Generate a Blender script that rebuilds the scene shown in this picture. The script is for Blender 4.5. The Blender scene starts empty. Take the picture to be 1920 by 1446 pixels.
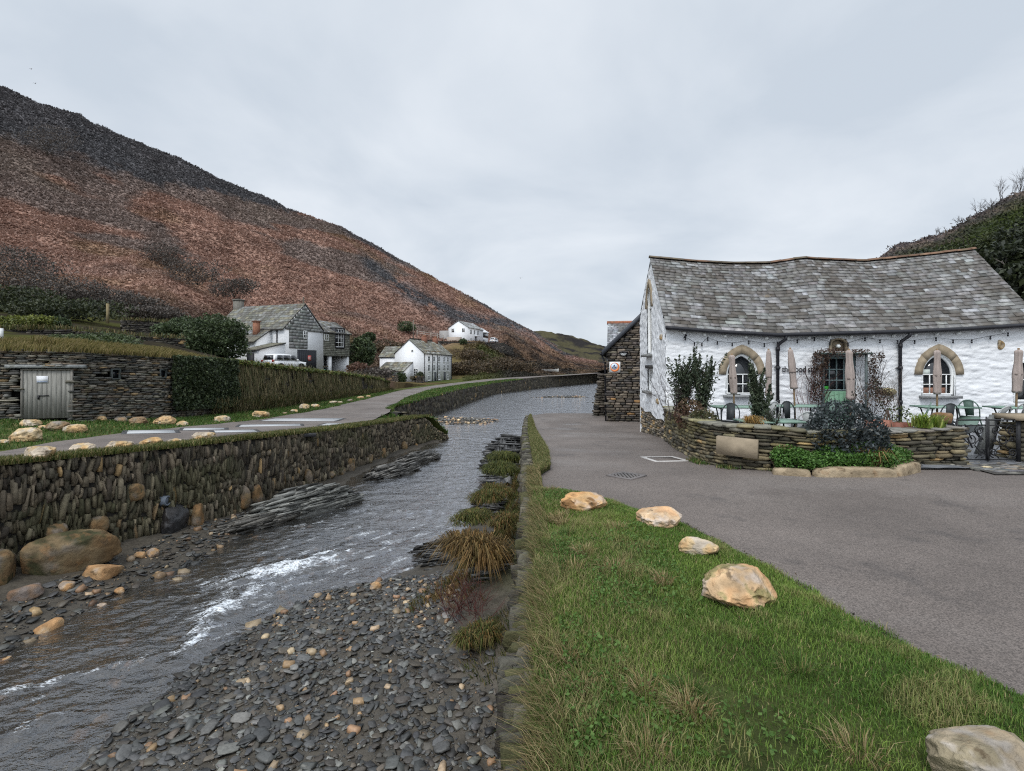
import bpy, math, random
import numpy as np
from mathutils import Vector, Matrix

# ------------------------------------------------------------------ camera, sky, sun, exposure
sc = bpy.context.scene
COL = sc.collection
EYE = 1.75
cd = bpy.data.cameras.new("camera")
cam = bpy.data.objects.new("camera", cd)
COL.objects.link(cam)
cam.location = (0, 0, EYE)
cam.rotation_euler = (math.radians(90), 0, 0)
cd.sensor_width = 36.0
cd.lens = 18.75
cd.shift_y = -(723 - 690) / 1920.0
cd.clip_start = 0.05
cd.clip_end = 6000
sc.camera = cam
sc.view_settings.view_transform = 'Standard'
sc.view_settings.look = 'None'
sc.view_settings.exposure = 0.08
sc.render.engine = 'CYCLES'
sc.cycles.use_denoising = False
sc.cycles.filter_width = 1.15
sc.view_settings.gamma = 1.0

SUN_EL, SUN_AZ = math.radians(52), math.radians(200)
w = bpy.data.worlds.new("World")
sc.world = w
w.use_nodes = True
nt = w.node_tree
nt.nodes.clear()
def wn(t, **k):
    n = nt.nodes.new(t)
    for a, b in k.items():
        setattr(n, a, b)
    return n
out = wn('ShaderNodeOutputWorld')
sky = wn('ShaderNodeTexSky', sky_type='NISHITA', sun_disc=False)
sky.sun_elevation = SUN_EL
sky.sun_rotation = SUN_AZ
bg1 = wn('ShaderNodeBackground'); bg1.inputs[1].default_value = 0.08
nt.links.new(sky.outputs[0], bg1.inputs[0])
tc = wn('ShaderNodeTexCoord')
sep = wn('ShaderNodeSeparateXYZ'); nt.links.new(tc.outputs['Generated'], sep.inputs[0])
addz = wn('ShaderNodeMath', operation='ADD'); addz.inputs[1].default_value = 0.22
mx = wn('ShaderNodeMath', operation='MAXIMUM'); mx.inputs[1].default_value = 0.0
nt.links.new(sep.outputs[2], mx.inputs[0]); nt.links.new(mx.outputs[0], addz.inputs[0])
dx = wn('ShaderNodeMath', operation='DIVIDE'); dy = wn('ShaderNodeMath', operation='DIVIDE')
nt.links.new(sep.outputs[0], dx.inputs[0]); nt.links.new(addz.outputs[0], dx.inputs[1])
nt.links.new(sep.outputs[1], dy.inputs[0]); nt.links.new(addz.outputs[0], dy.inputs[1])
cmb = wn('ShaderNodeCombineXYZ')
nt.links.new(dx.outputs[0], cmb.inputs[0]); nt.links.new(dy.outputs[0], cmb.inputs[1])
nz = wn('ShaderNodeTexNoise'); nz.inputs['Scale'].default_value = 1.3; nz.inputs['Detail'].default_value = 6
nz.inputs['Roughness'].default_value = 0.5; nz.inputs['Distortion'].default_value = 0.35
nt.links.new(cmb.outputs[0], nz.inputs['Vector'])
rp = wn('ShaderNodeValToRGB')
rp.color_ramp.elements[0].position = 0.36; rp.color_ramp.elements[0].color = (0.60, 0.668, 0.75, 1)
rp.color_ramp.elements[1].position = 0.66; rp.color_ramp.elements[1].color = (0.80, 0.85, 0.91, 1)
nt.links.new(nz.outputs[0], rp.inputs[0])
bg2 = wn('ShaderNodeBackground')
# glow added to the unseen sky round the sun, brightening ground and wall
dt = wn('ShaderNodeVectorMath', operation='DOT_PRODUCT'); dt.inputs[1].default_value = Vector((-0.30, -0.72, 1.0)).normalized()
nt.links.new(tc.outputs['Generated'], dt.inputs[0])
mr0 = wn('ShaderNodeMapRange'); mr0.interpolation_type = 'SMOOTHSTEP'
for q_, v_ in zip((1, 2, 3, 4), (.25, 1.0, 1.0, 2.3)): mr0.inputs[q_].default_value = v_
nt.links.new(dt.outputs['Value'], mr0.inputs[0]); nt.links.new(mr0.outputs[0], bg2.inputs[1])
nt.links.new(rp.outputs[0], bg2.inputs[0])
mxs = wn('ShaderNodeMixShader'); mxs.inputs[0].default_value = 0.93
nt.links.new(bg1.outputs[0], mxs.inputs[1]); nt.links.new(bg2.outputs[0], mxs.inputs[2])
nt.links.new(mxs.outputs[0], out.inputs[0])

sl = bpy.data.lights.new("sun", 'SUN')
sl.energy = 1.5
sl.angle = math.radians(14)
sl.color = (1.0, 0.96, 0.9)
so = bpy.data.objects.new("sun", sl)
COL.objects.link(so)
# high soft sun behind the camera, a little to the left
so.rotation_euler = Vector((0.30, 0.72, -1.0)).to_track_quat('-Z', 'Y').to_euler()

# ------------------------------------------------------------------ helpers
RS = np.random.default_rng(11)
random.seed(5)
A = np.array

def hash3(ix, iy, iz, seed):
    h = (ix.astype(np.int64) * 374761393 + iy.astype(np.int64) * 668265263 + iz.astype(np.int64) * 2147483647 + seed * 1274126177) & 0xffffffff
    h = ((h ^ (h >> 13)) * 1274126177) & 0xffffffff
    return ((h ^ (h >> 16)) & 0xffff) / 65535.0

def vnoise(p, seed=0):
    p = np.asarray(p, float)
    i = np.floor(p).astype(np.int64); f = p - i
    f = f * f * (3 - 2 * f)
    r = 0
    for a in (0, 1):
        wa = f[..., 0] if a else 1 - f[..., 0]
        for b in (0, 1):
            wb = f[..., 1] if b else 1 - f[..., 1]
            for c in (0, 1):
                wc = f[..., 2] if c else 1 - f[..., 2]
                r = r + wa * wb * wc * hash3(i[..., 0] + a, i[..., 1] + b, i[..., 2] + c, seed)
    return r

def fbm(p, oct=4, seed=0, gain=0.5):
    p = np.asarray(p, float); s = 0; a = 1; t = 0
    for k in range(oct):
        s = s + a * vnoise(p * 2 ** k + k * 17.3, seed + k); t += a; a *= gain
    return s / t

def sstep(a, b, x):
    t = np.clip((x - a) / (b - a), 0, 1)
    return t * t * (3 - 2 * t)

def lerp(a, b, t):
    return a + (b - a) * t

class MB:
    def __init__(self):
        self.V = []; self.F = []; self.C = []; self.n = 0
    def add(self, V, F, col=(0.5, 0.5, 0.5)):
        V = np.asarray(V, float).reshape(-1, 3)
        self.V.append(V)
        fs = F if isinstance(F, list) and len(F) and isinstance(F[0], np.ndarray) else None
        if fs is None:
            if isinstance(F, np.ndarray): fs = [F]
            else:
                d = {}
                for f in F: d.setdefault(len(f), []).append(f)
                fs = [np.array(x) for x in d.values()]
        for f in fs: self.F.append(np.asarray(f, np.int64) + self.n)
        c = np.asarray(col, float)
        if c.ndim == 1: c = np.tile(c, (len(V), 1))
        self.C.append(c)
        self.n += len(V)
        return self
    def build(self, name, mat, parent=None, smooth=False, label=None, cat=None, group=None, kind=None, local=False):
        V = np.concatenate(self.V) if self.V else np.zeros((0, 3))
        C = np.concatenate(self.C) if self.C else np.zeros((0, 3))
        base = np.zeros(3)
        if parent is None and not local and len(V):
            base = A([V[:, 0].mean(), V[:, 1].mean(), V[:, 2].min()])
            if kind in ('structure',): base[:] = 0
        V = V - base
        me = bpy.data.meshes.new(name)
        me.vertices.add(len(V)); me.vertices.foreach_set('co', V.astype(np.float32).ravel())
        loops = np.concatenate([f.ravel() for f in self.F])
        sizes = np.concatenate([np.full(len(f), f.shape[1]) for f in self.F])
        me.loops.add(len(loops)); me.loops.foreach_set('vertex_index', loops.astype(np.int32))
        me.polygons.add(len(sizes))
        st = np.concatenate([[0], np.cumsum(sizes)[:-1]])
        me.polygons.foreach_set('loop_start', st.astype(np.int32))
        if smooth: me.polygons.foreach_set('use_smooth', np.ones(len(sizes), bool))
        me.update(calc_edges=True)
        at = me.color_attributes.new('Col', 'FLOAT_COLOR', 'POINT')
        at.data.foreach_set('color', np.concatenate([C, np.ones((len(C), 1))], 1).astype(np.float32).ravel())
        if mat is not None: me.materials.append(mat)
        o = bpy.data.objects.new(name, me)
        COL.objects.link(o)
        o.location = base
        if parent is not None:
            o.parent = parent
            o.location = -A(world_loc(parent))
        if label or kind: tag(o, label, cat, group, kind)
        return o

def world_loc(p):
    l = A(p.location)
    if p.parent is not None: l = l + world_loc(p.parent)
    return l

def tag(o, label=None, cat=None, group=None, kind=None):
    if label: o['label'] = label
    if cat: o['category'] = cat
    if group: o['group'] = group
    if kind: o['kind'] = kind
    return o

def thing(name, label, cat, loc=(0, 0, 0), group=None):
    o = bpy.data.objects.new(name, None)
    o.empty_display_size = 0.3
    COL.objects.link(o)
    o.location = loc
    return tag(o, label, cat, group)

def copy_tree(o, parent=None):
    c = o.copy(); COL.objects.link(c); c.parent = parent
    for ch in list(o.children): copy_tree(ch, c)
    return c

# ---- shapes
def box(mb, c, s, col=(.5, .5, .5), R=None, taper=1.0):
    v = A([[x, y, z] for z in (-1, 1) for y in (-1, 1) for x in (-1, 1)], float)
    v[4:, :2] *= taper
    v = v * A(s) / 2
    if R is not None: v = v @ A(R)
    mb.add(v + A(c), A([[0, 2, 3, 1], [4, 5, 7, 6], [0, 1, 5, 4], [2, 6, 7, 3], [1, 3, 7, 5], [0, 4, 6, 2]]), col)
    return mb

def rotz(a):
    c, s = math.cos(a), math.sin(a)
    return A([[c, s, 0], [-s, c, 0], [0, 0, 1.]])

def rot_axis(axis, a):
    return A(Matrix.Rotation(a, 3, Vector(axis))).T

def quad(mb, a, b, c, d, col=(.5, .5, .5)):
    mb.add([a, b, c, d], A([[0, 1, 2, 3]]), col)

def tube(mb, pts, r, n=6, col=(.3, .3, .3), cap=True):
    pts = np.asarray(pts, float); k = len(pts)
    r = np.full(k, r, float) if np.isscalar(r) else np.asarray(r, float)
    T = np.gradient(pts, axis=0); T /= np.linalg.norm(T, axis=1)[:, None] + 1e-9
    up = A([0, 0, 1.]) if abs(T[0, 2]) < 0.9 else A([1., 0, 0])
    V = []
    u = np.cross(T[0], up); u /= np.linalg.norm(u)
    for i in range(k):
        u = u - T[i] * (u @ T[i]); u /= np.linalg.norm(u) + 1e-9
        v = np.cross(T[i], u)
        a = np.arange(n) * 2 * np.pi / n
        V.append(pts[i] + r[i] * (np.cos(a)[:, None] * u + np.sin(a)[:, None] * v))
    V = np.concatenate(V)
    F = []
    for i in range(k - 1):
        for j in range(n):
            F.append([i * n + j, i * n + (j + 1) % n, (i + 1) * n + (j + 1) % n, (i + 1) * n + j])
    F = [A(F)]
    if cap and n > 2:
        F += [A([list(range(n))[::-1]]), A([[(k - 1) * n + j for j in range(n)]])]
    mb.add(V, F, col)
    return mb

def prism(mb, poly, ofs, col=(.5, .5, .5)):
    """poly: (n,3) planar outline; extruded by vector ofs"""
    P = np.asarray(poly, float); n = len(P)
    V = np.concatenate([P, P + A(ofs)])
    F = [A([list(range(n))[::-1]]), A([[n + i for i in range(n)]]), A([[i, (i + 1) % n, n + (i + 1) % n, n + i] for i in range(n)])]
    mb.add(V, F, col)
    return mb

def ring(mb, outer, inner, ofs, col=(.5, .5, .5), closed=True):
    """band between two outlines with equal counts, extruded"""
    O, I = np.asarray(outer, float), np.asarray(inner, float); n = len(O); d = A(ofs)
    V = np.concatenate([O, I, O + d, I + d]); F = []
    m = n if closed else n - 1
    for i in range(m):
        j = (i + 1) % n
        F += [[i, j, n + j, n + i], [2 * n + i, 3 * n + i, 3 * n + j, 2 * n + j], [i, 2 * n + i, 2 * n + j, j], [n + i, n + j, 3 * n + j, 3 * n + i]]
    if not closed:
        F += [[0, n, 3 * n, 2 * n], [n - 1, 3 * n - 1, 4 * n - 1, 2 * n - 1]]
    mb.add(V, A(F), col)
    return mb

def gridmesh(mb, P, col, mask=None):
    """P (r,c,3)"""
    r, c = P.shape[:2]
    I = np.arange(r * c).reshape(r, c)
    F = np.stack([I[:-1, :-1], I[:-1, 1:], I[1:, 1:], I[1:, :-1]], -1).reshape(-1, 4)
    if mask is not None: F = F[mask.ravel()]
    mb.add(P.reshape(-1, 3), F, np.asarray(col).reshape(-1, 3) if np.ndim(col) > 1 else col)
    return mb

_cg = {}
def cubegrid(n):
    if n in _cg: return _cg[n]
    g = np.linspace(-1, 1, n + 1); V = []; idx = {}; F = []
    def vid(p):
        k = tuple(np.round(p, 5))
        if k not in idx: idx[k] = len(V); V.append(p)
        return idx[k]
    for ax in range(3):
        for s in (-1, 1):
            for i in range(n):
                for j in range(n):
                    q = []
                    for (a, b) in ((i, j), (i + 1, j), (i + 1, j + 1), (i, j + 1)):
                        p = [0, 0, 0]; p[ax] = s; p[(ax + 1) % 3] = g[a]; p[(ax + 2) % 3] = g[b]; q.append(vid(p))
                    F.append(q if s > 0 else q[::-1])
    _cg[n] = (A(V, float), A(F))
    return _cg[n]

def stones(mb, C, S, R, col, n=2, p=5, jit=0.08):
    """batch of rounded blocks: centres C, half sizes S, rotation rows R (N,3,3), colours (N,3)"""
    T, F = cubegrid(n)
    T = T / ((np.abs(T) ** p).sum(1) ** (1 / p))[:, None]
    N = len(C)
    V = T[None] * (1 + jit * RS.standard_normal((N, len(T), 1))) + jit * 0.6 * RS.standard_normal((N, len(T), 3))
    V = V * S[:, None, :]
    V = np.einsum('nvi,nij->nvj', V, R) + C[:, None, :]
    FF = (F[None] + (np.arange(N) * len(T))[:, None, None]).reshape(-1, 4)
    cc = np.repeat(col, len(T), 0)
    mb.add(V.reshape(-1, 3), FF, cc)
    return mb

def randrot(N, tilt):
    """rotation matrices: random yaw, limited tilt"""
    yaw = RS.random(N) * 2 * np.pi
    c, s = np.cos(yaw), np.sin(yaw); z = np.zeros(N); o = np.ones(N)
    Rz = np.stack([np.stack([c, s, z], -1), np.stack([-s, c, z], -1), np.stack([z, z, o], -1)], 1)
    a = RS.standard_normal(N) * tilt; c, s = np.cos(a), np.sin(a)
    Rx = np.stack([np.stack([o, z, z], -1), np.stack([z, c, s], -1), np.stack([z, -s, c], -1)], 1)
    a = RS.standard_normal(N) * tilt; c, s = np.cos(a), np.sin(a)
    Ry = np.stack([np.stack([c, z, -s], -1), np.stack([z, o, z], -1), np.stack([s, z, c], -1)], 1)
    return np.einsum('nij,njk,nkl->nil', Rz, Rx, Ry)

def palette(N, cols, wts=None, var=0.18):
    cols = A(cols, float)
    k = RS.choice(len(cols), N, p=None if wts is None else A(wts) / sum(wts))
    return np.clip(cols[k] * (1 + var * RS.standard_normal((N, 1))) * (1 + 0.015 * RS.standard_normal((N, 3))), 0.004, 0.95)

SLATE = [(.045, .042, .038), (.075, .068, .055), (.11, .095, .07), (.06, .062, .06), (.13, .115, .09)]
TAN = (.40, .27, .13)

def resample(path, step):
    P = A(path, float); d = np.linalg.norm(np.diff(P[:, :2], axis=0), axis=1)
    s = np.concatenate([[0], np.cumsum(d)])
    n = max(2, int(s[-1] / step) + 1); q = np.linspace(0, s[-1], n)
    return q, np.stack([np.interp(q, s, P[:, k]) for k in range(P.shape[1])], 1)

def stone_wall(mb, path, side=1, mode='h', sw=(.12, .4), sh=(.05, .12), depth=.22, prot=.03, cols=SLATE, wts=None,
               tan=0.05, core=(.02, .018, .015), holes=None, jit=0.09, p=5, thick=0.45, tancol=TAN, batter=0.0, tilt=0.05, colfn=None):
    """path rows (x, y, ztop, zbot); stones laid on the face looking to `side` (1 = right of travel)"""
    P = A(path, float)
    d = np.linalg.norm(np.diff(P[:, :2], axis=0), axis=1); s = np.concatenate([[0], np.cumsum(d)]); L = s[-1]
    f = lambda q, k: np.interp(q, s, P[:, k])
    H = (P[:, 2] - P[:, 3]).mean()
    C = []; S = []; Rm = []; v = 0.0
    if mode == 'v':
        q0 = 0.0
        while q0 < L:
            cwid = RS.uniform(.14, .7) * max(1, sw[1] / .19); v = -RS.random() * sh[0] * .8
            while v < H:
                h = RS.uniform(*sh) * (1 if RS.random() < .75 else .6); q = q0
                while q < q0 + cwid:
                    ww = sw[0] * (sw[1] / sw[0]) ** (RS.random() ** 1.3); hh = h * RS.uniform(.75, 1.15)
                    cz = v + h / 2 + RS.uniform(-.3, .3) * h
                    if cz < H: C.append((q + ww / 2, cz)); S.append((ww * .54, min(hh * .53, H - cz + .02)))
                    q += ww * .95
                v += h * .95
            q0 += cwid
        v = H
    while v < H * 0.999:
        h = RS.uniform(*sh); h = min(h, max(H - v, .03)); q = -RS.random() * sw[0]
        while q < L:
            ww = RS.uniform(*sw) * (1 if RS.random() < .8 else 1.5)
            hh = h * RS.uniform(.85, 1.12)
            C.append((q + ww / 2, v + h / 2)); S.append((ww * .5, hh * .5)); q += ww * .96
        v += h * .96
    C = A(C); S = A(S); q = np.clip(C[:, 0], 0, L); fr = np.clip(C[:, 1] / H, 0, 1)
    zt, zb = f(q, 2), f(q, 3); z = zb + (zt - zb) * fr
    sc_ = (zt - zb) / H
    e = 0.15
    tx = f(np.clip(q + e, 0, L), 0) - f(np.clip(q - e, 0, L), 0); ty = f(np.clip(q + e, 0, L), 1) - f(np.clip(q - e, 0, L), 1)
    nn = np.hypot(tx, ty) + 1e-9; tx /= nn; ty /= nn
    nx, ny = ty * side, -tx * side
    slope = (f(np.clip(q + e, 0, L), 2) - f(np.clip(q - e, 0, L), 2)) / nn * fr
    X, Y = f(q, 0), f(q, 1)
    N = len(q)
    off = -depth * .5 + RS.uniform(-prot, prot, N) + batter * (1 - fr)
    Cc = np.stack([X + nx * off, Y + ny * off, z], 1)
    keep = np.ones(N, bool)
    if holes is not None: keep = ~holes(C[:, 0], z, S)
    zz = np.zeros(N)
    a = RS.standard_normal(N) * tilt + np.arctan(slope); ca, sa = np.cos(a), np.sin(a)
    ax1 = np.stack([tx * ca, ty * ca, sa], 1); ax3 = np.stack([-tx * sa, -ty * sa, ca], 1); ax2 = np.stack([nx, ny, zz], 1) * -side
    R = np.stack([ax1, ax2, ax3], 1)
    Sz = np.stack([S[:, 0] * .97, np.full(N, depth * .5), S[:, 1] * sc_ * .96], 1)
    col = palette(N, cols, wts)
    tm = RS.random(N) < tan
    col[tm] = A(tancol) * RS.uniform(.6, 1.1, (tm.sum(), 1))
    if colfn is not None: col = colfn(col, C[:, 0], fr)
    stones(mb, Cc[keep], Sz[keep], R[keep], col[keep], n=2, p=p, jit=jit)
    # core behind the stones, near-black as painted shade in the gaps
    qs = np.unique(np.concatenate([np.linspace(0, L, max(4, int(L / .5))), s]))
    def row(z, o):
        tx = f(np.clip(qs + e, 0, L), 0) - f(np.clip(qs - e, 0, L), 0); ty = f(np.clip(qs + e, 0, L), 1) - f(np.clip(qs - e, 0, L), 1)
        nn = np.hypot(tx, ty) + 1e-9
        return np.stack([f(qs, 0) + ty / nn * side * o, f(qs, 1) - tx / nn * side * o, z], 1)
    if core is not None and holes is None:
        zt, zb = f(qs, 2) - .03, f(qs, 3) - .3
        G = np.stack([row(zb, -.07 + batter), row(zt, -.07), row(zt, -thick), row(zb, -thick)], 0)
        gridmesh(mb, G, core)
    return mb

def boulder(mb, c, s, seed=0, col=(.5, .36, .2), res=14, p=2.4, rough=.28, yaw=0, tiltx=0, dark=None):
    T, F = cubegrid(res)
    V = T / ((np.abs(T) ** p).sum(1) ** (1 / p))[:, None]
    n1 = fbm(V * 1.2 + seed * 7.1, 3, seed) - .5; n2 = fbm(V * 4 + seed, 3, seed + 5) - .5
    n3 = np.abs(fbm(V * 2.6 + seed * 2, 3, seed + 7) - .5) if res >= 12 else 0
    V = V * (1 + rough * 1.5 * n1 + rough * .6 * n2 - rough * 1.1 * n3)[:, None]
    # planed facets
    for k in range(4):
        rr = np.random.default_rng(seed * 31 + k); d = rr.standard_normal(3); d /= np.linalg.norm(d)
        t = V @ d; lim = rr.uniform(.62, .85); V = V - np.clip(t - lim, 0, 9)[:, None] * d * .75
    V = V * A(s)
    if tiltx: V = V @ rot_axis((0, 1, 0), tiltx)
    V = V @ rotz(yaw) + A(c)
    m = fbm(V * (2.2 / max(s)) + seed * 3.3, 4, seed + 9)[:, None]; m2 = fbm(V * (1.3 / max(s)) + seed * 1.3, 4, seed + 19)[:, None]
    cc = A(col) * (.6 + .8 * m); cc = lerp(cc, cc * A([1.02, .72, .48]), sstep(.5, .64, m2) * .45); cc = lerp(cc, A([1.08, 1.12, 1.2]) * cc.mean(1, keepdims=True) * 1.12, sstep(.50, .38, m2) * .4)
    if dark is not None: cc = lerp(cc, A(dark), sstep(.52, .66, m))
    mb.add(V, F, cc)
    return mb

def leaves(mb, C, size, col, up=0.3, aspect=.5, bend=True):
    """one diamond leaf per centre"""
    N = len(C); size = np.broadcast_to(size, (N,))
    a = RS.standard_normal((N, 3)); a /= np.linalg.norm(a, axis=1)[:, None]
    nrm = RS.standard_normal((N, 3)); nrm[:, 2] = np.abs(nrm[:, 2]) + up
    b = np.cross(a, nrm); b /= np.linalg.norm(b, axis=1)[:, None] + 1e-9
    a = a * size[:, None]; b = b * (size * aspect)[:, None]
    V = np.stack([C - a, C - b, C + a, C + b], 1).reshape(-1, 3)
    F = np.arange(4 * N).reshape(N, 4)
    mb.add(V, F, np.repeat(col, 4, 0) if np.ndim(col) > 1 else col)
    return mb

def leafcloud(mb, c, r, n, size, cols, shell=.5, lump=.35, up=.3, aspect=.5, seed=0, zmin=None, var=.25):
    d = RS.standard_normal((n, 3)); d /= np.linalg.norm(d, axis=1)[:, None]
    rad = RS.random(n) ** (1 / 3 * (1 - shell) + .02)
    lum = 1 + lump * 2 * (fbm(d * 2.2 + seed * 5.7, 3, seed) - .5)
    P = A(c) + d * (rad * lum)[:, None] * A(r)
    if zmin is not None: P = P[P[:, 2] > zmin]
    k = vnoise(P * (2.5 / max(r)) * 1.5 + seed, seed + 3)
    k = np.clip(k + .3 * RS.standard_normal(len(P)), 0, 1)[:, None]
    cc = lerp(A(cols[0]), A(cols[1]), k) * (1 + var * RS.standard_normal((len(P), 1)))
    leaves(mb, P, size * RS.uniform(.6, 1.3, len(P)), np.clip(cc, .003, 1), up, aspect)
    return mb

def blades(mb, P, h, wd, lean, col, tipcol=None):
    N = len(P); h = np.broadcast_to(h, (N,)); wd = np.broadcast_to(wd, (N,))
    yaw = RS.random(N) * 2 * np.pi
    sx = np.stack([np.cos(yaw), np.sin(yaw), np.zeros(N)], 1) * wd[:, None] * .5
    ln = np.asarray(lean, float)
    if ln.ndim < 2: ln = np.stack([np.cos(yaw + 1.57 + RS.standard_normal(N) * .6), np.sin(yaw + 1.57 + RS.standard_normal(N) * .6), np.zeros(N)], 1) * np.broadcast_to(ln, (N,))[:, None]
    up = A([0, 0, 1.])
    mid = P + ln * (h * .35)[:, None] + up * (h * .6)[:, None]
    tip = P + ln * h[:, None] + up * (h * (1 - .25 * np.linalg.norm(ln, axis=1)))[:, None]
    V = np.stack([P - sx, P + sx, mid + sx * .7, mid - sx * .7, tip], 1).reshape(-1, 3)
    b = (np.arange(N) * 5)[:, None]
    F = [np.concatenate([b, b + 1, b + 2, b + 3], 1), np.concatenate([b + 3, b + 2, b + 4], 1)]
    mb.add(V, F, np.repeat(col, 5, 0) if np.ndim(col) > 1 else col)
    return mb

def twigs(mb, base, length, r, dirv, depth=3, nb=4, spread=.7, col=(.06, .045, .04), rnd=None, n=3, grav=0.0):
    rnd = rnd or random
    pts = [A(base, float)]; d = A(dirv, float); d /= np.linalg.norm(d)
    k = 4
    for i in range(k):
        d = d + A([rnd.gauss(0, .12), rnd.gauss(0, .12), rnd.gauss(0, .08) - grav]); d /= np.linalg.norm(d)
        pts.append(pts[-1] + d * length / k)
    tube(mb, pts, np.linspace(r, r * .45, k + 1), n, col, cap=False)
    if depth > 0:
        for i in range(nb):
            t = rnd.uniform(.35, 1.0); j = min(k - 1, int(t * k)); p = pts[j] + (pts[j + 1] - pts[j]) * (t * k - j)
            dd = d + A([rnd.gauss(0, spread), rnd.gauss(0, spread), rnd.gauss(0, spread * .6)])
            twigs(mb, p, length * rnd.uniform(.45, .7), r * .5, dd, depth - 1, nb, spread, col, rnd, n, grav)
    return mb

# ---- materials
def nmat(name):
    m = bpy.data.materials.new(name); m.use_nodes = True
    return m, m.node_tree, m.node_tree.nodes['Principled BSDF']

def gmat(name, col=None, n1=(3, .5), patch=None, patch2=None, bump=((20, .4),), rough=.85, spec=.3, metal=0, stretch=(1, 1, 1), trans=0.0,
         speck=None, detail=5, bdist=.02, wet=None):
    """generic procedural surface; colour from attribute Col when col is None"""
    m, t, bs = nmat(name)
    L = t.links.new
    N = t.nodes.new
    tcn = N('ShaderNodeTexCoord'); mp = N('ShaderNodeMapping'); mp.inputs['Scale'].default_value = stretch
    L(tcn.outputs['Object'], mp.inputs[0])
    def noise(scale, det=detail, rg=.6):
        n = N('ShaderNodeTexNoise'); n.inputs['Scale'].default_value = scale; n.inputs['Detail'].default_value = det
        n.inputs['Roughness'].default_value = rg; L(mp.outputs[0], n.inputs['Vector']); return n.outputs['Fac']
    def rng(src, a, b, c, d):
        n = N('ShaderNodeMapRange'); n.inputs[1].default_value = a; n.inputs[2].default_value = b; n.inputs[3].default_value = c; n.inputs[4].default_value = d
        L(src, n.inputs[0]); return n.outputs[0]
    if col is None:
        at = N('ShaderNodeAttribute'); at.attribute_name = 'Col'; cs = at.outputs['Color']
    else:
        rgb = N('ShaderNodeRGB'); rgb.outputs[0].default_value = (*col, 1); cs = rgb.outputs[0]
    if n1:
        mul = N('ShaderNodeVectorMath'); mul.operation = 'SCALE'
        L(cs, mul.inputs[0]); L(rng(noise(n1[0]), .28, .72, 1 - n1[1], 1 + n1[1]), mul.inputs['Scale']); cs = mul.outputs[0]
    for pt in (patch, patch2):
        if pt:  # (scale, threshold, width, colour, amount)
            mixn = N('ShaderNodeMix'); mixn.data_type = 'RGBA'
            L(rng(noise(pt[0]), pt[1], pt[1] + pt[2], 0, pt[4]), mixn.inputs[0]); L(cs, mixn.inputs[6])
            mixn.inputs[7].default_value = (*pt[3], 1); cs = mixn.outputs[2]
    if speck:  # (scale, amount)
        vo = N('ShaderNodeTexVoronoi'); vo.inputs['Scale'].default_value = speck[0]; L(mp.outputs[0], vo.inputs['Vector'])
        hs = N('ShaderNodeSeparateColor'); L(vo.outputs['Color'], hs.inputs[0])
        mul = N('ShaderNodeVectorMath'); mul.operation = 'SCALE'; L(cs, mul.inputs[0])
        L(rng(hs.outputs[0], 0, 1, 1 - speck[1], 1 + speck[1]), mul.inputs['Scale']); cs = mul.outputs[0]
    L(cs, bs.inputs['Base Color'])
    bs.inputs['Roughness'].default_value = rough; bs.inputs['Specular IOR Level'].default_value = spec; bs.inputs['Metallic'].default_value = metal
    if wet:
        L(rng(noise(wet[0]), wet[1], wet[1] + .15, rough, wet[2]), bs.inputs['Roughness'])
    prev = None
    for b in bump or ():
        bn = N('ShaderNodeBump'); bn.inputs['Strength'].default_value = b[1]; bn.inputs['Distance'].default_value = b[2] if len(b) > 2 else bdist
        L(noise(b[0], 6), bn.inputs['Height'])
        if prev: L(prev, bn.inputs['Normal'])
        prev = bn.outputs[0]
    if prev: L(prev, bs.inputs['Normal'])
    if trans:
        tr = N('ShaderNodeBsdfTranslucent'); L(cs, tr.inputs[0]); mxn = N('ShaderNodeMixShader'); mxn.inputs[0].default_value = trans
        L(bs.outputs[0], mxn.inputs[1]); L(tr.outputs[0], mxn.inputs[2])
        L(mxn.outputs[0], t.nodes['Material Output'].inputs[0])
    return m

M_STONE = gmat('slate_stone', None, (9, .35), patch=(1.3, .58, .12, (.062, .060, .030), .4), bump=((25, .7, .03), (120, .4, .008)), rough=.8)
M_STONE_DRY = gmat('dry_stone', None, (9, .35), patch=(2.2, .6, .12, (.16, .14, .05), .4), bump=((30, .5, .02),), rough=.85)
M_WET = gmat('wet_rock', None, (7, .45), bump=((18, .6, .03), (70, .4, .01)), rough=.35, spec=.5)
M_PEB = gmat('pebble', None, (25, .3), bump=((60, .35, .006),), rough=.5, spec=.45)
M_BOULD = gmat('quartz_boulder', None, (5, .4), patch=(3.2, .55, .12, (.30, .16, .07), .5), patch2=(7, .585, .06, (.09, .062, .036), .75), bump=((5, .7, .06), (16, .6, .025), (60, .6, .01)), rough=.85, spec=.2)
M_LEAF = gmat('leaf', None, None, bump=None, rough=.5, spec=.35, trans=.25)
M_GRASS = gmat('grass_blade', None, None, bump=None, rough=.6, spec=.25, trans=.3)
M_TWIG = gmat('twig', None, None, bump=None, rough=.9, spec=.1)
M_SOIL = gmat('soil', None, (4, .4), bump=((15, .6, .05), (60, .4, .02)), rough=.95, spec=.1)
M_ASPH = gmat('asphalt', (.140, .118, .105), (.55, .25), patch=(.28, .50, .2, (.18, .162, .15), .75), patch2=(1.0, .58, .10, (.075, .066, .062), .65), speck=(120, .45), bump=((140, .7, .008), (35, .4, .012)), rough=.75, spec=.35, wet=(.45, .54, .42))
M_WHITE = gmat('white_limewash', (.80, .81, .82), (2.2, .07), patch=(1.1, .56, .2, (.58, .58, .54), .5), patch2=(7, .68, .05, (.40, .38, .34), .45), bump=((10, .25, .02), (45, .25, .006)), rough=.75, spec=.2)
M_BLACK = gmat('black_paint', (.018, .018, .022), (8, .3), bump=((30, .1),), rough=.45)
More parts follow.
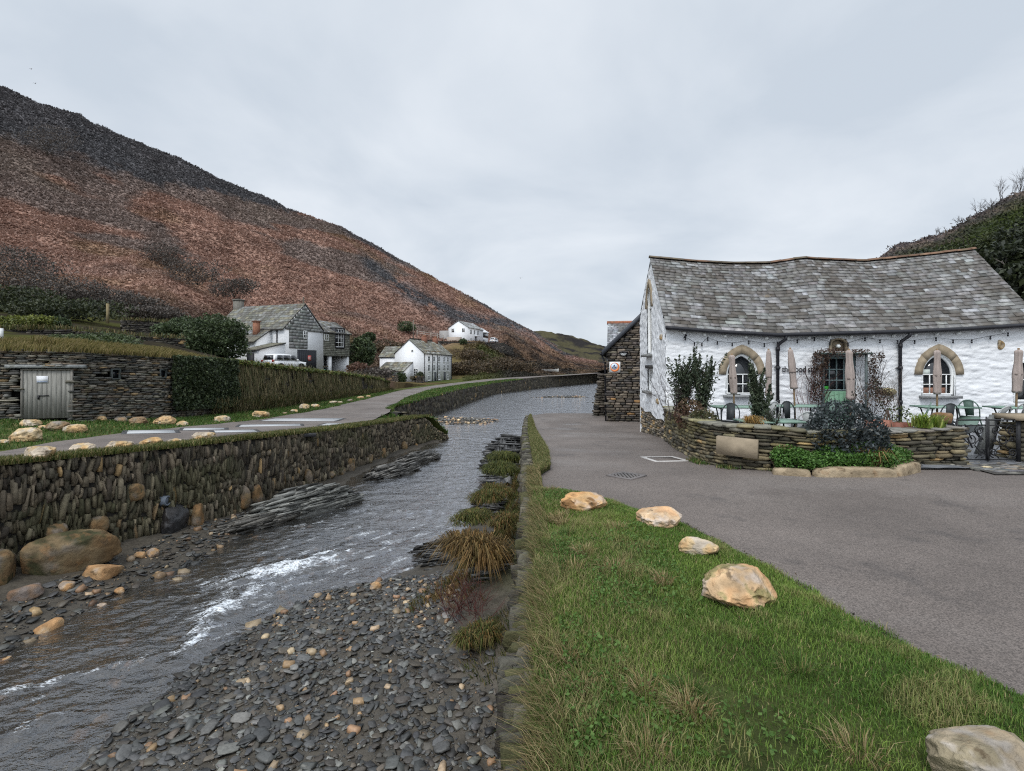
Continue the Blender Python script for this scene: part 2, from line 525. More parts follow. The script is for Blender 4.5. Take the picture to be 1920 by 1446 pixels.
M_GLASS = gmat('window_glass', (.012, .014, .017), None, bump=((2.5, .05, .02),), rough=.06, spec=.6)
M_WPAINT = gmat('white_paint', (.78, .79, .78), (10, .06), bump=((40, .1, .003),), rough=.5)
M_IRON = gmat('iron', (.016, .016, .018), (20, .4), bump=((60, .2, .004),), rough=.5)
M_COL = gmat('painted', None, (12, .12), bump=((50, .1, .004),), rough=.55)
M_WOOD = gmat('weathered_wood', None, (3, .3), stretch=(9, 9, .8), bump=((12, .4, .008),), rough=.85, spec=.15)
M_ROOF = gmat('roof_slate', None, (8, .35), patch=(1.5, .475, .09, (.080, .068, .054), .6), patch2=(2.6, .66, .06, (.19, .14, .07), .5), detail=8, bump=((22, .5, .012), (90, .4, .005)), rough=.7, spec=.3)
M_RIDGE = gmat('ridge_clay', None, (5, .35), patch=(3, .55, .1, (.12, .10, .06), .6), bump=((30, .4, .01),), rough=.85)
M_SAND = gmat('arch_stone', (.30, .245, .175), (5, .25), patch=(3, .56, .15, (.16, .13, .09), .5), bump=((40, .4, .006),), rough=.9, spec=.1)

# ------------------------------------------------------------------ ground levels (metres; road by the camera = 0)
def ray(px, py, Y):
    return A([(px - 960) / 1000 * Y, Y, EYE - (py - 690) / 1000 * Y])
def zR(Y): return np.interp(Y, [-20, 9, 14, 21.5, 27, 33, 40], [0, 0, -.3, -.82, -.97, -1.05, -1.1])
def zLane(Y): return np.interp(Y, [-20, 9, 14, 20, 26, 35, 45, 62, 95, 117, 145, 180, 260], [0, 0, -.22, -.58, -.9, -1.06, -1.0, -.85, -.95, -.5, -.2, .2, .4])
LEX = ([-20, 0, 5, 9.2, 10.4, 12, 13.5, 18.5, 26, 29.5, 30.5, 33, 36, 45, 62, 85, 95, 117, 145, 180, 260],
       [-15, -11, -9.8, -8.9, -8.4, -7.7, -7.2, -6.3, -5.4, -4.3, -3.6, -5.0, -8.5, -7.6, -6.2, -4, -2.85, 4.7, 14.5, 31.5, 75])
def edgeL(Y): return np.interp(Y, *LEX)
def wl(Y): return np.interp(Y, [0, 15, 30, 45, 100, 300], [-2.1, -2.15, -2.3, -2.5, -2.75, -2.8])
def zL(X, Y):
    X = np.asarray(X, float); Y = np.asarray(Y, float)
    z = zLane(Y) + .05 * np.clip(-X - 10.8, 0, 9) * np.clip((70 - Y) / 20, 0, 1)
    z = z + .07 * sstep(2.2, .3, edgeL(Y) - X) * (Y < 29)
    s = sstep(-9.2, -4.2, X) * sstep(29.2, 31.2, Y) * sstep(37.5, 35, Y)
    return lerp(z, -2.35, s)
def ground_hit(px, py, zf, y0=3, y1=260):
    Y = np.geomspace(y0, y1, 6000); X = (px - 960) / 1000 * Y; Z = EYE - (py - 690) / 1000 * Y
    g = zf(X, Y); k = np.argmax(Z <= g) if (Z <= g).any() else -1
    return A([X[k], Y[k], g[k]])
def GL(px, py): return ground_hit(px, py, zL)
def GR(px, py): return ground_hit(px, py, lambda X, Y: zR(Y), 1.5)
RWX = ([-20, 2.3, 5.6, 9, 20, 28, 31], [.0, .06, .2, .28, .5, .75, .95])
def edgeR(Y): return np.interp(Y, *RWX)
# water's edges
def wEL(Y): return np.interp(Y, [0, 3, 5, 7.2, 8.4, 10, 12, 15, 18, 23, 30, 36], [-8.6, -8.2, -7.3, -6.95, -6.85, -6.6, -6.35, -6.0, -5.8, -5.35, -3.9, -9])
def wER(Y): return np.interp(Y, [0, 3.5, 5.1, 5.9, 7.3, 8.2, 9.2, 9.7, 10.7, 12, 14.3, 19, 27, 38], [-4.6, -4.4, -4.15, -4.2, -4.05, -3.75, -3.2, -2.3, -1.75, -1.3, -.85, -.35, -.1, 1.5])
def bed(X, Y):
    X, Y = np.broadcast_arrays(np.asarray(X, float), np.asarray(Y, float))
    W = wl(Y); a, b = wEL(Y), wER(Y)
    u = (X - a) / (b - a)
    z = W - .30 * np.clip(4 * u * (1 - u), 0, 1) ** .7
    z = np.where(u < 0, W + np.minimum(.16 * (a - X), .42), z)
    hb = np.interp(Y, [0, 5, 6, 7, 8, 10, 14, 20, 26, 30], [-2.0, -1.95, -1.75, -1.55, -1.35, -1.15, -1.05, -1.35, -1.9, -2.3])
    t = np.clip((X - b) / np.maximum(edgeR(Y) - b, .1), 0, 1.2)
    zr = W + .02 + .10 * np.clip(X - b, 0, 1.3) + np.clip(hb - W - .12, 0, 3) * sstep(.45, 1.0, t) ** 1.3
    z = np.where(u > 1, zr, z)
    # gravel islands further down
    isl = np.exp(-(((X + 4.5) / 5.5) ** 2 + ((Y - 42) / 4.5) ** 2) * 1.2)
    z = np.where(Y > 30, np.maximum(W - .5 + isl * .75, np.where(X < edgeL(Y) + .5, W - .2, -9)), z)
    isl2 = np.exp(-(((X - 7) / 7) ** 2 + ((Y - 80) / 3.0) ** 2)) + np.exp(-(((X - 13) / 7) ** 2 + ((Y - 66) / 2) ** 2))
    z = np.where(Y > 55, W - .5 + isl2 * .62, z)
    n = fbm(np.stack([X * 1.1, Y * 1.1, 0 * X], -1), 4, 3) - .5
    z = z + n * (.16 + .25 * sstep(.6, 1, t) * (X > b))
    return np.where(Y > 36, np.minimum(z, W + .25), z)
# ================================================================== SETTING
# ---- river bed and the ground sheet that reaches the horizon
g = MB()
G = 3000
quad(g, (-G, -G, -4.2), (G, -G, -4.2), (G, G, -4.2), (-G, G, -4.2), (.09, .08, .06))
g.build('ground', M_SOIL, kind='structure')

ys = np.concatenate([np.arange(1.5, 14, .07), np.arange(14, 50, .16), np.arange(50, 130, .8), np.arange(130, 300, 4)])
U = np.concatenate([np.linspace(0, .12, 10), np.linspace(.13, 1, 190)])
Yg = np.repeat(ys[:, None], len(U), 1)
xr = np.where(ys < 31, edgeR(ys) + .25, np.interp(ys, [31, 34, 60, 120, 300], [1.2, 9, 30, 60, 120]))
xl = np.where(ys < 29, edgeL(ys) - .4, edgeL(ys) - 6)
Xg = xl[:, None] + (xr - xl)[:, None] * U[None]
Zg = bed(Xg, Yg)
P = np.stack([Xg, Yg, Zg], -1)
nn = fbm(P * 1.3, 4, 21)[..., None]; hi = sstep(.05, .45, Zg - wl(Yg))[..., None]
bc = lerp(A([.055, .046, .034]), A([.10, .088, .07]), nn) * lerp(.75, 1.0, hi)
moss = sstep(.5, .62, fbm(P * .9, 3, 8))[..., None] * sstep(.55, .9, Zg - wl(Yg))[..., None]
bc = lerp(bc, A([.05, .058, .018]), moss * .8)
gridmesh(mb := MB(), P, bc)
M_BED = gmat('river_bed_mud', None, (8, .35), bump=((14, .5, .04), (60, .5, .015)), rough=.6, spec=.4)
mb.build('river_bed', M_BED, smooth=True, kind='structure')

# ---- water
def foam(X, Y):
    """broken white water where the stream runs over its shallow steps"""
    f = np.zeros_like(X)
    spots = [(-4.45, 10.25, 1.0, .42, .6), (-5.0, 9.9, .55, .35, .5), (-3.85, 11.0, .6, .3, .6), (-4.62, 8.3, .26, .65, .15), (-4.45, 7.55, .13, .45, .1), (-5.15, 6.9, .6, .13, .6),
             (-6.0, 6.4, 1.0, .10, .6), (-5.4, 5.45, .8, .09, .75), (-6.6, 6.05, .5, .08, .6), (-5.6, 6.25, .35, .07, .6), (-5.1, 5.9, .3, .06, .6), (-3.4, 12.6, .5, .12, .3), (-2.9, 14.5, .6, .14, .2), (-4.6, 9.3, .3, .5, .3), (-2.6, 11.5, .7, .15, .5), (-3.8, 11.0, .8, .15, .5)]
    wts = [1.3, 1.05, .85, 1.2, 1.0, .45, .4, .48, .36, .36, .4, .38, .4, .75, .36, .36]
    for (x, y, a, b, th), wv in zip(spots, wts):
        c, s = math.cos(th), math.sin(th); dx_, dy_ = X - x, Y - y
        u, v = dx_ * c + dy_ * s, -dx_ * s + dy_ * c
        f = np.maximum(f, wv * np.exp(-((u / a) ** 2 + (v / b) ** 2)))
    return f
ys = np.concatenate([np.arange(2.5, 14, .05), np.arange(14, 40, .12), np.arange(40, 130, .7), np.geomspace(130, 420, 40)])
U = np.linspace(0, 1, 190)
Yg = np.repeat(ys[:, None], len(U), 1)
xl = np.interp(ys, [0, 31, 36, 60, 420], [-11, -7, -12, -10, -4]); xl = np.minimum(xl, edgeL(ys) - .3)
xr = np.where(ys < 30, np.minimum(edgeR(ys), 1.0), np.interp(ys, [30, 34, 60, 120, 420], [1.0, 9, 32, 75, 320]))
Xg = xl[:, None] + (xr - xl)[:, None] * U[None]
# flow coordinates
ang = .95
fu, fv = Xg * math.cos(ang) + Yg * math.sin(ang), -Xg * math.sin(ang) + Yg * math.cos(ang)
F0 = foam(Xg, Yg)
amp = np.interp(ys, [2, 14, 30, 60], [1, .9, .6, 0])[:, None]
wv = (fbm(np.stack([fu * 2.2, fv * 5.5, 0 * fu], -1), 3, 4) - .5) * .045 + (fbm(np.stack([Xg * 7, Yg * 9, 0 * fu], -1), 2, 14) - .5) * .022
rough_f = (fbm(np.stack([Xg * 9, Yg * 9, 0 * Xg], -1), 3, 31) - .4) * .14 * F0
Zg = wl(Yg) + wv * amp + rough_f + F0 * .05
P = np.stack([Xg, Yg, Zg], -1)
fn = fbm(np.stack([fu * 5, fv * 11, 0 * fu], -1), 4, 51)
fc = np.clip((F0 * 1.2 + (fn - .5) * 2.8 - .66) * 1.1, 0, .9) * (F0 > .04)
# small crests of foam along the riffle
riff = np.clip((fbm(np.stack([fu * 3.2, fv * 8, 0 * fu], -1), 3, 61) - .66) * 7, 0, 1) * np.exp(-((Yg - 11.2) / 3.2) ** 2) * sstep(-5.8, -4.5, Xg) * .55
fc = np.maximum(fc, riff)
gridmesh(mb := MB(), P, np.stack([fc, fc, fc], -1))
m, t, bs = nmat('river_water'); L = t.links.new; N = t.nodes.new
geo = N('ShaderNodeNewGeometry')
mp = N('ShaderNodeMapping'); mp.inputs['Rotation'].default_value = (0, 0, -ang); mp.inputs['Scale'].default_value = (.55, 1.15, 1)
L(geo.outputs['Position'], mp.inputs[0])
b1 = N('ShaderNodeTexNoise'); b1.inputs['Scale'].default_value = 6; b1.inputs['Detail'].default_value = 4; b1.inputs['Roughness'].default_value = .62; L(mp.outputs[0], b1.inputs['Vector'])
b2 = N('ShaderNodeTexNoise'); b2.inputs['Scale'].default_value = 1.3; b2.inputs['Detail'].default_value = 3; L(mp.outputs[0], b2.inputs['Vector'])
bp = N('ShaderNodeBump'); bp.inputs['Strength'].default_value = .55; bp.inputs['Distance'].default_value = .075; L(b1.outputs[0], bp.inputs['Height'])
bp2 = N('ShaderNodeBump'); bp2.inputs['Strength'].default_value = .5; bp2.inputs['Distance'].default_value = .2; L(b2.outputs[0], bp2.inputs['Height']); L(bp.outputs[0], bp2.inputs['Normal'])
lw = N('ShaderNodeLayerWeight'); lw.inputs['Blend'].default_value = .5; L(bp2.outputs[0], lw.inputs['Normal'])
pw = N('ShaderNodeMath'); pw.operation = 'POWER'; pw.inputs[1].default_value = 2.35; L(lw.outputs['Facing'], pw.inputs[0])
frm = N('ShaderNodeMath'); frm.operation = 'MULTIPLY_ADD'; frm.inputs[1].default_value = .93; frm.inputs[2].default_value = .03; L(pw.outputs[0], frm.inputs[0])
gl = N('ShaderNodeBsdfGlossy'); gl.inputs['Roughness'].default_value = .06; gl.inputs['Color'].default_value = (.93, .95, 1, 1); L(bp2.outputs[0], gl.inputs['Normal'])
tr = N('ShaderNodeBsdfTransparent'); tr.inputs['Color'].default_value = (.72, .65, .54, 1)
df = N('ShaderNodeBsdfDiffuse'); df.inputs['Color'].default_value = (.095, .094, .086, 1)
mt = N('ShaderNodeMixShader'); mt.inputs[0].default_value = .22; L(tr.outputs[0], mt.inputs[1]); L(df.outputs[0], mt.inputs[2])
mg = N('ShaderNodeMixShader'); L(frm.outputs[0], mg.inputs[0]); L(mt.outputs[0], mg.inputs[1]); L(gl.outputs[0], mg.inputs[2])
at = N('ShaderNodeAttribute'); at.attribute_name = 'Col'
fz = N('ShaderNodeTexNoise'); fz.inputs['Scale'].default_value = 38; fz.inputs['Detail'].default_value = 5; fz.inputs['Roughness'].default_value = .7; L(mp.outputs[0], fz.inputs['Vector'])
mr = N('ShaderNodeMapRange'); mr.inputs[1].default_value = .36; mr.inputs[2].default_value = .62; mr.inputs[3].default_value = -.8; mr.inputs[4].default_value = .36; L(fz.outputs[0], mr.inputs[0])
ad = N('ShaderNodeMath'); ad.operation = 'ADD'; L(at.outputs['Fac'], ad.inputs[0]); L(mr.outputs[0], ad.inputs[1])
gt = N('ShaderNodeMath'); gt.operation = 'GREATER_THAN'; gt.inputs[1].default_value = .04; L(at.outputs['Fac'], gt.inputs[0])
mlt = N('ShaderNodeMath'); mlt.operation = 'MULTIPLY'; mlt.use_clamp = True; L(ad.outputs[0], mlt.inputs[0]); L(gt.outputs[0], mlt.inputs[1])
fd = N('ShaderNodeBsdfDiffuse'); fd.inputs['Color'].default_value = (.74, .78, .82, 1)
mf = N('ShaderNodeMixShader'); L(mlt.outputs[0], mf.inputs[0]); L(mg.outputs[0], mf.inputs[1]); L(fd.outputs[0], mf.inputs[2])
L(mf.outputs[0], t.nodes['Material Output'].inputs[0])
mb.build('river', m, smooth=True, kind='structure')

# ---- left bank ground with its lane
ys = np.concatenate([np.arange(-8, 40, .35), np.arange(40, 120, 1.2), np.arange(120, 262, 3)])
U = 1 - np.geomspace(1, 61, 90)[::-1] / 60 + 1 / 60
U = (U - U.min()) / (U.max() - U.min())
Yg = np.repeat(ys[:, None], len(U), 1)
xe = edgeL(ys) - .06
Xg = (xe - 70)[:, None] + 70 * U[None]
Zg = zL(Xg, Yg) + (fbm(np.stack([Xg * .9, Yg * .9, 0 * Xg], -1), 3, 2) - .5) * .06
P = np.stack([Xg, Yg, Zg], -1)
n1 = fbm(P * .6, 4, 5)[..., None]; n2 = fbm(P * 2.3, 3, 6)[..., None]
gc = lerp(A([.035, .062, .014]), A([.075, .085, .022]), n1); gc = lerp(gc, A([.15, .115, .05]), sstep(.56, .70, n2) * .6)
gridmesh(mb := MB(), P, gc)
mb.build('left_bank', M_SOIL, smooth=True, kind='structure')

LANE_L = [(-12.2, 3), (-11.6, 8), (-11.0, 11.3), (-12.0, 15.5), (-12.3, 19), (-12.4, 25), (-12.3, 33), (-12.3, 46), (-12.6, 60), (-10.6, 94), (-5.5, 110), (3, 127), (14, 147), (32, 183), (62, 240)]
LANE_R = [(-9.9, 3), (-9.9, 8), (-9.35, 9.8), (-8.3, 12), (-7.65, 14.5), (-7.35, 19), (-6.9, 25), (-7.3, 30), (-9.3, 46), (-9.5, 60), (-7.2, 88), (-4.2, 100), (4.8, 120.5), (15, 141), (32.5, 178), (63, 234)]
def lane_z(X, Y):
    a = np.interp(Y, [p[1] for p in LANE_L], [p[0] for p in LANE_L]); b = np.interp(Y, [p[1] for p in LANE_R], [p[0] for p in LANE_R])
    u = np.clip((X - a) / (b - a), 0, 1)
    return zLane(Y) + .05 * np.clip(-X - 10.8, 0, 9) * np.clip((70 - Y) / 20, 0, 1) + .045 + .2 * u * (1 - u)
def ribbon(name, Lp, Rp, zf, mat, lift=.012, nx=14, step=.5, kind='structure'):
    ys = np.concatenate([np.arange(Lp[0][1], 60, step), np.arange(60, 234, 2.5)])
    a = np.interp(ys, [p[1] for p in Lp], [p[0] for p in Lp]); b = np.interp(ys, [p[1] for p in Rp], [p[0] for p in Rp])
    a = a + (vnoise(np.stack([ys * .9, 0 * ys, 0 * ys], -1), 4) - .5) * .25; b = b + (vnoise(np.stack([ys * .9, 0 * ys + 9, 0 * ys], -1), 4) - .5) * .2
    X = a[:, None] + (b - a)[:, None] * np.linspace(0, 1, nx)[None]
    Y = np.repeat(ys[:, None], nx, 1)
    camber = .05 * 4 * np.linspace(0, 1, nx) * (1 - np.linspace(0, 1, nx))
    Z = zf(X, Y) + lift + camber[None] + .025
    mb = MB(); gridmesh(mb, np.stack([X, Y, Z], -1), (.2, .2, .2))
    return mb.build(name, mat, smooth=True, kind=kind)
ribbon('lane', LANE_L, LANE_R, lambda X, Y: zLane(Y) + .05 * np.clip(-X - 10.8, 0, 9) * np.clip((70 - Y) / 20, 0, 1), M_ASPH, lift=.02)

# ---- right hand road (asphalt apron in front of the cottage)
ys = np.concatenate([np.arange(-12, 12, .3), np.arange(12, 33.01, .3)])
U = np.linspace(0, 1, 80) ** 1.5
Yg = np.repeat(ys[:, None], len(U), 1)
x0 = np.where(ys < 31, edgeR(ys) + .12, edgeR(31) + (ys - 31) * .6)
Xg = x0[:, None] + 60 * U[None]
def road_z(X, Y):
    X, Y = np.broadcast_arrays(np.asarray(X, float), np.asarray(Y, float))
    return zR(Y) + (fbm(np.stack([X * .25, Y * .25, 0 * X], -1), 2, 9) - .5) * .05
Zg = road_z(Xg, Yg)
P = np.stack([Xg, Yg, Zg], -1)
P = np.concatenate([P, (P[-1:] + A([0, .05, -1.6]))], 0)
gridmesh(mb := MB(), P, (.15, .15, .15))
mb.build('road', M_ASPH, smooth=True, kind='structure')

# ---- grass verge on the right
VE = ([-12, 0, 1.5, 2.8, 3.27, 3.8, 4.55, 5.22, 5.93, 6.86, 7.2, 7.5], [3.6, 3.4, 3.15, 2.69, 2.44, 2.3, 2.22, 2.04, 1.88, 1.2, .85, .4])
def verge_z(X, Y):
    e = np.interp(Y, *VE); 
    return zR(Y) + .012 + .11 * np.clip((e - X) / .5, 0, 1) ** .6 + .05 * (fbm(np.stack([X * 2.2, Y * 2.2, 0 * X], -1), 3, 12) - .5) * np.clip((e - X) / .3, 0, 1) - .03 * sstep(.45, .2, X - edgeR(Y))
ys = np.arange(-6, 7.5, .08); U = np.linspace(0, 1, 60)
Yg = np.repeat(ys[:, None], len(U), 1); a = edgeR(ys) + .08; e = np.interp(ys, *VE)
Xg = a[:, None] + np.maximum(e - a, .02)[:, None] * U[None]
P = np.stack([Xg, Yg, verge_z(Xg, Yg)], -1)
n1 = fbm(P * 1.5, 4, 15)[..., None]
gridmesh(mb := MB(), P, lerp(A([.030, .052, .012]), A([.062, .068, .024]), n1))
mb.build('grass_verge', M_SOIL, smooth=True, kind='structure')
SE = ([8.3, 9.2, 12, 20, 26, 31], [.35, .66, .82, .95, 1.05, 1.1])
ys = np.arange(8.3, 31, .15)
Yg = np.repeat(ys[:, None], 8, 1); a = edgeR(ys) + .12
Xg = a[:, None] + np.maximum(np.interp(ys, *SE) - a, .02)[:, None] * np.linspace(0, 1, 8)[None]
Zg = zR(Yg) + .02 + .04 * np.sin(np.linspace(0, 1, 8) * np.pi)[None] * np.ones_like(Yg)
P2 = np.stack([Xg, Yg, Zg], -1)
gridmesh(mb := MB(), P2, lerp(A([.03, .045, .01]), A([.06, .06, .02]), fbm(P2 * 2, 3, 3)[..., None]))
mb.build('grass_strip', M_SOIL, smooth=True, kind='structure')

# dark ragged margin where the turf meets the tarmac
ys = np.arange(-3, 7.45, .05); e = np.interp(ys, *VE); wv_ = fbm(np.stack([ys * 3, 0 * ys, 0 * ys], -1), 4, 77)
a, b = e - .12, e + .02 + .22 * np.clip(wv_ - .4, 0, 1)
Xg = a[:, None] + (b - a)[:, None] * np.linspace(0, 1, 5)[None]; Yg = np.repeat(ys[:, None], 5, 1)
gridmesh(mb := MB(), np.stack([Xg, Yg, road_z(Xg, Yg) + .006 - .012 * np.linspace(0, 1, 5)[None] ** 4], -1), (.035, .03, .026))
mb.build('verge_margin', M_SOIL, smooth=True, kind='structure')
# grass blades
def grasscol(P, seed=0):
    a = fbm(np.stack([P[:, 0] * 1.1, P[:, 1] * 1.1, 0 * P[:, 0]], -1), 3, 40 + seed)
    b = fbm(np.stack([P[:, 0] * 3.1, P[:, 1] * 3.1, 0 * P[:, 0]], -1), 3, 44 + seed)
    c = lerp(A([.062, .135, .020]), A([.195, .275, .055]), np.clip((a - .3) * 2.2 + .25 * RS.standard_normal(len(P)), 0, 1)[:, None])
    straw = np.clip((b - .58) * 6, 0, .8) * RS.random(len(P)) + (RS.random(len(P)) < .05)
    c = lerp(c, A([.34, .27, .135]), np.clip(straw, 0, 1)[:, None])
    return np.clip(c * (1 + .22 * RS.standard_normal((len(P), 1))), .004, .6), np.clip((b - .5) * 4, 0, 1)
def scatter_verge(n, y0, y1):
    Y = y0 + (y1 - y0) * RS.random(n) ** 1.25; a = edgeR(Y) + .03; e = np.interp(Y, *VE)
    e = e + .3 * (fbm(np.stack([Y * 3.1, 0 * Y, 0 * Y], -1), 4, 55) - .45)
    X = a + (e - a + .03) * RS.random(n)
    k = X > edgeR(Y) + .02
    X, Y = X[k], Y[k]
    return np.stack([X, Y, verge_z(X, Y) - .01], 1)
mb = MB()
P = scatter_verge(170000, 1.6, 7.5)
c, lush = grasscol(P)
bare = fbm(np.stack([P[:, 0] * 1.9, P[:, 1] * 1.9, 0 * P[:, 0]], -1), 3, 91)
keep = (bare < .70) | (RS.random(len(P)) < .25)
# thicker and longer toward the wall and in tufts
wallside = sstep(1.3, .5, P[:, 0] - edgeR(P[:, 1]))
h = (.021 + .030 * RS.random(len(P))) * (1 + .8 * lush + .5 * wallside)
dry = wallside * (RS.random(len(P)) < .38)
c = lerp(c, A([.32, .26, .13]) * RS.uniform(.6, 1.2, (len(P), 1)), (dry * .75)[:, None])
blades(mb, P[keep], h[keep], (.003 + .0012 * P[:, 1] / 3)[keep], RS.uniform(.2, .9, keep.sum()), c[keep])
# dead and green grass lolling over the wall's coping
n = 15000; Y = 1.8 + 7 * RS.random(n) ** 1.1; pat = fbm(np.stack([Y * 2.2, 0 * Y, 0 * Y], -1), 3, 33); X = edgeR(Y) + RS.uniform(.03, .2, n)
k = RS.random(n) < np.clip((pat - .36) * 4, 0.05, 1); Q = np.stack([X, Y, zR(Y) + .02], 1)[k]; n = len(Q)
blades(mb, Q, RS.uniform(.07, .22, n), .0035 + .0006 * Q[:, 1], np.stack([-RS.uniform(.2, 1.25, n), RS.normal(0, .45, n), 0 * Q[:, 0]], 1), palette(n, [(.30, .235, .12), (.20, .15, .07), (.085, .12, .03), (.13, .13, .045)], [3, 2, 2.5, 2]))
# muddy, leaf-littered margin between turf and tarmac
Y = RS.uniform(1.6, 7.3, 2600); X = np.interp(Y, *VE) + np.abs(RS.standard_normal(2600)) * .045 - .02
Q = np.stack([X, Y, zR(Y) + .022], 1)
leaves(mb, Q, RS.uniform(.006, .016, len(Q)), palette(len(Q), [(.045, .035, .025), (.09, .065, .04), (.03, .026, .022), (.20, .14, .08)], [4, 2, 3, 1]), up=3)
# straw tufts and rank clumps
for k in range(28):
    yy = RS.uniform(2.0, 7.2); xx = edgeR(yy) + .22 + RS.random() ** 2.2 * 1.7
    if xx > np.interp(yy, *VE) - .08: continue
    n = 130; a = RS.random(n) * 6.28; rr = RS.random(n) ** .7 * RS.uniform(.05, .13)
    q = np.stack([xx + rr * np.cos(a), yy + rr * np.sin(a), 0 * a], 1); q[:, 2] = verge_z(q[:, 0], q[:, 1]) - .005
    st = RS.random() < .55
    blades(mb, q, RS.uniform(.06, .13, n), .0032 + .0004 * yy, np.stack([np.cos(a), np.sin(a), 0 * a], 1) * RS.uniform(.3, 1.1, (n, 1)) + A([-.25, -.15, 0]), palette(n, [(.36, .28, .15), (.27, .20, .09), (.12, .13, .04)] if st else [(.05, .10, .02), (.10, .15, .04), (.28, .22, .1)], [3, 2, 1.2]))
# clover like ground leaves near the wall
n = 9000
Y = RS.uniform(2.2, 7.4, n); X = edgeR(Y) + .2 + RS.random(n) ** 1.6 * 1.0
k = (fbm(np.stack([X * 2.4, Y * 2.4, 0 * X], -1), 3, 71) > .5) & (X < np.interp(Y, *VE))
Q = np.stack([X, Y, verge_z(X, Y) + RS.uniform(.01, .06, n)], 1)[k]
leaves(mb, Q, RS.uniform(.008, .016, len(Q)), np.clip(lerp(A([.05, .11, .02]), A([.12, .2, .05]), RS.random((len(Q), 1))), 0, 1), up=1.2, aspect=.7)
# the strip along the far wall top
n = 26000; Y = 8.3 + 22.6 * RS.random(n) ** 1.5; a = edgeR(Y) + .1; X = a + (np.interp(Y, *SE) - a) * RS.random(n)
k = X > a - .02
Q = np.stack([X, Y, zR(Y) + .06], 1)[k]
c = palette(len(Q), [(.085, .10, .028), (.13, .14, .045), (.22, .185, .085)], [3, 3, 2])
blades(mb, Q, RS.uniform(.04, .09, len(Q)), .005 + .001 * Q[:, 1], RS.uniform(.3, 1, len(Q)), c)
mb.build('grass', M_GRASS, kind='stuff')

# left bank grass: verge by the old wall, wall top, bank by the far quay
mb = MB()
def lawn(n, y0, y1, xa, xb, h, wk, cols, wts, pw=1.4, lift=0.0):
    Y = y0 + (y1 - y0) * RS.random(n) ** pw; a, b = xa(Y), xb(Y)
    X = a + (b - a) * RS.random(n)
    Q = np.stack([X, Y, zL(X, Y) + lift], 1)
    m_ = fbm(Q * .8, 3, 17)[:, None]
    blades(mb, Q, RS.uniform(*h, n), .004 + wk * Y, RS.uniform(.2, 1, n), palette(n, cols, wts) * (.55 + .9 * m_))
GR3 = [(.045, .095, .016), (.075, .13, .026), (.20, .165, .07)]
lx = lambda Y: np.interp(Y, [p[1] for p in LANE_L], [p[0] for p in LANE_L])
rx = lambda Y: np.interp(Y, [p[1] for p in LANE_R], [p[0] for p in LANE_R])
shedx = lambda Y: np.interp(Y, [14, 18.2, 19.6, 20.2, 24, 38, 57, 62], [-30, -21, -18.8, -16.6, -15.9, -15.2, -14.2, -14.5])
lawn(42000, 12, 60, lambda Y: shedx(Y) + .1, lambda Y: lx(Y) + .05, (.06, .12), .0011, GR3, [4, 3, .8], 1.5)
lawn(36000, 8.2, 29, lambda Y: np.maximum(rx(Y), edgeL(Y) - .95) - .02, lambda Y: edgeL(Y) + .06, (.06, .17), .0010, [(.05, .07, .016), (.09, .10, .025), (.22, .18, .08)], [3, 3, 2], 1.3)
lawn(26000, 29.5, 110, lambda Y: rx(Y), lambda Y: edgeL(Y), (.12, .3), .0015, GR3, [4, 3, .8], 1.2)
mb.build('lawn', M_GRASS, kind='stuff')

# ---- hills
def pchip_cols(K, T, n):
    """K (k,3) knots -> n points with smooth monotone-ish interpolation"""
    K = A(K, float); s = np.concatenate([[0], np.cumsum(np.linalg.norm(np.diff(K, axis=0), axis=1))]); s /= s[-1]
    s = .5 * s + .5 * np.linspace(0, 1, len(K))
    d = np.diff(K, axis=0) / np.diff(s)[:, None]
    mm = np.zeros_like(K)
    for i in range(1, len(K) - 1):
        mm[i] = np.where(d[i - 1] * d[i] > 0, 2 * d[i - 1] * d[i] / (d[i - 1] + d[i] + 1e-12), 0)
    mm[0], mm[-1] = d[0], d[-1]
    q = np.linspace(0, 1, n); i = np.clip(np.searchsorted(s, q) - 1, 0, len(K) - 2)
    h = (s[i + 1] - s[i]); t = ((q - s[i]) / h)[:, None]; h = h[:, None]
    return (2 * t ** 3 - 3 * t ** 2 + 1) * K[i] + (t ** 3 - 2 * t ** 2 + t) * h * mm[i] + (-2 * t ** 3 + 3 * t ** 2) * K[i + 1] + (t ** 3 - t ** 2) * h * mm[i + 1]

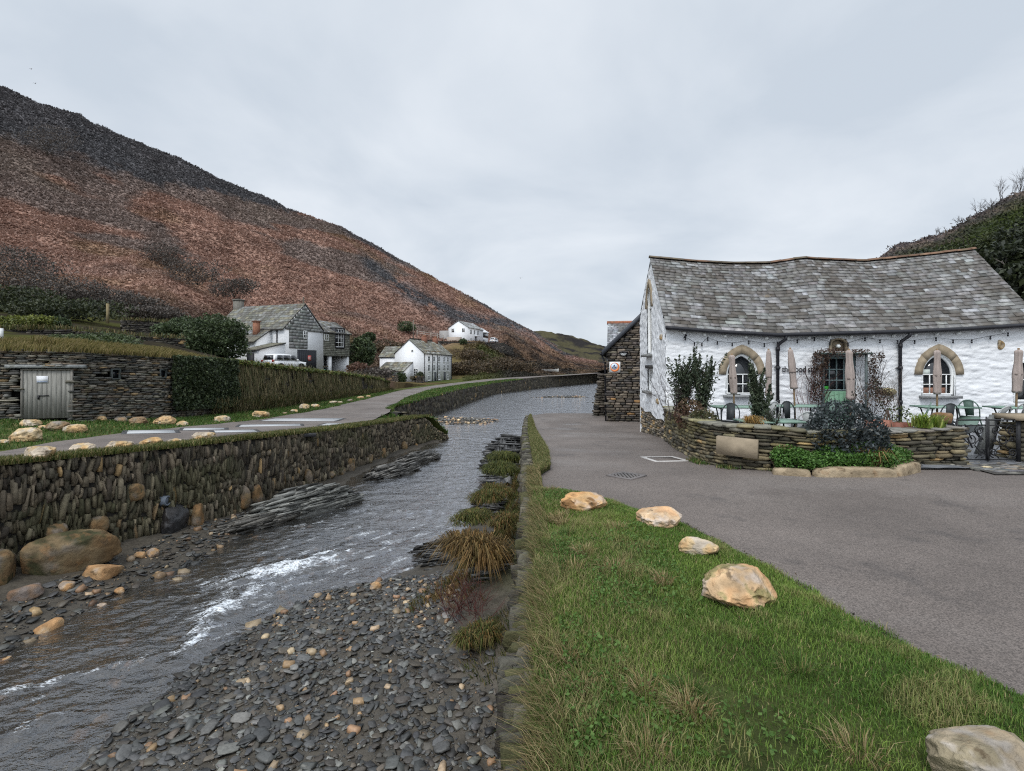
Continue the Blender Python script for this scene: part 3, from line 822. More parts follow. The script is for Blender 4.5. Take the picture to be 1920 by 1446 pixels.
FOOT = [(-30, 14, 2.9), (-24, 17, 2.6), (-18.8, 19.75, 2.45), (-16.7, 20.4, 2.42), (-16.1, 24, 2.3), (-15.7, 30, 2.15), (-15.4, 38, 1.7), (-14.8, 48, 1.2), (-14.4, 57, .6), (-14.6, 62, .2),
        (-13.3, 82, -.85), (-10.8, 96, -.9), (-6.2, 112, -.5), (-1.2, 121, -.4), (5.2, 130, -.3), (15.5, 154, -.05), (34, 188, .2), (90, 262, .3)]
FA = A(FOOT); Fpx = 960 + FA[:, 0] / FA[:, 1] * 1000
HC = {
 -1183: [(590, 26), (545, 38), (470, 60), (240, 90), (-520, 130)],
 -452: [(610, 30), (575, 42), (520, 62), (330, 100), (-60, 155)],
 0: [(619, 36), (590, 52), (545, 72), (400, 115), (160, 172)],
 150: [(626, 40), (598, 56), (560, 78), (430, 125), (221, 186)],
 300: [(642, 42), (618, 60), (585, 80), (470, 130), (284, 206)],
 430: [(676, 44), (690, 60), (640, 88), (520, 140), (343, 230)],
 540: [(693, 50), (694, 68), (650, 92), (545, 145), (390, 246)],
 640: [(697, 58), (694, 74), (655, 98), (575, 150), (425, 262)],
 740: [(716, 84), (714, 112), (668, 126), (605, 165), (481, 276)],
 800: [(717, 98), (713, 114), (665, 132), (610, 180), (512, 284)],
 850: [(714, 108), (700, 120), (642, 146), (640, 167), (543, 292)],
 900: [(705, 118), (688, 128), (642, 146), (640, 167), (570, 304)],
 950: [(700, 128), (680, 138), (655, 152), (632, 190), (597, 318)],
 1000: [(699, 140), (688, 156), (668, 185), (645, 240), (622, 335)],
 1060: [(697, 170), (690, 195), (681, 235), (672, 290), (659, 345)],
 1140: [(695, 205), (692, 240), (689, 280), (686, 320), (683, 350)],
 1320: [(693, 285), (692, 300), (691.5, 320), (691, 340), (690, 360)]}
NT = 200
cpx = A(sorted(HC)); curves = []
for c in cpx:
    f0 = [np.interp(c, Fpx, FA[:, k]) for k in range(3)]
    K = [f0] + [list(ray(c, y, Y)) for y, Y in HC[c]]
    last = A(K[-1]); K2 = pchip_cols(K, None, NT)
    curves.append(K2)
curves = A(curves)
qpx = np.concatenate([np.linspace(-1183, -60, 40), np.linspace(-50, 1140, 340), np.linspace(1150, 1320, 12)])
i = np.clip(np.searchsorted(cpx, qpx) - 1, 0, len(cpx) - 2)
t_ = ((qpx - cpx[i]) / (cpx[i + 1] - cpx[i])); t_ = (t_ * .6 + .4 * t_ * t_ * (3 - 2 * t_))[:, None, None]
HP = curves[i] * (1 - t_) + curves[i + 1] * t_
TT = np.linspace(0, 1, NT)[None, :] * np.ones((len(qpx), 1))
PX = qpx[:, None] * np.ones((1, NT))
dist = HP[..., 1]
steep = sstep(.30, .55, TT)
flat = sstep(700, 730, PX) * sstep(880, 850, PX) * sstep(.55, .35, TT)
nl = (fbm(HP * .035, 4, 22) - .5) * 7 * steep * sstep(1.0, .86, TT) + (fbm(HP * .25, 4, 23) - .5) * lerp(.5, 1.6, steep) * (1 - .8 * flat)
sk = (fbm(np.stack([PX * .02, 0 * PX, 0 * PX], -1), 4, 29) - .5) * 3.2 * sstep(.9, 1, TT)
HP[..., 2] += (nl + sk) * sstep(0, .06, TT)
PY = 690 - (HP[..., 2] - EYE) / HP[..., 1] * 1000
# cliffs: broken rock near the harbour
cl = sstep(900, 960, PX) * sstep(.05, .2, TT) * sstep(.75, .5, TT)
HP[..., 2] += cl * (np.abs(fbm(HP * A([.1, .1, .3]), 4, 37) - .5) * 8 - 1.2)
def hill_colour(P, px, t):
    a = fbm(P * .05, 4, 61); b = fbm(P * .25, 3, 62); d = fbm(P * A([.03, .03, .09]), 4, 63)
    c = lerp(A([.225, .134, .103]), A([.37, .235, .182]), np.clip((b - .3) * 1.3 + .15, 0, 1)[..., None])
    ctr = fbm(P * A([.05, .05, .33]), 4, 67); c = c * (.86 + .3 * np.clip((ctr - .25) * 2, 0, 1))[..., None]
    c = lerp(c, A([.24, .16, .095]), (sstep(.5, .66, a) * .6)[..., None])
    scrub = sstep(.52, .60, d) * sstep(.55, .65, t) * .75
    c = lerp(c, A([.18, .152, .138]), scrub[..., None])
    bw = np.interp(px, [-1200, 0, 300, 480, 560, 700, 1000], [.86, .87, .885, .945, .985, 1.2, 1.2])
    heath = sstep(-.012, .012, t - bw + (b - .5) * .05)
    # dark gorse streak running down the far ridge
    sx = np.interp(px, [560, 640, 720, 800, 880, 940, 1000], [.985, .93, .86, .80, .80, .86, .9]) - .03
    streak = np.exp(-((t - sx) / .055) ** 2) * sstep(660, 700, px) * 1.3
    rid = sstep(.95, .975, t) * sstep(850, 900, px) * .9 + sstep(.955, .975, t) * sstep(600, 680, px) * sstep(800, 740, px) * .9
    c = lerp(c, A([.098, .098, .104]), np.clip(heath + streak * sstep(.4, .55, b + .1) + rid, 0, 1)[..., None] * .95)
    low = sstep(.56, .42, t + (a - .5) * .12) * sstep(760, 640, px)
    lowc = lerp(A([.035, .030, .022]), A([.06, .062, .022]), sstep(.42, .6, b)[..., None]); lowc = lerp(lowc, A([.095, .065, .045]), sstep(.55, .66, a)[..., None])
    c = lerp(c, lowc, low[..., None])
    fz = sstep(.52, .35, t) * sstep(690, 760, px)
    fcol = lerp(A([.06, .045, .026]), A([.12, .095, .045]), sstep(.38, .6, b)[..., None]); fcol = lerp(fcol, A([.085, .10, .03]), (sstep(.57, .65, a) * .8)[..., None])
    c = lerp(c, fcol, fz[..., None])
    rk = sstep(900, 960, px) * sstep(.80, .6, t)
    rc = lerp(A([.028, .024, .022]), A([.13, .085, .055]), sstep(.40, .62, fbm(P * A([.1, .1, .35]), 4, 66))[..., None])
    c = lerp(c, rc, (rk * .9)[..., None])
    return c
HCOL = hill_colour(HP, PX, TT)
# back of the hill
back = HP[:, -1:, :] + A([-30, 60, -12]); back2 = HP[:, -1:, :] * A([1, 1, 0]) + A([-80, 160, -5])
skirt = HP[:, :1, :] + A([-.35, .25, -2.6]); HPB = np.concatenate([skirt, HP, back, back2], 1); CB = np.concatenate([HCOL[:, :1], HCOL, HCOL[:, -1:], HCOL[:, -1:]], 1)
gridmesh(mb := MB(), HPB.transpose(1, 0, 2), CB.transpose(1, 0, 2))
M_HILL = gmat('hill_soil', None, (1.2, .3), bump=((1.5, .3, .3), (6, .3, .1)), rough=1, spec=.0)
mb.build('hill', M_HILL, smooth=True, kind='structure')

def hill_at(px, t):
    i = np.interp(px, qpx, np.arange(len(qpx))); j = np.clip(np.asarray(t) * (NT - 1), 0, NT - 1.001)
    i = np.clip(i, 0, len(qpx) - 1.001)
    i0, j0 = i.astype(int) if np.ndim(i) else int(i), j.astype(int) if np.ndim(j) else int(j)
    u, v = np.asarray(i - i0)[..., None], np.asarray(j - j0)[..., None]
    return (HP[i0, j0] * (1 - u) + HP[i0 + 1, j0] * u) * (1 - v) + (HP[i0, j0 + 1] * (1 - u) + HP[i0 + 1, j0 + 1] * u) * v
def hill_hit(px, py):
    """the point of the slope seen at a pixel"""
    i = int(np.clip(np.interp(px, qpx, np.arange(len(qpx))), 0, len(qpx) - 1))
    y = 690 - (HP[i, :, 2] - EYE) / HP[i, :, 1] * 1000
    k = int(np.argmax(y <= py)) if (y <= py).any() else NT - 1
    return HP[i, k].copy()

# bracken and heath clumps over the slope
mb = MB()
n = 235000
t = RS.random(n) ** .85; px = np.where(RS.random(n) < .80, RS.uniform(-150, 1130, n), -150 - 1000 * RS.random(n) ** 1.5)
t = np.where(px > 700, t, .33 + .67 * t)
Q = hill_at(px, t); c = hill_colour(Q, px, t)
kk = ~((px > 715) & (px < 870) & (t < .42))
Q, c, t, px = Q[kk], c[kk], t[kk], px[kk]
sz = (.17 + .0017 * Q[:, 1]) * RS.uniform(.6, 1.3, len(Q)) * np.where(px > 930, .8, 1)
for rep in range(2):
    q = Q + RS.standard_normal(Q.shape) * A([.5, .5, .08]) * sz[:, None]; q[:, 2] += sz * .14
    leaves(mb, q, sz, np.clip(c * (1 + .08 * RS.standard_normal((len(c), 1))), .006, .6), up=4, aspect=.5)
mb.build('bracken', M_GRASS, kind='stuff')

# far headland across the harbour
def ridge_hill(name, sky, Y0, Y1, foot_y, cfun, seed, amp=3.0, extra=8, nx=160, nt=50, back=60, thick=1.0):
    xs = np.linspace(sky[0][0], sky[-1][0], nx)
    sy = np.interp(xs, [s[0] for s in sky], [s[1] for s in sky])
    t = np.linspace(0, 1, nt)[None]
    fy = np.interp(xs, [f[0] for f in foot_y], [f[1] for f in foot_y])[:, None]
    Y0a = np.interp(xs, [f[0] for f in Y0], [f[1] for f in Y0])[:, None] if not np.isscalar(Y0) else Y0
    Y1a = np.interp(xs, [f[0] for f in Y1], [f[1] for f in Y1])[:, None] if not np.isscalar(Y1) else Y1
    a = ray_arr(xs[:, None], fy, Y0a); b = ray_arr(xs[:, None], sy[:, None], Y1a)
    prof = np.stack([t, t, t ** thick], -1) if False else t[..., None] * np.ones((nx, 1, 1))
    P = a + (b - a) * prof
    P[..., 2] += (fbm(P * (12.0 / extra) * .05, 4, seed) - .5) * amp * 2 * np.sin(np.clip(t, 0, 1) * np.pi * .9 + .1)
    P[..., 2] += (fbm(P * .4, 3, seed + 1) - .5) * amp * .35 + (fbm(P * A([.05, .05, .2]), 4, seed + 4) - .5) * amp
    col = cfun(P, t * np.ones((nx, 1)), xs[:, None] * np.ones((1, nt)))
    bk = P[:, -1:, :] * A([1, 1, .6]) + A([0, back, 0]); bk2 = P[:, -1:] * A([1, 1, 0]) + A([0, back * 3, -3])
    PB = np.concatenate([P, bk, bk2], 1); cb = np.concatenate([col, col[:, -1:], col[:, -1:]], 1)
    mb = MB(); gridmesh(mb, PB.transpose(1, 0, 2), cb.transpose(1, 0, 2))
    mb.build(name, M_HILL, smooth=True, kind='structure')
    return P, col
def ray_arr(px, py, Y):
    px, py, Y = np.broadcast_arrays(px * 1., py * 1., Y * 1.)
    return np.stack([(px - 960) / 1000 * Y, Y, EYE - (py - 690) / 1000 * Y], -1)
def hd_col(P, t, xs):
    a = fbm(P * .03, 4, 71); b = fbm(P * A([.08, .08, .25]), 4, 72)
    c = lerp(A([.028, .026, .026]), A([.075, .068, .04]), sstep(.4, .6, b)[..., None])
    return lerp(c, A([.046, .040, .028]), (sstep(.5, .6, a) * sstep(.45, .8, t))[..., None] * .7)
ridge_hill('headland', [(940, 640), (985, 626), (1010, 620), (1035, 621), (1060, 626), (1085, 635), (1115, 642), (1135, 650), (1180, 664), (1260, 690)], 270, 400, [(940, 703), (1260, 702)], hd_col, 80, 5, 8)

def rh_col(P, t, xs):
    a = fbm(P * .12, 4, 74); b = fbm(P * .4, 3, 75)
    c = lerp(A([.075, .064, .066]), A([.16, .122, .105]), sstep(.4, .65, b)[..., None])
    g_ = sstep(.95, .72, t + (a - .5) * .35) * sstep(1640, 1740, xs)
    return lerp(c, lerp(A([.018, .028, .010]), A([.05, .062, .018]), b[..., None]), g_[..., None])
RHP, RHC = ridge_hill('right_hill', [(1190, 688), (1300, 668), (1400, 640), (1500, 590), (1600, 520), (1652, 483), (1668, 474), (1682, 458), (1700, 456), (1722, 452), (1738, 445), (1760, 442), (1800, 420), (1815, 408), (1855, 388), (1895, 366), (1960, 345), (2150, 270), (2500, 120)], [(1190, 70), (1500, 45), (2500, 32)], 120,
           [(1190, 694), (2500, 700)], rh_col, 90, 1.4, 4, 200, 80, 40)
mb = MB()
n = 52000
i = RS.integers(40, 199, n); j = RS.integers(8, 79, n)
Q = RHP[i, j] + RS.standard_normal((n, 3)) * A([.7, 1, .1]); c = RHC[i, j]
sz = RS.uniform(.15, .42, n)
Q[:, 2] += sz * .3
leaves(mb, Q, sz, np.clip(c * (1 + .4 * RS.standard_normal((n, 1))), .005, .5), up=.4, aspect=.5)
mb.build('scrub', M_GRASS, kind='stuff')
# ================================================================== RIVER WALLS
WALLV = [(.055, .046, .034), (.098, .08, .057), (.14, .114, .078), (.076, .066, .046), (.185, .153, .107)]
# left river wall of upright slates
path = []
for Y in list(np.arange(4.2, 29.6, .35)) + [30.2, 30.6]:
    X = edgeL(Y); zt = zLane(Y) + .06 - 1.15 * sstep(28.2, 30.6, Y)
    zb = float(bed(A([X + .15]), A([Y]))[0]) - .12
    path.append((X, Y, zt, min(zb, zt - .25)))
path.append((-4.6, 31.2, -2.15, -2.5))
wallL = thing('river_wall', 'river retaining wall of upright dark slates under the left bank lane, tan boulders in its foot', 'stone wall', (-8, 12, -2))
def lowdark(col, q, fr):
    m_ = fbm(np.stack([q * .5, fr * 2, 0 * q], -1), 3, 3)[:, None]
    col = lerp(col, A([.055, .060, .020]), sstep(.5, .66, m_) * .45)
    big = (fr < .35) & (RS.random(len(q)) < .04)
    col[big] = A([.20, .14, .075]) * RS.uniform(.6, 1.1, (big.sum(), 1))
    return col
mb = MB(); stone_wall(mb, path, 1, 'v', (.028, .10), (.15, .40), .26, .05, WALLV, None, .012, jit=.07, p=7, tilt=.16, colfn=lowdark, thick=.6)
mb.build('wall_face', M_STONE, wallL)
# bigger tan stones set in the foot
def wall_pt(px, py):
    best = None
    for Y in np.arange(5, 30, .02):
        X = edgeL(Y)
        d = abs((X / Y) * 1000 + 960 - px)
        if best is None or d < best[0]: best = (d, X, Y)
    _, X, Y = best
    return A([X, Y, EYE - (py - 690) / 1000 * Y])
for k, (px, py, wpx, hpx) in enumerate([(370, 968, 42, 42), (457, 932, 18, 42), (482, 930, 28, 40), (576, 894, 20, 28), (657, 872, 18, 24), (693, 860, 13, 16), (718, 850, 14, 18), (757, 841, 18, 24), (780, 840, 12, 18), (622, 890, 14, 14), (640, 884, 20, 16), (105, 1000, 30, 34), (185, 990, 22, 40), (255, 925, 16, 34)]):
    c = wall_pt(px, py); s = c[1] / 1000
    mb = MB(); boulder(mb, c + A([.0, 0, 0]), (max(wpx * s * .5, .1), .16, hpx * s * .55), 40 + k, (.20, .14, .075), 8, 3, .2, yaw=-1.1, dark=(.06, .055, .03))
    mb.build('foot_boulder', M_BOULD, wallL, smooth=True)

# right river wall: face, coping stones on edge
path = [(edgeR(Y), Y, zR(Y) - .02, float(bed(A([edgeR(Y) - .15]), A([Y]))[0]) - .2) for Y in np.arange(1.2, 31.3, .4)]
path += [(1.35, 32.0, -1.1, -2.6), (2.6, 32.9, -1.15, -2.7), (4.8, 33.2, -1.15, -2.7)]
wallR = thing('river_wall', 'right bank river wall with mossy edge-set coping stones beside the grass verge', 'stone wall', (.2, 8, -2))
mb = MB(); stone_wall(mb, [(a_, b_, c_ - .07, d_) for a_, b_, c_, d_ in path], -1, 'v', (.03, .11), (.16, .4), .14, .05, WALLV, None, .02, jit=.12, p=5, tilt=.14, thick=.5, colfn=lambda c, q, f: c * .9)
mb.build('wall_face', M_STONE, wallR)
mb = MB(); Y = 1.3; C = []; S = []; R = []
while Y < 31:
    th = RS.uniform(.015, .05) * (1 + .05 * Y)
    wd = RS.uniform(.10, .26); a = RS.standard_normal() * .12
    C.append((edgeR(Y) + .0 + RS.uniform(-.05, .05), Y + th / 2, zR(Y) - .05 + RS.uniform(-.03, .025))); S.append((wd * .5, th * .52, RS.uniform(.06, .12)))
    R.append(rotz(a) @ rot_axis((1, 0, 0), RS.standard_normal() * .15)); Y += th * 1.02
C, S, R = A(C), A(S), A(R)
cc = palette(len(C), [(.045, .04, .032), (.075, .07, .055), (.12, .11, .085), (.07, .068, .03)])
stones(mb, C, S, R, cc, 3, 7, .09)
mb.build('coping', M_STONE, wallR)

# far quay wall on the left
path = []
for Y in list(np.arange(34.5, 100, 1.0)) + list(np.arange(100, 250, 3)):
    X = edgeL(Y); path.append((X, Y, float(zL(X - .3, Y)) + .12 if Y > 38 else -1.1, wl(Y) - .3))
quay = MB(); stone_wall(quay, path, 1, 'v', (.14, .5), (.5, .95), .35, .05, [(.040, .034, .026), (.065, .056, .042), (.085, .072, .05), (.05, .045, .03)], None, .01, jit=.1, p=4, tilt=.08, thick=.8)
quay.build('quay_wall', M_STONE, label='long dark quay wall curving away down the left side of the harbour', cat='quay wall')

# ---- old stone shed front with turf roof, then the hedge covered wall
SH = [(-30, 13.5, 2.9, -.1), (-24, 16.6, 2.6, -.1), (-18.8, 19.45, 2.45, -.25), (-16.6, 20.1, 2.42, -.35), (-15.9, 24, 2.3, -.6), (-15.62, 27.2, 2.2, -.75)]
sA = A(SH); sl_ = np.concatenate([[0], np.cumsum(np.linalg.norm(np.diff(sA[:, :2], axis=0), axis=1))])
def sh_at(px):
    """arc position and plan point of the shed front seen at column px"""
    q = np.linspace(0, sl_[-1], 4000); X = np.interp(q, sl_, sA[:, 0]); Y = np.interp(q, sl_, sA[:, 1])
    k = int(np.argmin(np.abs(X / Y * 1000 + 960 - px)))
    dx_, dy_ = X[min(k + 5, 3999)] - X[k - 5], Y[min(k + 5, 3999)] - Y[k - 5]; l = math.hypot(dx_, dy_)
    return q[k], A([X[k], Y[k], 0]), A([dx_ / l, dy_ / l, 0]), A([dy_ / l, -dx_ / l, 0])
qa, pa, ta, na = sh_at(40); qb, pb, tb, nb_ = sh_at(131)
zof = lambda p, py: EYE - (py - 690) / 1000 * p[1]
w1q, w1p, w1t, w1n = sh_at(219); w2q, w2p, w2t, w2n = sh_at(308)
hz = [(qa, qb, -1, zof(pa, 688)), (w1q - .22, w1q + .22, zof(w1p, 711), zof(w1p, 692)), (w2q - .2, w2q + .2, zof(w2p, 709), zof(w2p, 693))]
def holes(q, z, S):
    r = np.zeros(len(q), bool)
    for a, b, z0, z1 in hz: r |= (q + S[:, 0] * .6 > a) & (q - S[:, 0] * .6 < b) & (z + S[:, 1] * .5 > z0) & (z - S[:, 1] * .5 < z1)
    return r
shed = thing('stone_shed', 'low dry stone store with grass roof and grey plank double doors', 'shed', (-17.5, 20, -.3))
SHC = [(.068, .068, .063), (.115, .112, .10), (.16, .15, .125), (.21, .19, .155), (.13, .105, .078)]
mb = MB(); stone_wall(mb, SH, 1, 'h', (.16, .55), (.05, .13), .3, .05, SHC, None, .05, holes=holes, jit=.1, p=4.5, tilt=.03, tancol=(.34, .24, .13))
mb.build('wall', M_STONE_DRY, shed)
mb = MB()  # near-black sheet painted as the darkness behind the stones
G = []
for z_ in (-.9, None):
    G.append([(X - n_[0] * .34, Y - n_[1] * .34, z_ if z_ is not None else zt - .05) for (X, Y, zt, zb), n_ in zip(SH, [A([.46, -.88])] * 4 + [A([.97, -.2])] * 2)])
gridmesh(mb, A(G), (.012, .011, .01)); mb.build('inner_dark', M_SOIL, shed)
# double doors
door = thing('shed_door', None, None); door.parent = shed; door.location = A(pa) - A(world_loc(shed))
zt = zof(pa, 692); zb = zof(pa, 786)
wid = np.linalg.norm(pb - pa); td = (pb - pa) / wid; nd = A([td[1], -td[0], 0])
def on_door(u, o, z): return pa + td * u + nd * o + A([0, 0, z])
for half in (0, 1):
    mb = MB()
    for k in range(5):
        u0 = half * wid / 2 + k * wid / 10 + .004; u1 = u0 + wid / 10 - .008
        c = A([.23, .225, .205]) * RS.uniform(.85, 1.12)
        o = -.10 + RS.uniform(0, .006)
        prism(mb, [on_door(u0, o, zb), on_door(u1, o, zb), on_door(u1, o, zt - .05), on_door(u0, o, zt - .05)], nd * -.04, c)
    mb.build('door_leaf', M_WOOD, door)
mb = MB(); box(mb, on_door(wid / 2 - .12, -.085, zb + .85), (.34, .03, .035), (.03, .025, .02), rotz(math.atan2(td[1], td[0])));
box(mb, on_door(wid / 2 - .26, -.075, zb + .79), (.05, .03, .16), (.03, .025, .02), rotz(math.atan2(td[1], td[0])))
mb.build('bolt', M_IRON, door)
mb = MB(); prism(mb, [on_door(.42, -.09, zt - .52), on_door(.78, -.09, zt - .52), on_door(.78, -.09, zt - .26), on_door(.42, -.09, zt - .26)], nd * .008, (.72, .73, .76))
prism(mb, [on_door(.44, -.08, zt - .50), on_door(.76, -.08, zt - .50), on_door(.76, -.08, zt - .465), on_door(.44, -.08, zt - .465)], nd * .004, (.2, .25, .35))
mb.build('notice', M_COL, door)
mb = MB(); prism(mb, [on_door(-.06, -.06, zb - .02), on_door(0, -.06, zb - .02), on_door(0, -.06, zt), on_door(-.06, -.06, zt)], nd * -.1, (.2, .19, .17))
prism(mb, [on_door(wid, -.06, zb - .02), on_door(wid + .06, -.06, zb - .02), on_door(wid + .06, -.06, zt), on_door(wid, -.06, zt)], nd * -.1, (.2, .19, .17))
prism(mb, [on_door(-.06, -.055, zt - .05), on_door(wid + .06, -.055, zt - .05), on_door(wid + .06, -.055, zt), on_door(-.06, -.055, zt)], nd * -.1, (.18, .165, .14))
mb.build('door_frame', M_WOOD, door)
mb = MB(); prism(mb, [on_door(-.5, .02, zt + .03), on_door(wid + .42, .02, zt + .03), on_door(wid + .42, .02, zt + .16), on_door(-.5, .02, zt + .16)], nd * -.3, (.24, .25, .25))
mb.build('lintel', M_STONE_DRY, shed)
for (q, p_, t_2, n_2), (z0, z1) in (((w1q, w1p, w1t, w1n), hz[1][2:]), ((w2q, w2p, w2t, w2n), hz[2][2:])):
    f = thing('shed_window', None, None); f.parent = shed; f.location = A(p_) - A(world_loc(shed))
    o4 = lambda e, o: [p_ - t_2 * (.2 + e) + n_2 * o + A([0, 0, z0 - e]), p_ + t_2 * (.2 + e) + n_2 * o + A([0, 0, z0 - e]), p_ + t_2 * (.2 + e) + n_2 * o + A([0, 0, z1 + e]), p_ - t_2 * (.2 + e) + n_2 * o + A([0, 0, z1 + e])]
    mb = MB(); ring(mb, o4(.02, -.02), o4(-.04, -.02), -n_2 * .12, (.06, .07, .068)); mb.build('frame', M_COL, f)
    mb = MB(); prism(mb, o4(-.03, -.12), -n_2 * .01, (.02, .02, .022)); mb.build('pane', M_GLASS, f)
# turf on the shed roof edge
mb = MB(); n = 30000
q = RS.random(n) * sl_[-1]; o = RS.uniform(-.25, 3.6, n) ; X = np.interp(q, sl_, sA[:, 0]); Y = np.interp(q, sl_, sA[:, 1]); Z = np.interp(q, sl_, sA[:, 2])
X2 = X - .55 * o; Y2 = Y + .75 * o * (Y < 20.5)
Pt = np.stack([X2, Y2, Z - .05 + .13 * np.clip(o, -1, 1) + .12 * np.clip(o - 1, 0, 3)], 1)
ln = np.stack([.35 + .5 * RS.random(n), -.5 * RS.random(n), 0 * X], 1) * 1.0
blades(mb, Pt, RS.uniform(.12, .34, n), .028, ln, palette(n, [(.29, .235, .10), (.19, .17, .06), (.12, .115, .04), (.36, .29, .15)], [3, 3, 2, 2]))
mb.build('turf_edge', M_GRASS, shed)['kind'] = 'stuff'

# hedge covered wall beyond the ivy
HW = [(-15.62, 27.2, 2.2, -.75), (-15.5, 30, 2.15, -.75), (-15.2, 38, 1.7, -.85), (-14.6, 48, 1.2, -.9), (-14.2, 57, .6, -.95), (-14.4, 62, .15, -1.0)]
hw = thing('garden_wall', 'long garden wall hung with dry grass below the white car', 'garden wall', (-15.3, 36, -.8))
mb = MB(); stone_wall(mb, HW, 1, 'h', (.2, .6), (.07, .16), .3, .05, [c * .6 for c in A(SHC)], None, .02, jit=.1, p=4.5, tilt=.03)
mb.build('wall', M_STONE_DRY, hw)
hA = A(HW); hs = np.concatenate([[0], np.cumsum(np.linalg.norm(np.diff(hA[:, :2], axis=0), axis=1))])
def hwpt(n, v0, v1, o0, o1):
    q = RS.random(n) * hs[-1]; f = lambda k: np.interp(q, hs, hA[:, k]); v = RS.uniform(v0, v1, n)
    return np.stack([f(0) + RS.uniform(o0, o1, n), f(1) + 0 * q, f(3) + (f(2) - f(3)) * v], 1)
mb = MB()
Q = hwpt(15000, .12, 1.0, -.02, .16); Q = Q[(fbm(Q * .9, 3, 5) > .36) & (Q[:, 1] > 29.6)]; n = len(Q)
ln = np.stack([RS.uniform(.05, .25, n), RS.uniform(-.25, .25, n), np.zeros(n)], 1)
V0 = len(mb.V)
h_ = -RS.uniform(.3, .8, n)
blades(mb, Q, h_, .035, -ln, palette(n, [(.22, .185, .10), (.15, .135, .07), (.33, .27, .15), (.10, .11, .045)], [3, 3, 2, 3]))
mb.build('hanging_grass', M_GRASS, hw)['kind'] = 'stuff'
mb = MB(); Q = hwpt(12000, .93, 1.0, -1.0, .25); Q[:, 2] += .14 * RS.random(len(Q)) - .04
leaves(mb, Q, RS.uniform(.07, .16, len(Q)), palette(len(Q), [(.10, .125, .03), (.06, .085, .02), (.16, .165, .05), (.16, .11, .05)], [4, 3, 2, 1]), up=.8)
Q = hwpt(900, .97, 1.0, -.6, .2); Q = Q[fbm(Q * .6, 3, 15) > .5]; blades(mb, Q, RS.uniform(.25, .6, len(Q)), .03, RS.uniform(.2, .9, len(Q)), palette(len(Q), [(.16, .13, .07), (.09, .10, .04)]))
mb.build('bramble_top', M_LEAF, hw)['kind'] = 'stuff'
mb = MB(); Q = hwpt(5200, -.02, .26, .1, .75)
blades(mb, Q, RS.uniform(.15, .4, len(Q)), .03, RS.uniform(.2, 1, len(Q)), palette(len(Q), [(.085, .075, .03), (.16, .125, .06), (.05, .065, .018)], [3, 2, 2]))
mb.build('foot_weeds', M_GRASS, hw)['kind'] = 'stuff'

# dense ivy sheet on the corner of the shed wall
mb = MB(); n = 9000
q = RS.uniform(24.0, 29.8, n); v = RS.uniform(.12, 1.02, n)
edge = np.abs((q - 26.9) / 2.75) ** 3 + .55 * (fbm(np.stack([q * 1.1, v * 2.2, 0 * q], -1), 3, 6) - .5) * 2
k = edge < .85
q, v = q[k], v[k]
Y = q; X = np.interp(Y, [20.1, 24, 27.2, 30], [-16.6, -15.9, -15.62, -15.5]); zt = np.interp(Y, [20.1, 24, 27.2, 30], [2.42, 2.3, 2.2, 2.15]); zb = np.interp(Y, [20.1, 30], [-.35, -.75])
bul = .10 + .50 * fbm(np.stack([Y * .9, v * 3, 0 * Y], -1), 3, 8)
Q = np.stack([X + bul + RS.uniform(-.1, .05, len(q)), Y, zb + (zt - zb) * v], 1)
leaves(mb, Q, RS.uniform(.05, .10, len(Q)), palette(len(Q), [(.03, .044, .02), (.06, .082, .038), (.11, .135, .065)], [4, 3, 1.2]), up=.1, aspect=.7)
ivy = mb.build('ivy', M_LEAF, label='dark green ivy smothering the corner of the dry stone store', cat='ivy')

# ---- rocks along the river
def rock_ledge(c, s, seed, yaw, label, tilt=.3, col=(.10, .10, .095)):
    """pile of thin tilted slate beds eroded into ridges"""
    mb = MB(); rr = np.random.default_rng(seed)
    nx_, ny_ = 150, 110
    u = np.linspace(-1, 1, nx_)[:, None] * np.ones((1, ny_)); v = np.ones((nx_, 1)) * np.linspace(-1, 1, ny_)[None]
    r2 = np.clip(1 - np.abs(u) ** 2.2 - np.abs(v) ** 2.2 + .5 * (fbm(np.stack([u * 2, v * 2, 0 * u], -1), 3, seed) - .5), 0, 1)
    hgt = r2 ** .55
    st = u * 2.2 + v * 7 + 1.6 * fbm(np.stack([u * 2.5, v * 2.5, 0 * u], -1), 3, seed + 1)
    saw = (st * 1.1) % 1.0; saw = saw ** 1.6
    z = hgt * s[2] * (.55 + .55 * saw + .45 * (fbm(np.stack([u * 6, v * 12, 0 * u], -1), 3, seed + 2) - .5)) - .14 * s[2]
    P = np.stack([u * s[0], v * s[1], z], -1) @ rotz(yaw) + A(c)
    cc = A(col) * (.3 + 1.3 * fbm(np.stack([u * 3, st * 2, 0 * u], -1), 4, seed)[..., None])
    gridmesh(mb, P, cc)
    # thin projecting slate beds, all dipping the same way
    n = int(150 * s[0] * s[1] / .5) + 60
    uu_, vv_ = rr.uniform(-.92, .92, n), rr.uniform(-.9, .9, n); ii = ((uu_ + 1) / 2 * (nx_ - 1)).astype(int); jj = ((vv_ + 1) / 2 * (ny_ - 1)).astype(int)
    C_ = P[ii, jj] + A([0, 0, .01]); kz = hgt[ii, jj] > .15; C_ = C_[kz]; n = len(C_)
    dip = rot_axis((1, 0, 0), -.55); Rm = np.stack([rot_axis((0, 0, 1), rr.normal() * .18) @ rot_axis((1, 0, 0), -.5 + rr.normal() * .15) @ rotz(yaw) for _ in range(n)])
    S_ = np.stack([rr.uniform(.10, .42, n), rr.uniform(.05, .14, n), rr.uniform(.008, .028, n)], 1) * (.7 + .5 * s[0])
    stones(mb, C_, S_, Rm, A(col) * rr.uniform(.35, 1.5, (n, 1)), 2, 5, .12)
    return mb.build('rock_ledge', M_WET, label=label, cat='rock')
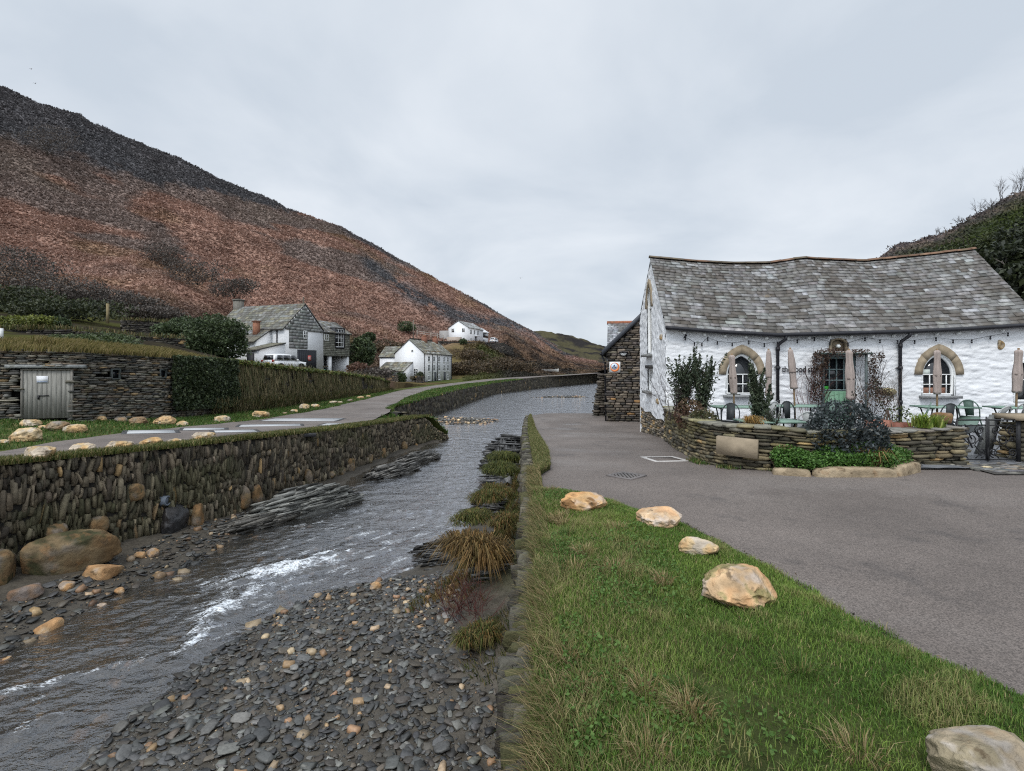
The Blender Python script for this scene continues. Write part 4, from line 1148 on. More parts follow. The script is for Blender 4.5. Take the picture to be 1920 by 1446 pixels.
def WP(px, py, dz=0): return ground_hit(px, py, lambda X, Y: wl(Y) + dz)
c = WP(575, 955); rock_ledge(c + A([0, 0, .02]), (1.5, .62, .55), 3, 1.0, 'grey ridged slate outcrop at the wall foot, the largest by the left bank', col=(.17, .17, .155))
c = WP(735, 888); rock_ledge(c, (1.1, .5, .35), 4, 1.05, 'thin-bedded slate ledge just beyond the ridged outcrop', col=(.13, .125, .115))
c = WP(780, 866); rock_ledge(c, (1.3, .45, .34), 5, 1.1, 'farthest slate ledge at the left wall foot, its beds like blades', col=(.12, .115, .105))
c = WP(480, 985); rock_ledge(c, (1.0, .4, .22), 6, 1.0, 'low dark wet rock between wall and stream left of the outcrop', col=(.075, .07, .06))
c = A([-.15, 19.2, -2.0]); rock_ledge(c, (.75, 1.7, 1.25), 7, 0, 'dark slate crag below the right bank wall beside the smooth water', col=(.075, .075, .075))
c = A([-.55, 14.2, -2.1]); rock_ledge(c, (.4, .7, .5), 8, 0, 'black wet rock at the foot of the mossy bank', col=(.05, .048, .045))
c = A([-1.25, 11.1, -2.15]); rock_ledge(c, (.55, .9, .22), 9, .4, 'low glistening slate reef at the inner bend of the stream', col=(.05, .05, .05))
c = A([-.22, 8.6, -1.6]); rock_ledge(c, (.26, .5, .38), 10, .2, 'pale grey slate shelf against the right wall by the brown sedge', col=(.16, .16, .15))
mb = MB(); C = []
for z in np.arange(-1.6, 1.35, .14):
    xl_ = lerp(4.75, 5.3, (z + 1.6) / 2.9)
    for x in np.arange(xl_, 5.7, .3): C.append((x + RS.uniform(-.05, .05), 31.4 + RS.uniform(-.06, .06) - .15 * (1.3 - z), z))
C = A(C); n = len(C); stones(mb, C, np.stack([RS.uniform(.14, .24, n), np.full(n, .4), RS.uniform(.06, .1, n)], 1), np.tile(np.eye(3)[None], (n, 1, 1)), palette(n, [(.07, .06, .05), (.11, .095, .075), (.05, .045, .04)]), 2, 4, .1)
mb.build('stone_buttress', M_STONE_DRY, label='sloping dark stone buttress at the left foot of the hostel by the water', cat='buttress')

# two big boulders under the left wall
for (c, s, yaw, lb) in (((-8.12, 9.72, -1.66), (.78, .34, .40), .75, 'long tan boulder with mossy flank lying under the left river wall'),
                        ((-8.72, 8.95, -1.72), (.34, .32, .38), .6, 'round orange boulder at the left edge below the wall')):
    mb = MB(); boulder(mb, c, s, int(-c[0] * 10), (.155, .115, .065), 22, 2.6, .25, yaw, dark=(.05, .05, .024))
    mb.build('boulder', M_BOULD, smooth=True, label=lb, cat='boulder', group='boulders along the river and lane')

# bigger loose stones in the stream bed
LS = [(195, 1082, 60, 'flat tan rock with a ridged back, on the mud below the long boulder'), (92, 1183, 42, 'squarish pale tan stone at the left water edge'), (285, 1040, 26, 'small orange block standing on the left mud bank'),
      (48, 1120, 50, 'rough brown-grey stone near the round orange boulder'), (125, 1103, 30, 'low brown cobble left of the flat tan rock'), (262, 1044, 20, 'pale tan cobble leaning against the small orange block'), (8, 1246, 26, 'orange cobble at the far left water edge'),
      (190, 1142, 22, 'bright orange cobble half in the left shallows'), (703, 1104, 24, 'bright orange cobble at the tip of the gravel bar'), (224, 1111, 20, 'cream pebble on the dark gravel by the left shallows')]
for k, (px, py, wpx, lb) in enumerate(LS):
    c = ground_hit(px, py, bed); s = wpx * c[1] / 1000 / 2
    mb = MB(); boulder(mb, c + A([0, 0, s * .25]), (s, s * .8, s * .62), 100 + k, (.36, .24, .13) if k != 3 else (.2, .14, .10), 10, 2.8, .3, yaw=k * 1.3)
    mb.build('cobble', M_BOULD, smooth=True, label=lb, cat='stone', group='loose stones in the stream bed')

# gravel: flat slate shingle with tan pebbles
def gravel(n, y0, y1, x0f, x1f, smin, smax, pw=1.0, seed=0, tanp=.06):
    Y = y0 + (y1 - y0) * RS.random(n) ** pw; a, b = x0f(Y), x1f(Y); X = a + (b - a) * RS.random(n)
    s = smin * (smax / smin) ** (RS.random(n) ** 2.6)
    Z = bed(X, Y) + s * .12
    asp = RS.uniform(.5, .9, n); th = RS.uniform(.10, .26, n)
    tn = RS.random(n) < tanp * np.clip(3.2 * (fbm(np.stack([X * .9, Y * .9, 0 * X], -1), 3, 99) - .32), .15, 3)
    th = np.where(tn, RS.uniform(.5, .8, n), th)
    S = np.stack([s, s * asp, s * th], 1) * .5
    col = palette(n, [(.045, .046, .046), (.075, .076, .073), (.12, .118, .108), (.062, .055, .046), (.18, .178, .16), (.095, .08, .062)], [4, 4, 2.2, 3, .7, 1.5], .25)
    col[tn] = palette(tn.sum(), [(.33, .22, .12), (.40, .30, .19), (.25, .15, .085)], None, .2)
    wetm = np.clip(1 - (bed(X, Y) - wl(Y)) * 7, 0, 1)[:, None]
    col = col * (1 - .35 * wetm)
    return np.stack([X, Y, Z], 1), S, randrot(n, .2), col
mb = MB()
barL = lambda Y: wER(Y) - .35; barR = lambda Y: edgeR(Y) - .02
C, S, R, cc = gravel(21000, 3.9, 9.8, barL, barR, .014, .14, 1.0); 
t_b = (C[:, 0] - wER(C[:, 1])) / np.maximum(edgeR(C[:, 1]) - wER(C[:, 1]), .3)
k = (t_b < np.interp(C[:, 1], [4, 5.6, 6.2, 7.5, 9, 10], [1, .97, .84, .74, .62, .5]) + .05 * RS.standard_normal(len(C)))
stones(mb, C[k], S[k], R[k], cc[k], 2, 4.4, .13)
C, S, R, cc = gravel(420, 3.9, 7.5, barL, lambda Y: edgeR(Y) - .3, .10, .24, 1.0, tanp=.03)
t_b = (C[:, 0] - wER(C[:, 1])) / np.maximum(edgeR(C[:, 1]) - wER(C[:, 1]), .3); k = t_b < np.interp(C[:, 1], [4, 5.6, 6.2, 7.5], [.98, .95, .8, .65])
stones(mb, C[k], S[k] * .85, R[k], cc[k], 3, 3.4, .08)
C, S, R, cc = gravel(2600, 5.2, 15, lambda Y: np.maximum(wEL(Y) - 1.2, edgeL(Y) + .1), lambda Y: wEL(Y) + .35, .03, .2, 1.0, tanp=.10)
stones(mb, C, S, R, cc * .85, 2, 3.6, .11)
C, S, R, cc = gravel(3200, 4, 14, lambda Y: wEL(Y), lambda Y: wER(Y), .04, .26, 1.0, tanp=.16)
stones(mb, C, S, R, cc * .8, 2, 3.2, .1)
C, S, R, cc = gravel(7000, 36, 48, lambda Y: -11 + 0 * Y, lambda Y: 1.5 + 0 * Y, .10, .32, 1.0, tanp=.2)
k = C[:, 2] > wl(C[:, 1]) - .03
stones(mb, C[k], S[k], R[k], cc[k] * 1.35, 2, 3, .1)
C, S, R, cc = gravel(5000, 61, 86, lambda Y: -2 + 0 * Y, lambda Y: 24 + 0 * Y, .2, .5, 1.0, tanp=.2)
k = C[:, 2] > wl(C[:, 1]) - .03
stones(mb, C[k], S[k], R[k], cc[k] * 1.2, 2, 3, .1)
mb.build('gravel', M_PEB, kind='stuff')

# mossy bank plants under the right wall
def tussock(c, r, n, h, cols, label, droop=.9, name='sedge_tussock', cat='plant', group='tussocks on the right river bank', w_=.012, zsq=.5):
    mb = MB()
    sub_ = RS.uniform(-.75, .75, (7, 2)) * r; which = RS.integers(0, 7, n)
    a = RS.random(n) * 2 * np.pi; rr = r * .62 * np.sqrt(RS.random(n)) * RS.uniform(.6, 1.2, 7)[which]
    P = np.stack([rr * np.cos(a), rr * np.sin(a), zsq * r * (1 - (rr / r) ** 2)], 1) + A(c) + np.concatenate([sub_, -np.abs(sub_[:, :1]) * .5], 1)[which]
    ln = np.stack([np.cos(a), np.sin(a), 0 * a], 1) * (RS.uniform(.3, 1.0, n) * (.4 + rr / r) * droop)[:, None] + RS.standard_normal((n, 3)) * A([.15, .15, 0])
    # hanging: tips fall below their roots on the outside
    hh = RS.uniform(.35, 1.35, n) * h
    mid = P + ln * (hh * .5)[:, None] + A([0, 0, 1]) * (hh * .42)[:, None]
    tip = P + ln * (hh * 1.0)[:, None] + A([0, 0, 1]) * (hh * (.35 - droop * .75 * rr / r))[:, None]
    sx = np.stack([-np.sin(a), np.cos(a), 0 * a], 1) * w_ * .5
    V = np.stack([P - sx, P + sx, mid + sx * .8, mid - sx * .8, tip], 1).reshape(-1, 3); b = (np.arange(n) * 5)[:, None]
    mb.add(V, [np.concatenate([b, b + 1, b + 2, b + 3], 1), np.concatenate([b + 3, b + 2, b + 4], 1)], np.repeat(palette(n, cols, None, .3), 5, 0))
    return mb.build(name, M_GRASS, label=label, cat=cat, group=group)
BR = [(.17, .10, .035), (.12, .075, .028), (.08, .06, .02), (.22, .15, .06)]
OL = [(.075, .085, .022), (.11, .11, .03), (.05, .065, .016), (.17, .13, .05)]
tussock((-.62, 8.25, -1.22), .34, 2600, .50, BR, 'big brown sedge tussock hanging over the gravel below the right wall', 1.0, w_=.016)
tussock((-.42, 6.45, -1.62), .22, 1500, .24, OL + BR[:1], 'smaller yellow-green sedge tussock nearest the camera on the river bank', .9)
tussock((-.75, 10.0, -1.12), .34, 2600, .20, OL, 'olive grass mound above the brown sedge tussock', .8)
tussock((-.35, 11.0, -.98), .42, 2800, .22, OL + BR[:1], 'brown and green grass mound at the middle of the mossy bank', .8)
tussock((-.25, 13.0, -.9), .5, 3000, .24, OL[:3], 'green grassy hump on the far half of the mossy bank', .8, w_=.016)
tussock((-.2, 15.2, -.95), .5, 2600, .24, OL[:3], 'farthest green hump of the bank just before the dark crag', .8, w_=.018)
tussock((-.10, 9.2, -1.0), .25, 1100, .26, BR + OL, 'withered brown grass tuft pressed against the right wall', .8)
mb = MB(); rr_ = random.Random(4)
for k in range(46):
    twigs(mb, (-.62 + rr_.gauss(0, .16), 7.45 + rr_.gauss(0, .2), -1.7), rr_.uniform(.3, .55), .005, (rr_.gauss(0, .6), rr_.gauss(-.2, .5), .8), 1, 4, .7, (.10, .04, .035), rr_)
mb.build('bramble', M_TWIG, label='bare reddish bramble twigs below the big brown sedge tussock', cat='shrub')
# moss cover over the bank
mb = MB(); n = 46000
Y = 5.6 + 18 * RS.random(n) ** 1.3; X = wER(Y) + (edgeR(Y) - wER(Y)) * RS.random(n)
Z = bed(X, Y); k = (Z - wl(Y) > np.where(Y > 8, .16, .36)) & (fbm(np.stack([X * 1.6, Y * 1.6, 0 * X], -1), 3, 19) > .38 + .1 * (Y < 8))
Q = np.stack([X, Y, Z], 1)[k]
dd_ = fbm(Q * 2.2, 3, 41); blades(mb, Q, RS.uniform(.05, .14, len(Q)) * (.6 + 1.6 * np.clip(dd_ - .35, 0, 1) * 2), .007 + .0005 * Q[:, 1], np.stack([-RS.uniform(.1, 1, len(Q)), RS.normal(0, .5, len(Q)), 0 * dd_], 1), lerp(palette(len(Q), OL + [(.03, .05, .012)], None, .3), palette(len(Q), BR, None, .3), sstep(.5, .6, fbm(Q * 1.3, 3, 43))[:, None]))
mb.build('moss_grass', M_GRASS, kind='stuff')

# ---- boulders
def put_boulder(px, py, wpx, lb, zf, seed, ratio=.55, dr=.8, col=(.50, .36, .20), res=16, yaw=0, y0=2, dark=None, sink=.3, tiltx=0, p=2.4):
    c = ground_hit(px, py, zf, y0); s = wpx * c[1] / 1000 / 2 * 1.06
    mb = MB(); boulder(mb, c + A([0, s * dr * .6, s * ratio * (1 - sink) - .02]), (s, s * dr, s * ratio), seed, col, res * 2, p, .3, yaw, tiltx, dark)
    return mb.build('boulder', M_BOULD, smooth=True, label=lb, cat='boulder', group='boulders along the river and lane')
vz = lambda X, Y: np.where(X < np.interp(Y, *VE), verge_z(X, Y), zR(Y))
put_boulder(1400, 1134, 136, 'largest tan boulder on the verge, green stained, pressed against a smaller one', vz, 7, .56, .85, (.52, .36, .21), 30, .25, dark=(.26, .22, .10), sink=.42, p=2.2)
put_boulder(1316, 1040, 76, 'wedge-shaped tan boulder touching the largest one', vz, 12, .42, .7, (.50, .37, .21), 20, -.35)
put_boulder(1246, 990, 80, 'cream and orange peaked boulder on the verge edge, second from the river wall', vz, 13, .50, .8, (.56, .40, .25), 20, .1)
put_boulder(1098, 957, 80, 'rounded orange and cream boulder nearest the river wall', vz, 14, .42, .8, (.52, .33, .16), 20, 0, dark=(.22, .12, .05))
put_boulder(1906, 1520, 190, 'large speckled grey-tan boulder cut by the bottom right corner', vz, 15, .72, .9, (.36, .29, .20), 28, .2, y0=1.5, dark=(.25, .21, .14), p=2.2)
LB = [(36, 828, 52, 'long tan boulder alone on the grass left of the lane kerb'), (2, 832, 18, 'tan boulder cut by the left edge of the picture'), (52, 800, 32, 'round cream boulder in front of the shed door left leaf'), (76, 803, 14, 'small yellow stone between two boulders before the shed door'),
      (100, 808, 38, 'knobbly grey boulder before the shed doors'), (134, 812, 34, 'orange-cream boulder right of the knobbly grey one'), (186, 790, 21, 'cream domed boulder right of the shed door under the small window'), (223, 791, 20, 'low brown stone right of the cream dome, below the first small window'),
      (256, 796, 30, 'mottled brown-grey flat boulder midway along the grass verge'), (301, 797, 36, 'white and rust patched boulder by the first pale slab'), (338, 799, 20, 'leaning cream boulder right of the rust patched one'), (413, 791, 26, 'egg-shaped cream boulder below the ivy corner'),
      (486, 783, 28, 'long cream boulder below the hanging grass wall'), (533, 777, 10, 'tiny dark mossy stone between two cream boulders on the verge'), (551, 773, 14, 'round cream boulder in the middle of the far verge row'), (568, 767, 20, 'flat long cream stone behind the round one on the far verge'), (590, 764, 16, 'upright pale boulder where the verge narrows'),
      (624, 757, 13, 'small whitish boulder near the lane bend'), (637, 756, 9, 'thin cream stone right beside the small whitish boulder'), (656, 753, 10, 'grey stone lying on the lane edge past the whitish boulder'), (675, 748, 13, 'tan boulder second from the far end of the verge row'), (690, 745, 9, 'last tan boulder of the verge row before the lane bend')]
for k, (px, py, wpx, lb) in enumerate(LB):
    put_boulder(px, py, wpx, lb, zL, 200 + k, .55 if wpx > 16 else .5, .8, (.50, .38, .22) if k not in (4, 7, 8, 13, 19) else (.27, .21, .14), 12, yaw=.2 * (k % 3 - 1), dark=(.2, .13, .07) if k in (4, 8, 9) else None)
WB = [(82, 872, 64, 'tan humped boulder on the river wall top half sunk in dry grass'), (4, 880, 26, 'orange boulder at the left picture edge on the wall top'), (168, 856, 42, 'blocky cream boulder on the wall top grass'), (238, 852, 46, 'low cream boulder with broken top on the wall edge'),
      (297, 844, 42, 'jagged white-topped boulder on the wall edge'), (343, 839, 26, 'low tan stone nearly buried in the wall top grass'), (397, 833, 42, 'triangular tan boulder last on the river wall top')]
for k, (px, py, wpx, lb) in enumerate(WB):
    b_ = put_boulder(px, py - 6, wpx * .92, lb, zL, 240 + k, .52, .7, (.48, .35, .19), 14, yaw=.15 * k); b_.location.x -= .32; b_.location.y += .12
# ================================================================== COTTAGE
CA = A([4.81, 16.7, 0]); EU = A([.9974, -.0725, 0]); EV = A([.0725, .9974, 0]); EW = A([0, 0, 1.])
CL, CDp = 10.83, 4.8
def cw(u, v, z):
    u, v, z = np.broadcast_arrays(np.asarray(u, float), np.asarray(v, float), np.asarray(z, float))
    return CA + u[..., None] * EU + v[..., None] * EV + z[..., None] * EW
def eave(u): return np.interp(u, [-.2, 0, 1.6, 3.3, 5.6, 7.2, 8.7, 10.45, 11], [3.05, 3.04, 2.90, 2.80, 2.85, 2.89, 2.955, 3.06, 3.1])
def ridge(u): return np.interp(u, [-.2, 0, 1.5, 2.8, 4.06, 5.0, 5.32, 5.6, 7.3, 8.65, 10.83, 11], [5.72, 5.70, 5.53, 5.44, 5.43, 5.57, 5.60, 5.56, 5.46, 5.58, 5.81, 5.83])
EAVB = 3.85
cot = thing('cottage', 'white limewashed stone cottage with sagging slate roof and pointed arch windows', 'cottage', tuple(cw(5.4, 2.4, -.2)))
def gothic(a, h, n=10):
    """half outline pairs from left spring over the apex to right spring"""
    r = (a * a + h * h) / (2 * a); th = math.asin(min(1, h / r)) if h <= r else math.pi / 2
    th = math.atan2(h, r - a) if r > a else math.pi / 2
    t = np.linspace(0, th, n)
    left = np.stack([-a + r - r * np.cos(t), r * np.sin(t)], 1)
    right = left[::-1] * A([-1, 1])
    return np.concatenate([left, right[1:]])
WIN = [(2.32, 'left'), (8.10, 'right')]
SPR, AP, SILL = 1.55, 2.14, .93
def in_win(u, z):
    r = np.zeros(u.shape, bool)
    for c, _ in WIN:
        du = np.abs(u - c); top = SPR + (.86) * np.sqrt(np.clip(1 - (du / .62) ** 1.6, 0, 1)) * .86
        r |= ((du < .46) & (z > SILL) & (z < SPR + .05)) | ((du < .58) & (z >= SPR) & (z < top))
    r |= (np.abs(u - 5.19) < .50) & (z < 2.12)
    r |= (np.abs(u - 5.19) < .25) & (z > 2.25) & (z < 2.62)
    r |= (u > 10.25) & (z > .75) & (z < 1.95) & (u < 10.8)
    return r
us = np.arange(0, CL + .001, .03); NZ = 110
Ug = us[:, None] * np.ones((1, NZ)); zz = np.linspace(0, 1, NZ)[None]
Zg = -.15 + (eave(us)[:, None] + .13 + .15) * zz
dsp = (fbm(np.stack([Ug * 3.4, 0 * Ug, Zg * 13], -1), 3, 101) - .5) * .06 + (fbm(np.stack([Ug * 8, 0 * Ug, Zg * 24], -1), 2, 105) - .5) * .03
mb = MB(); P = cw(Ug, -dsp, Zg)
uc = (Ug[:-1, :-1] + Ug[1:, 1:]) / 2; zc = (Zg[:-1, :-1] + Zg[1:, 1:]) / 2
gridmesh(mb, P, (.8, .8, .8), ~in_win(uc, zc))
# gable with roughcast
vs = np.arange(0, CDp + .001, .04); top = np.where(vs < CDp / 2, lerp(3.04, 5.70, vs / (CDp / 2)), lerp(5.70, EAVB, (vs - CDp / 2) / (CDp / 2)))
Vg = vs[:, None] * np.ones((1, 130)); zb = .02 + .16 * vs / CDp + .05 * np.sin(vs * 3)
Zg = zb[:, None] + (top - zb)[:, None] * np.linspace(0, 1, 130)[None]
dsp = (fbm(np.stack([0 * Vg, Vg * 7, Zg * 8], -1), 3, 111) - .5) * .09
gw = ((np.abs(Vg - 2.75) < .48) & (Zg > 2.25) & (Zg < 4.0)) | ((np.abs(Vg - 2.75) < .48 * np.clip((4.85 - Zg) / .85, 0, 1) ** .7) & (Zg >= 4.0) & (Zg < 4.85)) | ((np.abs(Vg - 2.7) < .42) & (Zg > .92) & (Zg < 1.72))
gm = ~(gw[:-1, :-1] & gw[1:, 1:])
gridmesh(mb, cw(dsp, Vg, Zg), (.8, .8, .8), gm)
# back and far gable (plain)
for (u0, v0, u1, v1) in ((CL, 0, CL, CDp), (0, CDp, CL, CDp)):
    uu = np.linspace(u0, u1, 20); vv = np.linspace(v0, v1, 20); t_ = vv / CDp
    tp = np.where(vv < CDp / 2, lerp(3.05, 5.8, vv / (CDp / 2)), lerp(5.8, EAVB, (vv - CDp / 2) / (CDp / 2))) - .03
    gridmesh(mb, np.stack([cw(uu, vv, -1.2 + 0 * uu), cw(uu, vv, tp)], 0), (.8, .8, .8))
M_LIME = gmat('limewash_rubble', (.73, .74, .755), (2.2, .07), patch=(1.1, .60, .2, (.52, .52, .47), .55), patch2=(9, .66, .05, (.36, .34, .30), .55), bump=((9, .5, .03), (40, .3, .008)), stretch=(1, 1, 2.4), rough=.8, spec=.15)
mb.build('wall', M_LIME, cot, smooth=True)
# exposed stone plinth of the gable down to the sloping road
pth = [tuple(cw(.03, v, 0)[:2]) + (float(.05 + .16 * v / CDp), float(zR(16.7 + v)) - .1) for v in np.linspace(CDp + .05, -.05, 8)]
mb = MB(); stone_wall(mb, [(a, b, c, d) for a, b, c, d in pth], 1, 'h', (.1, .32), (.05, .11), .24, .04, [(.12, .10, .075), (.20, .165, .12), (.27, .22, .16), (.15, .14, .12)], None, .1, jit=.1, p=4)
mb.build('stone_plinth', M_STONE_DRY, cot)
# roof
roofb = MB()
NROW = 23
Ls = math.hypot(2.66, 2.4)
mbs = MB()
for k in range(NROW):
    t0 = -.085 + (1.085) * (k / NROW); t1 = min(t0 + 1.085 / NROW * 1.35, 1.0)
    wmean = lerp(.36, .19, k / NROW); u = -.06 - RS.random() * wmean
    while u < CL + .04:
        ww = wmean * RS.uniform(.55, 1.5); a, b = max(u, -.06), min(u + ww, CL + .06); u += ww
        if b - a < .03: continue
        a += .004; b -= .004
        col = palette(1, [(.198, .196, .19), (.242, .240, .235), (.158, .153, .146), (.13, .12, .11), (.10, .09, .08), (.30, .305, .31)], [4, 3, 3, 2, 1.2, .9], .13)[0]
        dj = RS.uniform(-.008, .008, 4); lift = .024 + RS.uniform(0, .016); sk = RS.uniform(-.012, .012)
        def rp_(uu, t, off):
            z = eave(uu) + (ridge(uu) - eave(uu)) * (t + .085) / 1.085; v = t * 2.4
            # normal of slope
            return cw(uu, v - off * .74, z + off * .67)
        q = [rp_(a, t0 + sk * .3, .0 + lift), rp_(b, t0 + dj[1] * .3, .0 + lift), rp_(b, t1, .008), rp_(a, t1, .008)]
        lo = [x - A([0, 0, .018]) for x in q]
        mbs.add(A(q + lo), A([[0, 1, 2, 3], [7, 6, 5, 4], [0, 4, 5, 1], [1, 5, 6, 2], [2, 6, 7, 3], [3, 7, 4, 0]]), col)
        
# underlay, back slope
uu = np.linspace(-.02, CL + .02, 40)
def slope(t, uu): return cw(uu, t * 2.4, eave(uu) + (ridge(uu) - eave(uu)) * (t + .085) / 1.085 - .035)
gridmesh(mbs, np.stack([slope(-.07, uu), slope(0.5, uu), slope(1, uu)], 0), (.03, .028, .025))
bk = lambda t, uu: cw(uu, 2.4 + t * 2.5, ridge(uu) + (EAVB - .1 - ridge(uu)) * t)
gridmesh(mbs, np.stack([bk(0, uu), bk(.5, uu), bk(1, uu)], 0), (.16, .165, .17))
# verges closing the gable edge
roof = mbs.build('roof', M_ROOF, cot)
mb = MB(); u = -.08
while u < CL + .05:
    l_ = RS.uniform(.36, .46); a, b = u + .006, min(u + l_, CL + .08); u += l_
    n = 7; th = np.linspace(-1.15, 1.15, n); pr = []
    hz_ = RS.uniform(-.008, .008)
    for uu_ in (a, b):
        pr.append(cw(uu_ + 0 * th, 2.4 + .13 * np.sin(th), float(ridge(uu_)) - .055 + .13 * np.cos(th) + hz_))
    c = A([.19, .112, .072]) * RS.uniform(.6, 1.1) if RS.random() < (.35 + .5 * (a > 5)) else A([.13, .105, .075]) * RS.uniform(.7, 1.2)
    V = np.concatenate(pr + [p - A([0, 0, .03]) for p in pr]); F = [[i, i + 1, n + i + 1, n + i] for i in range(n - 1)] + [[i, 2 * n + i, 2 * n + i + 1, i + 1] for i in range(n - 1)] + [[n + i, n + i + 1, 3 * n + i + 1, 3 * n + i] for i in range(n - 1)]
    mb.add(V, A(F), c)
mb.build('ridge_tile', M_RIDGE, roof)['kind'] = 'stuff'
# gutter, rafter feet, downpipes
us_ = np.linspace(-.05, CL + .1, 50)
mb = MB(); tube(mb, cw(us_, -.26, eave(us_) - .05), .062, 8, (.02, .02, .022))
for u in np.arange(.3, CL, .9): box(mb, cw(u, -.15, float(eave(u)) - .03), (.03, .25, .03), (.02, .02, .022), rotz(-.0726))
mb.build('gutter', M_BLACK, cot)
mb = MB()
uu = np.linspace(0, CL, 40)
gridmesh(mb, np.stack([cw(uu, -.19, eave(uu) - .07), cw(uu, -.19, eave(uu) - .0)], 0), (.02, .02, .022))
gridmesh(mb, np.stack([cw(uu, -.17, eave(uu) - .07), cw(uu, .02, eave(uu) - .06)], 0), (.02, .02, .022))
mb.build('fascia', M_BLACK, cot)
for u in np.arange(.55, CL, .62):
    mb = MB(); boulder(mb, cw(u, -.10, float(eave(u)) - .15), (.045, .06, .06), int(u * 10), (.7, .71, .72), 3, 3, .1)
    mb.build('rafter_foot', M_WPAINT, cot)
for u0 in (3.36, 6.94):
    z0 = float(eave(u0)) - .05; du = .18
    mb = MB(); tube(mb, [cw(u0 + du, -.26, z0), cw(u0 + du, -.24, z0 - .12), cw(u0 + .03, -.12, z0 - .27), cw(u0, -.09, z0 - .38), cw(u0, -.09, .1)], .048, 9, (.02, .02, .024))
    for zc_ in (z0 - .42, 1.75, .72): tube(mb, [cw(u0, -.09, zc_ - .05), cw(u0, -.09, zc_ + .05)], .066, 9, (.02, .02, .024))
    box(mb, cw(u0, -.05, 1.75), (.2, .03, .03), (.02, .02, .024), rotz(-.0726))
    mb.build('downpipe', M_BLACK, cot)
# arched windows
def face(u, v, z): return cw(u, v, z)
for c, side in WIN:
    wn_ = thing('arched_window', None, None); wn_.parent = cot; wn_.location = cw(c, 0, 1.5) - A(world_loc(cot))
    o = gothic(.70, .92, 9); i_ = gothic(.48, .66, 9)
    mb = MB()
    # voussoirs: two long curved blocks a side
    cuts = [0, 4, 8, 12, 16]
    for a, b in zip(cuts[:-1], cuts[1:]):
        oo, ii = o[a:b + 1], i_[a:b + 1]
        g1 = 1.0
        ring(mb, face(c + oo[:, 0], -.045, SPR + oo[:, 1]), face(c + ii[:, 0], -.045, SPR + ii[:, 1]), EV * .22, A([.30, .245, .17]) * RS.uniform(.85, 1.12), closed=False)
    mb.build('arch_stone', M_SAND, wn_)
    # white reveal
    f = gothic(.47, .645, 9); f2 = gothic(.41, .57, 9)
    fo = np.concatenate([[[-.47, SILL - SPR]], f, [[.47, SILL - SPR]]]); fi = np.concatenate([[[-.41, SILL - SPR + .05]], f2, [[.41, SILL - SPR + .05]]])
    mb = MB(); ring(mb, face(c + fo[:, 0], .05, SPR + fo[:, 1]), face(c + fi[:, 0], .05, SPR + fi[:, 1]), EV * .12, (.8, .8, .8))
    ro = fo * A([1.06, 1.0]); ring(mb, face(c + ro[:, 0], -.005, SPR + ro[:, 1]), face(c + fo[:, 0] * .995, -.005, SPR + fo[:, 1]), EV * .2, (.8, .8, .8), closed=False)
    # bars
    for zc_ in (SPR, 1.25): box(mb, face(c, .09, zc_), (.84, .035, .03), (.8, .8, .8), rotz(-.0726))
    for uc_ in (-.2, .06, .28): box(mb, face(c + uc_, .093, (SILL + SPR) / 2 + .02), (.024, .03, SPR - SILL - .04), (.8, .8, .8), rotz(-.0726))
    mb.build('frame', M_WPAINT, wn_)
    mb = MB(); prism(mb, face(c + fi[:, 0] * 1.02, .13, SPR + fi[:, 1] * 1.01), EV * .012, (.02, .02, .02)); mb.build('pane', M_GLASS, wn_)
    mb = MB(); box(mb, face(c, -.06, SILL - .055), (1.12, .26, .085), (.23, .235, .235), rotz(-.0726)); mb.build('sill', M_STONE_DRY, wn_)
    if side == 'right':
        mb = MB(); box(mb, face(c - .27, .115, 1.63), (.2, .01, .15), (.55, .6, .56), rotz(-.0726)); mb.build('card', M_COL, wn_); mb = MB(); box(mb, face(c - .03, .118, 1.06), (.7, .01, .18), (.24, .12, .08), rotz(-.0726)); mb.build('window_board', M_COL, wn_)
# dark end window at right
we = thing('window', None, None); we.parent = cot; we.location = cw(10.5, 0, 1.3) - A(world_loc(cot))
mb = MB(); sq = lambda e, v: face(A([10.25 - e, 10.8 + e, 10.8 + e, 10.25 - e]), v, A([.75 - e, .75 - e, 1.95 + e, 1.95 + e]))
ring(mb, sq(.03, -.01), sq(-.05, -.01), EV * .15, (.8, .8, .8)); box(mb, face(10.52, .08, 1.4), (.5, .03, .03), (.8, .8, .8), rotz(-.0726)); mb.build('frame', M_WPAINT, we)
mb = MB(); prism(mb, sq(-.03, .1), EV * .01, (.02, .02, .02)); mb.build('pane', M_GLASS, we)
# door: green stable door with glazed top
dr_ = thing('door', None, None); dr_.parent = cot; dr_.location = cw(5.19, 0, .1) - A(world_loc(cot))
GREEN = (.16, .30, .20); TEAL = (.18, .24, .24)
mb = MB(); so_ = lambda e, z1: face(5.19 + A([-.5 + e, .5 - e, .5 - e, -.5 + e]), .04, A([.05, .05, z1 - e, z1 - e]))
ring(mb, so_(-.03, 2.12), so_(.06, 2.12), EV * .16, TEAL); mb.build('door_frame', M_COL, dr_)
mb = MB(); prism(mb, face(5.19 + A([-.43, .43, .43, -.43]), .10, A([.08, .08, 1.05, 1.05])), EV * .05, GREEN)
for k in range(6): box(mb, face(5.19 - .36 + k * .144, .095, .56), (.012, .01, .9), (.09, .17, .11), rotz(-.0726))
mb.build('lower_leaf', M_COL, dr_)
mb = MB(); 
for uc_ in (-.43, -.215, 0, .215, .43): box(mb, face(5.19 + uc_, .11, 1.55), (.034, .04, 1.0), TEAL, rotz(-.0726))
for zc_ in (1.07, 1.37, 1.70, 2.05): box(mb, face(5.19, .108, zc_), (.84, .044, .034), TEAL, rotz(-.0726))
ul = mb.build('upper_leaf', M_COL, dr_)
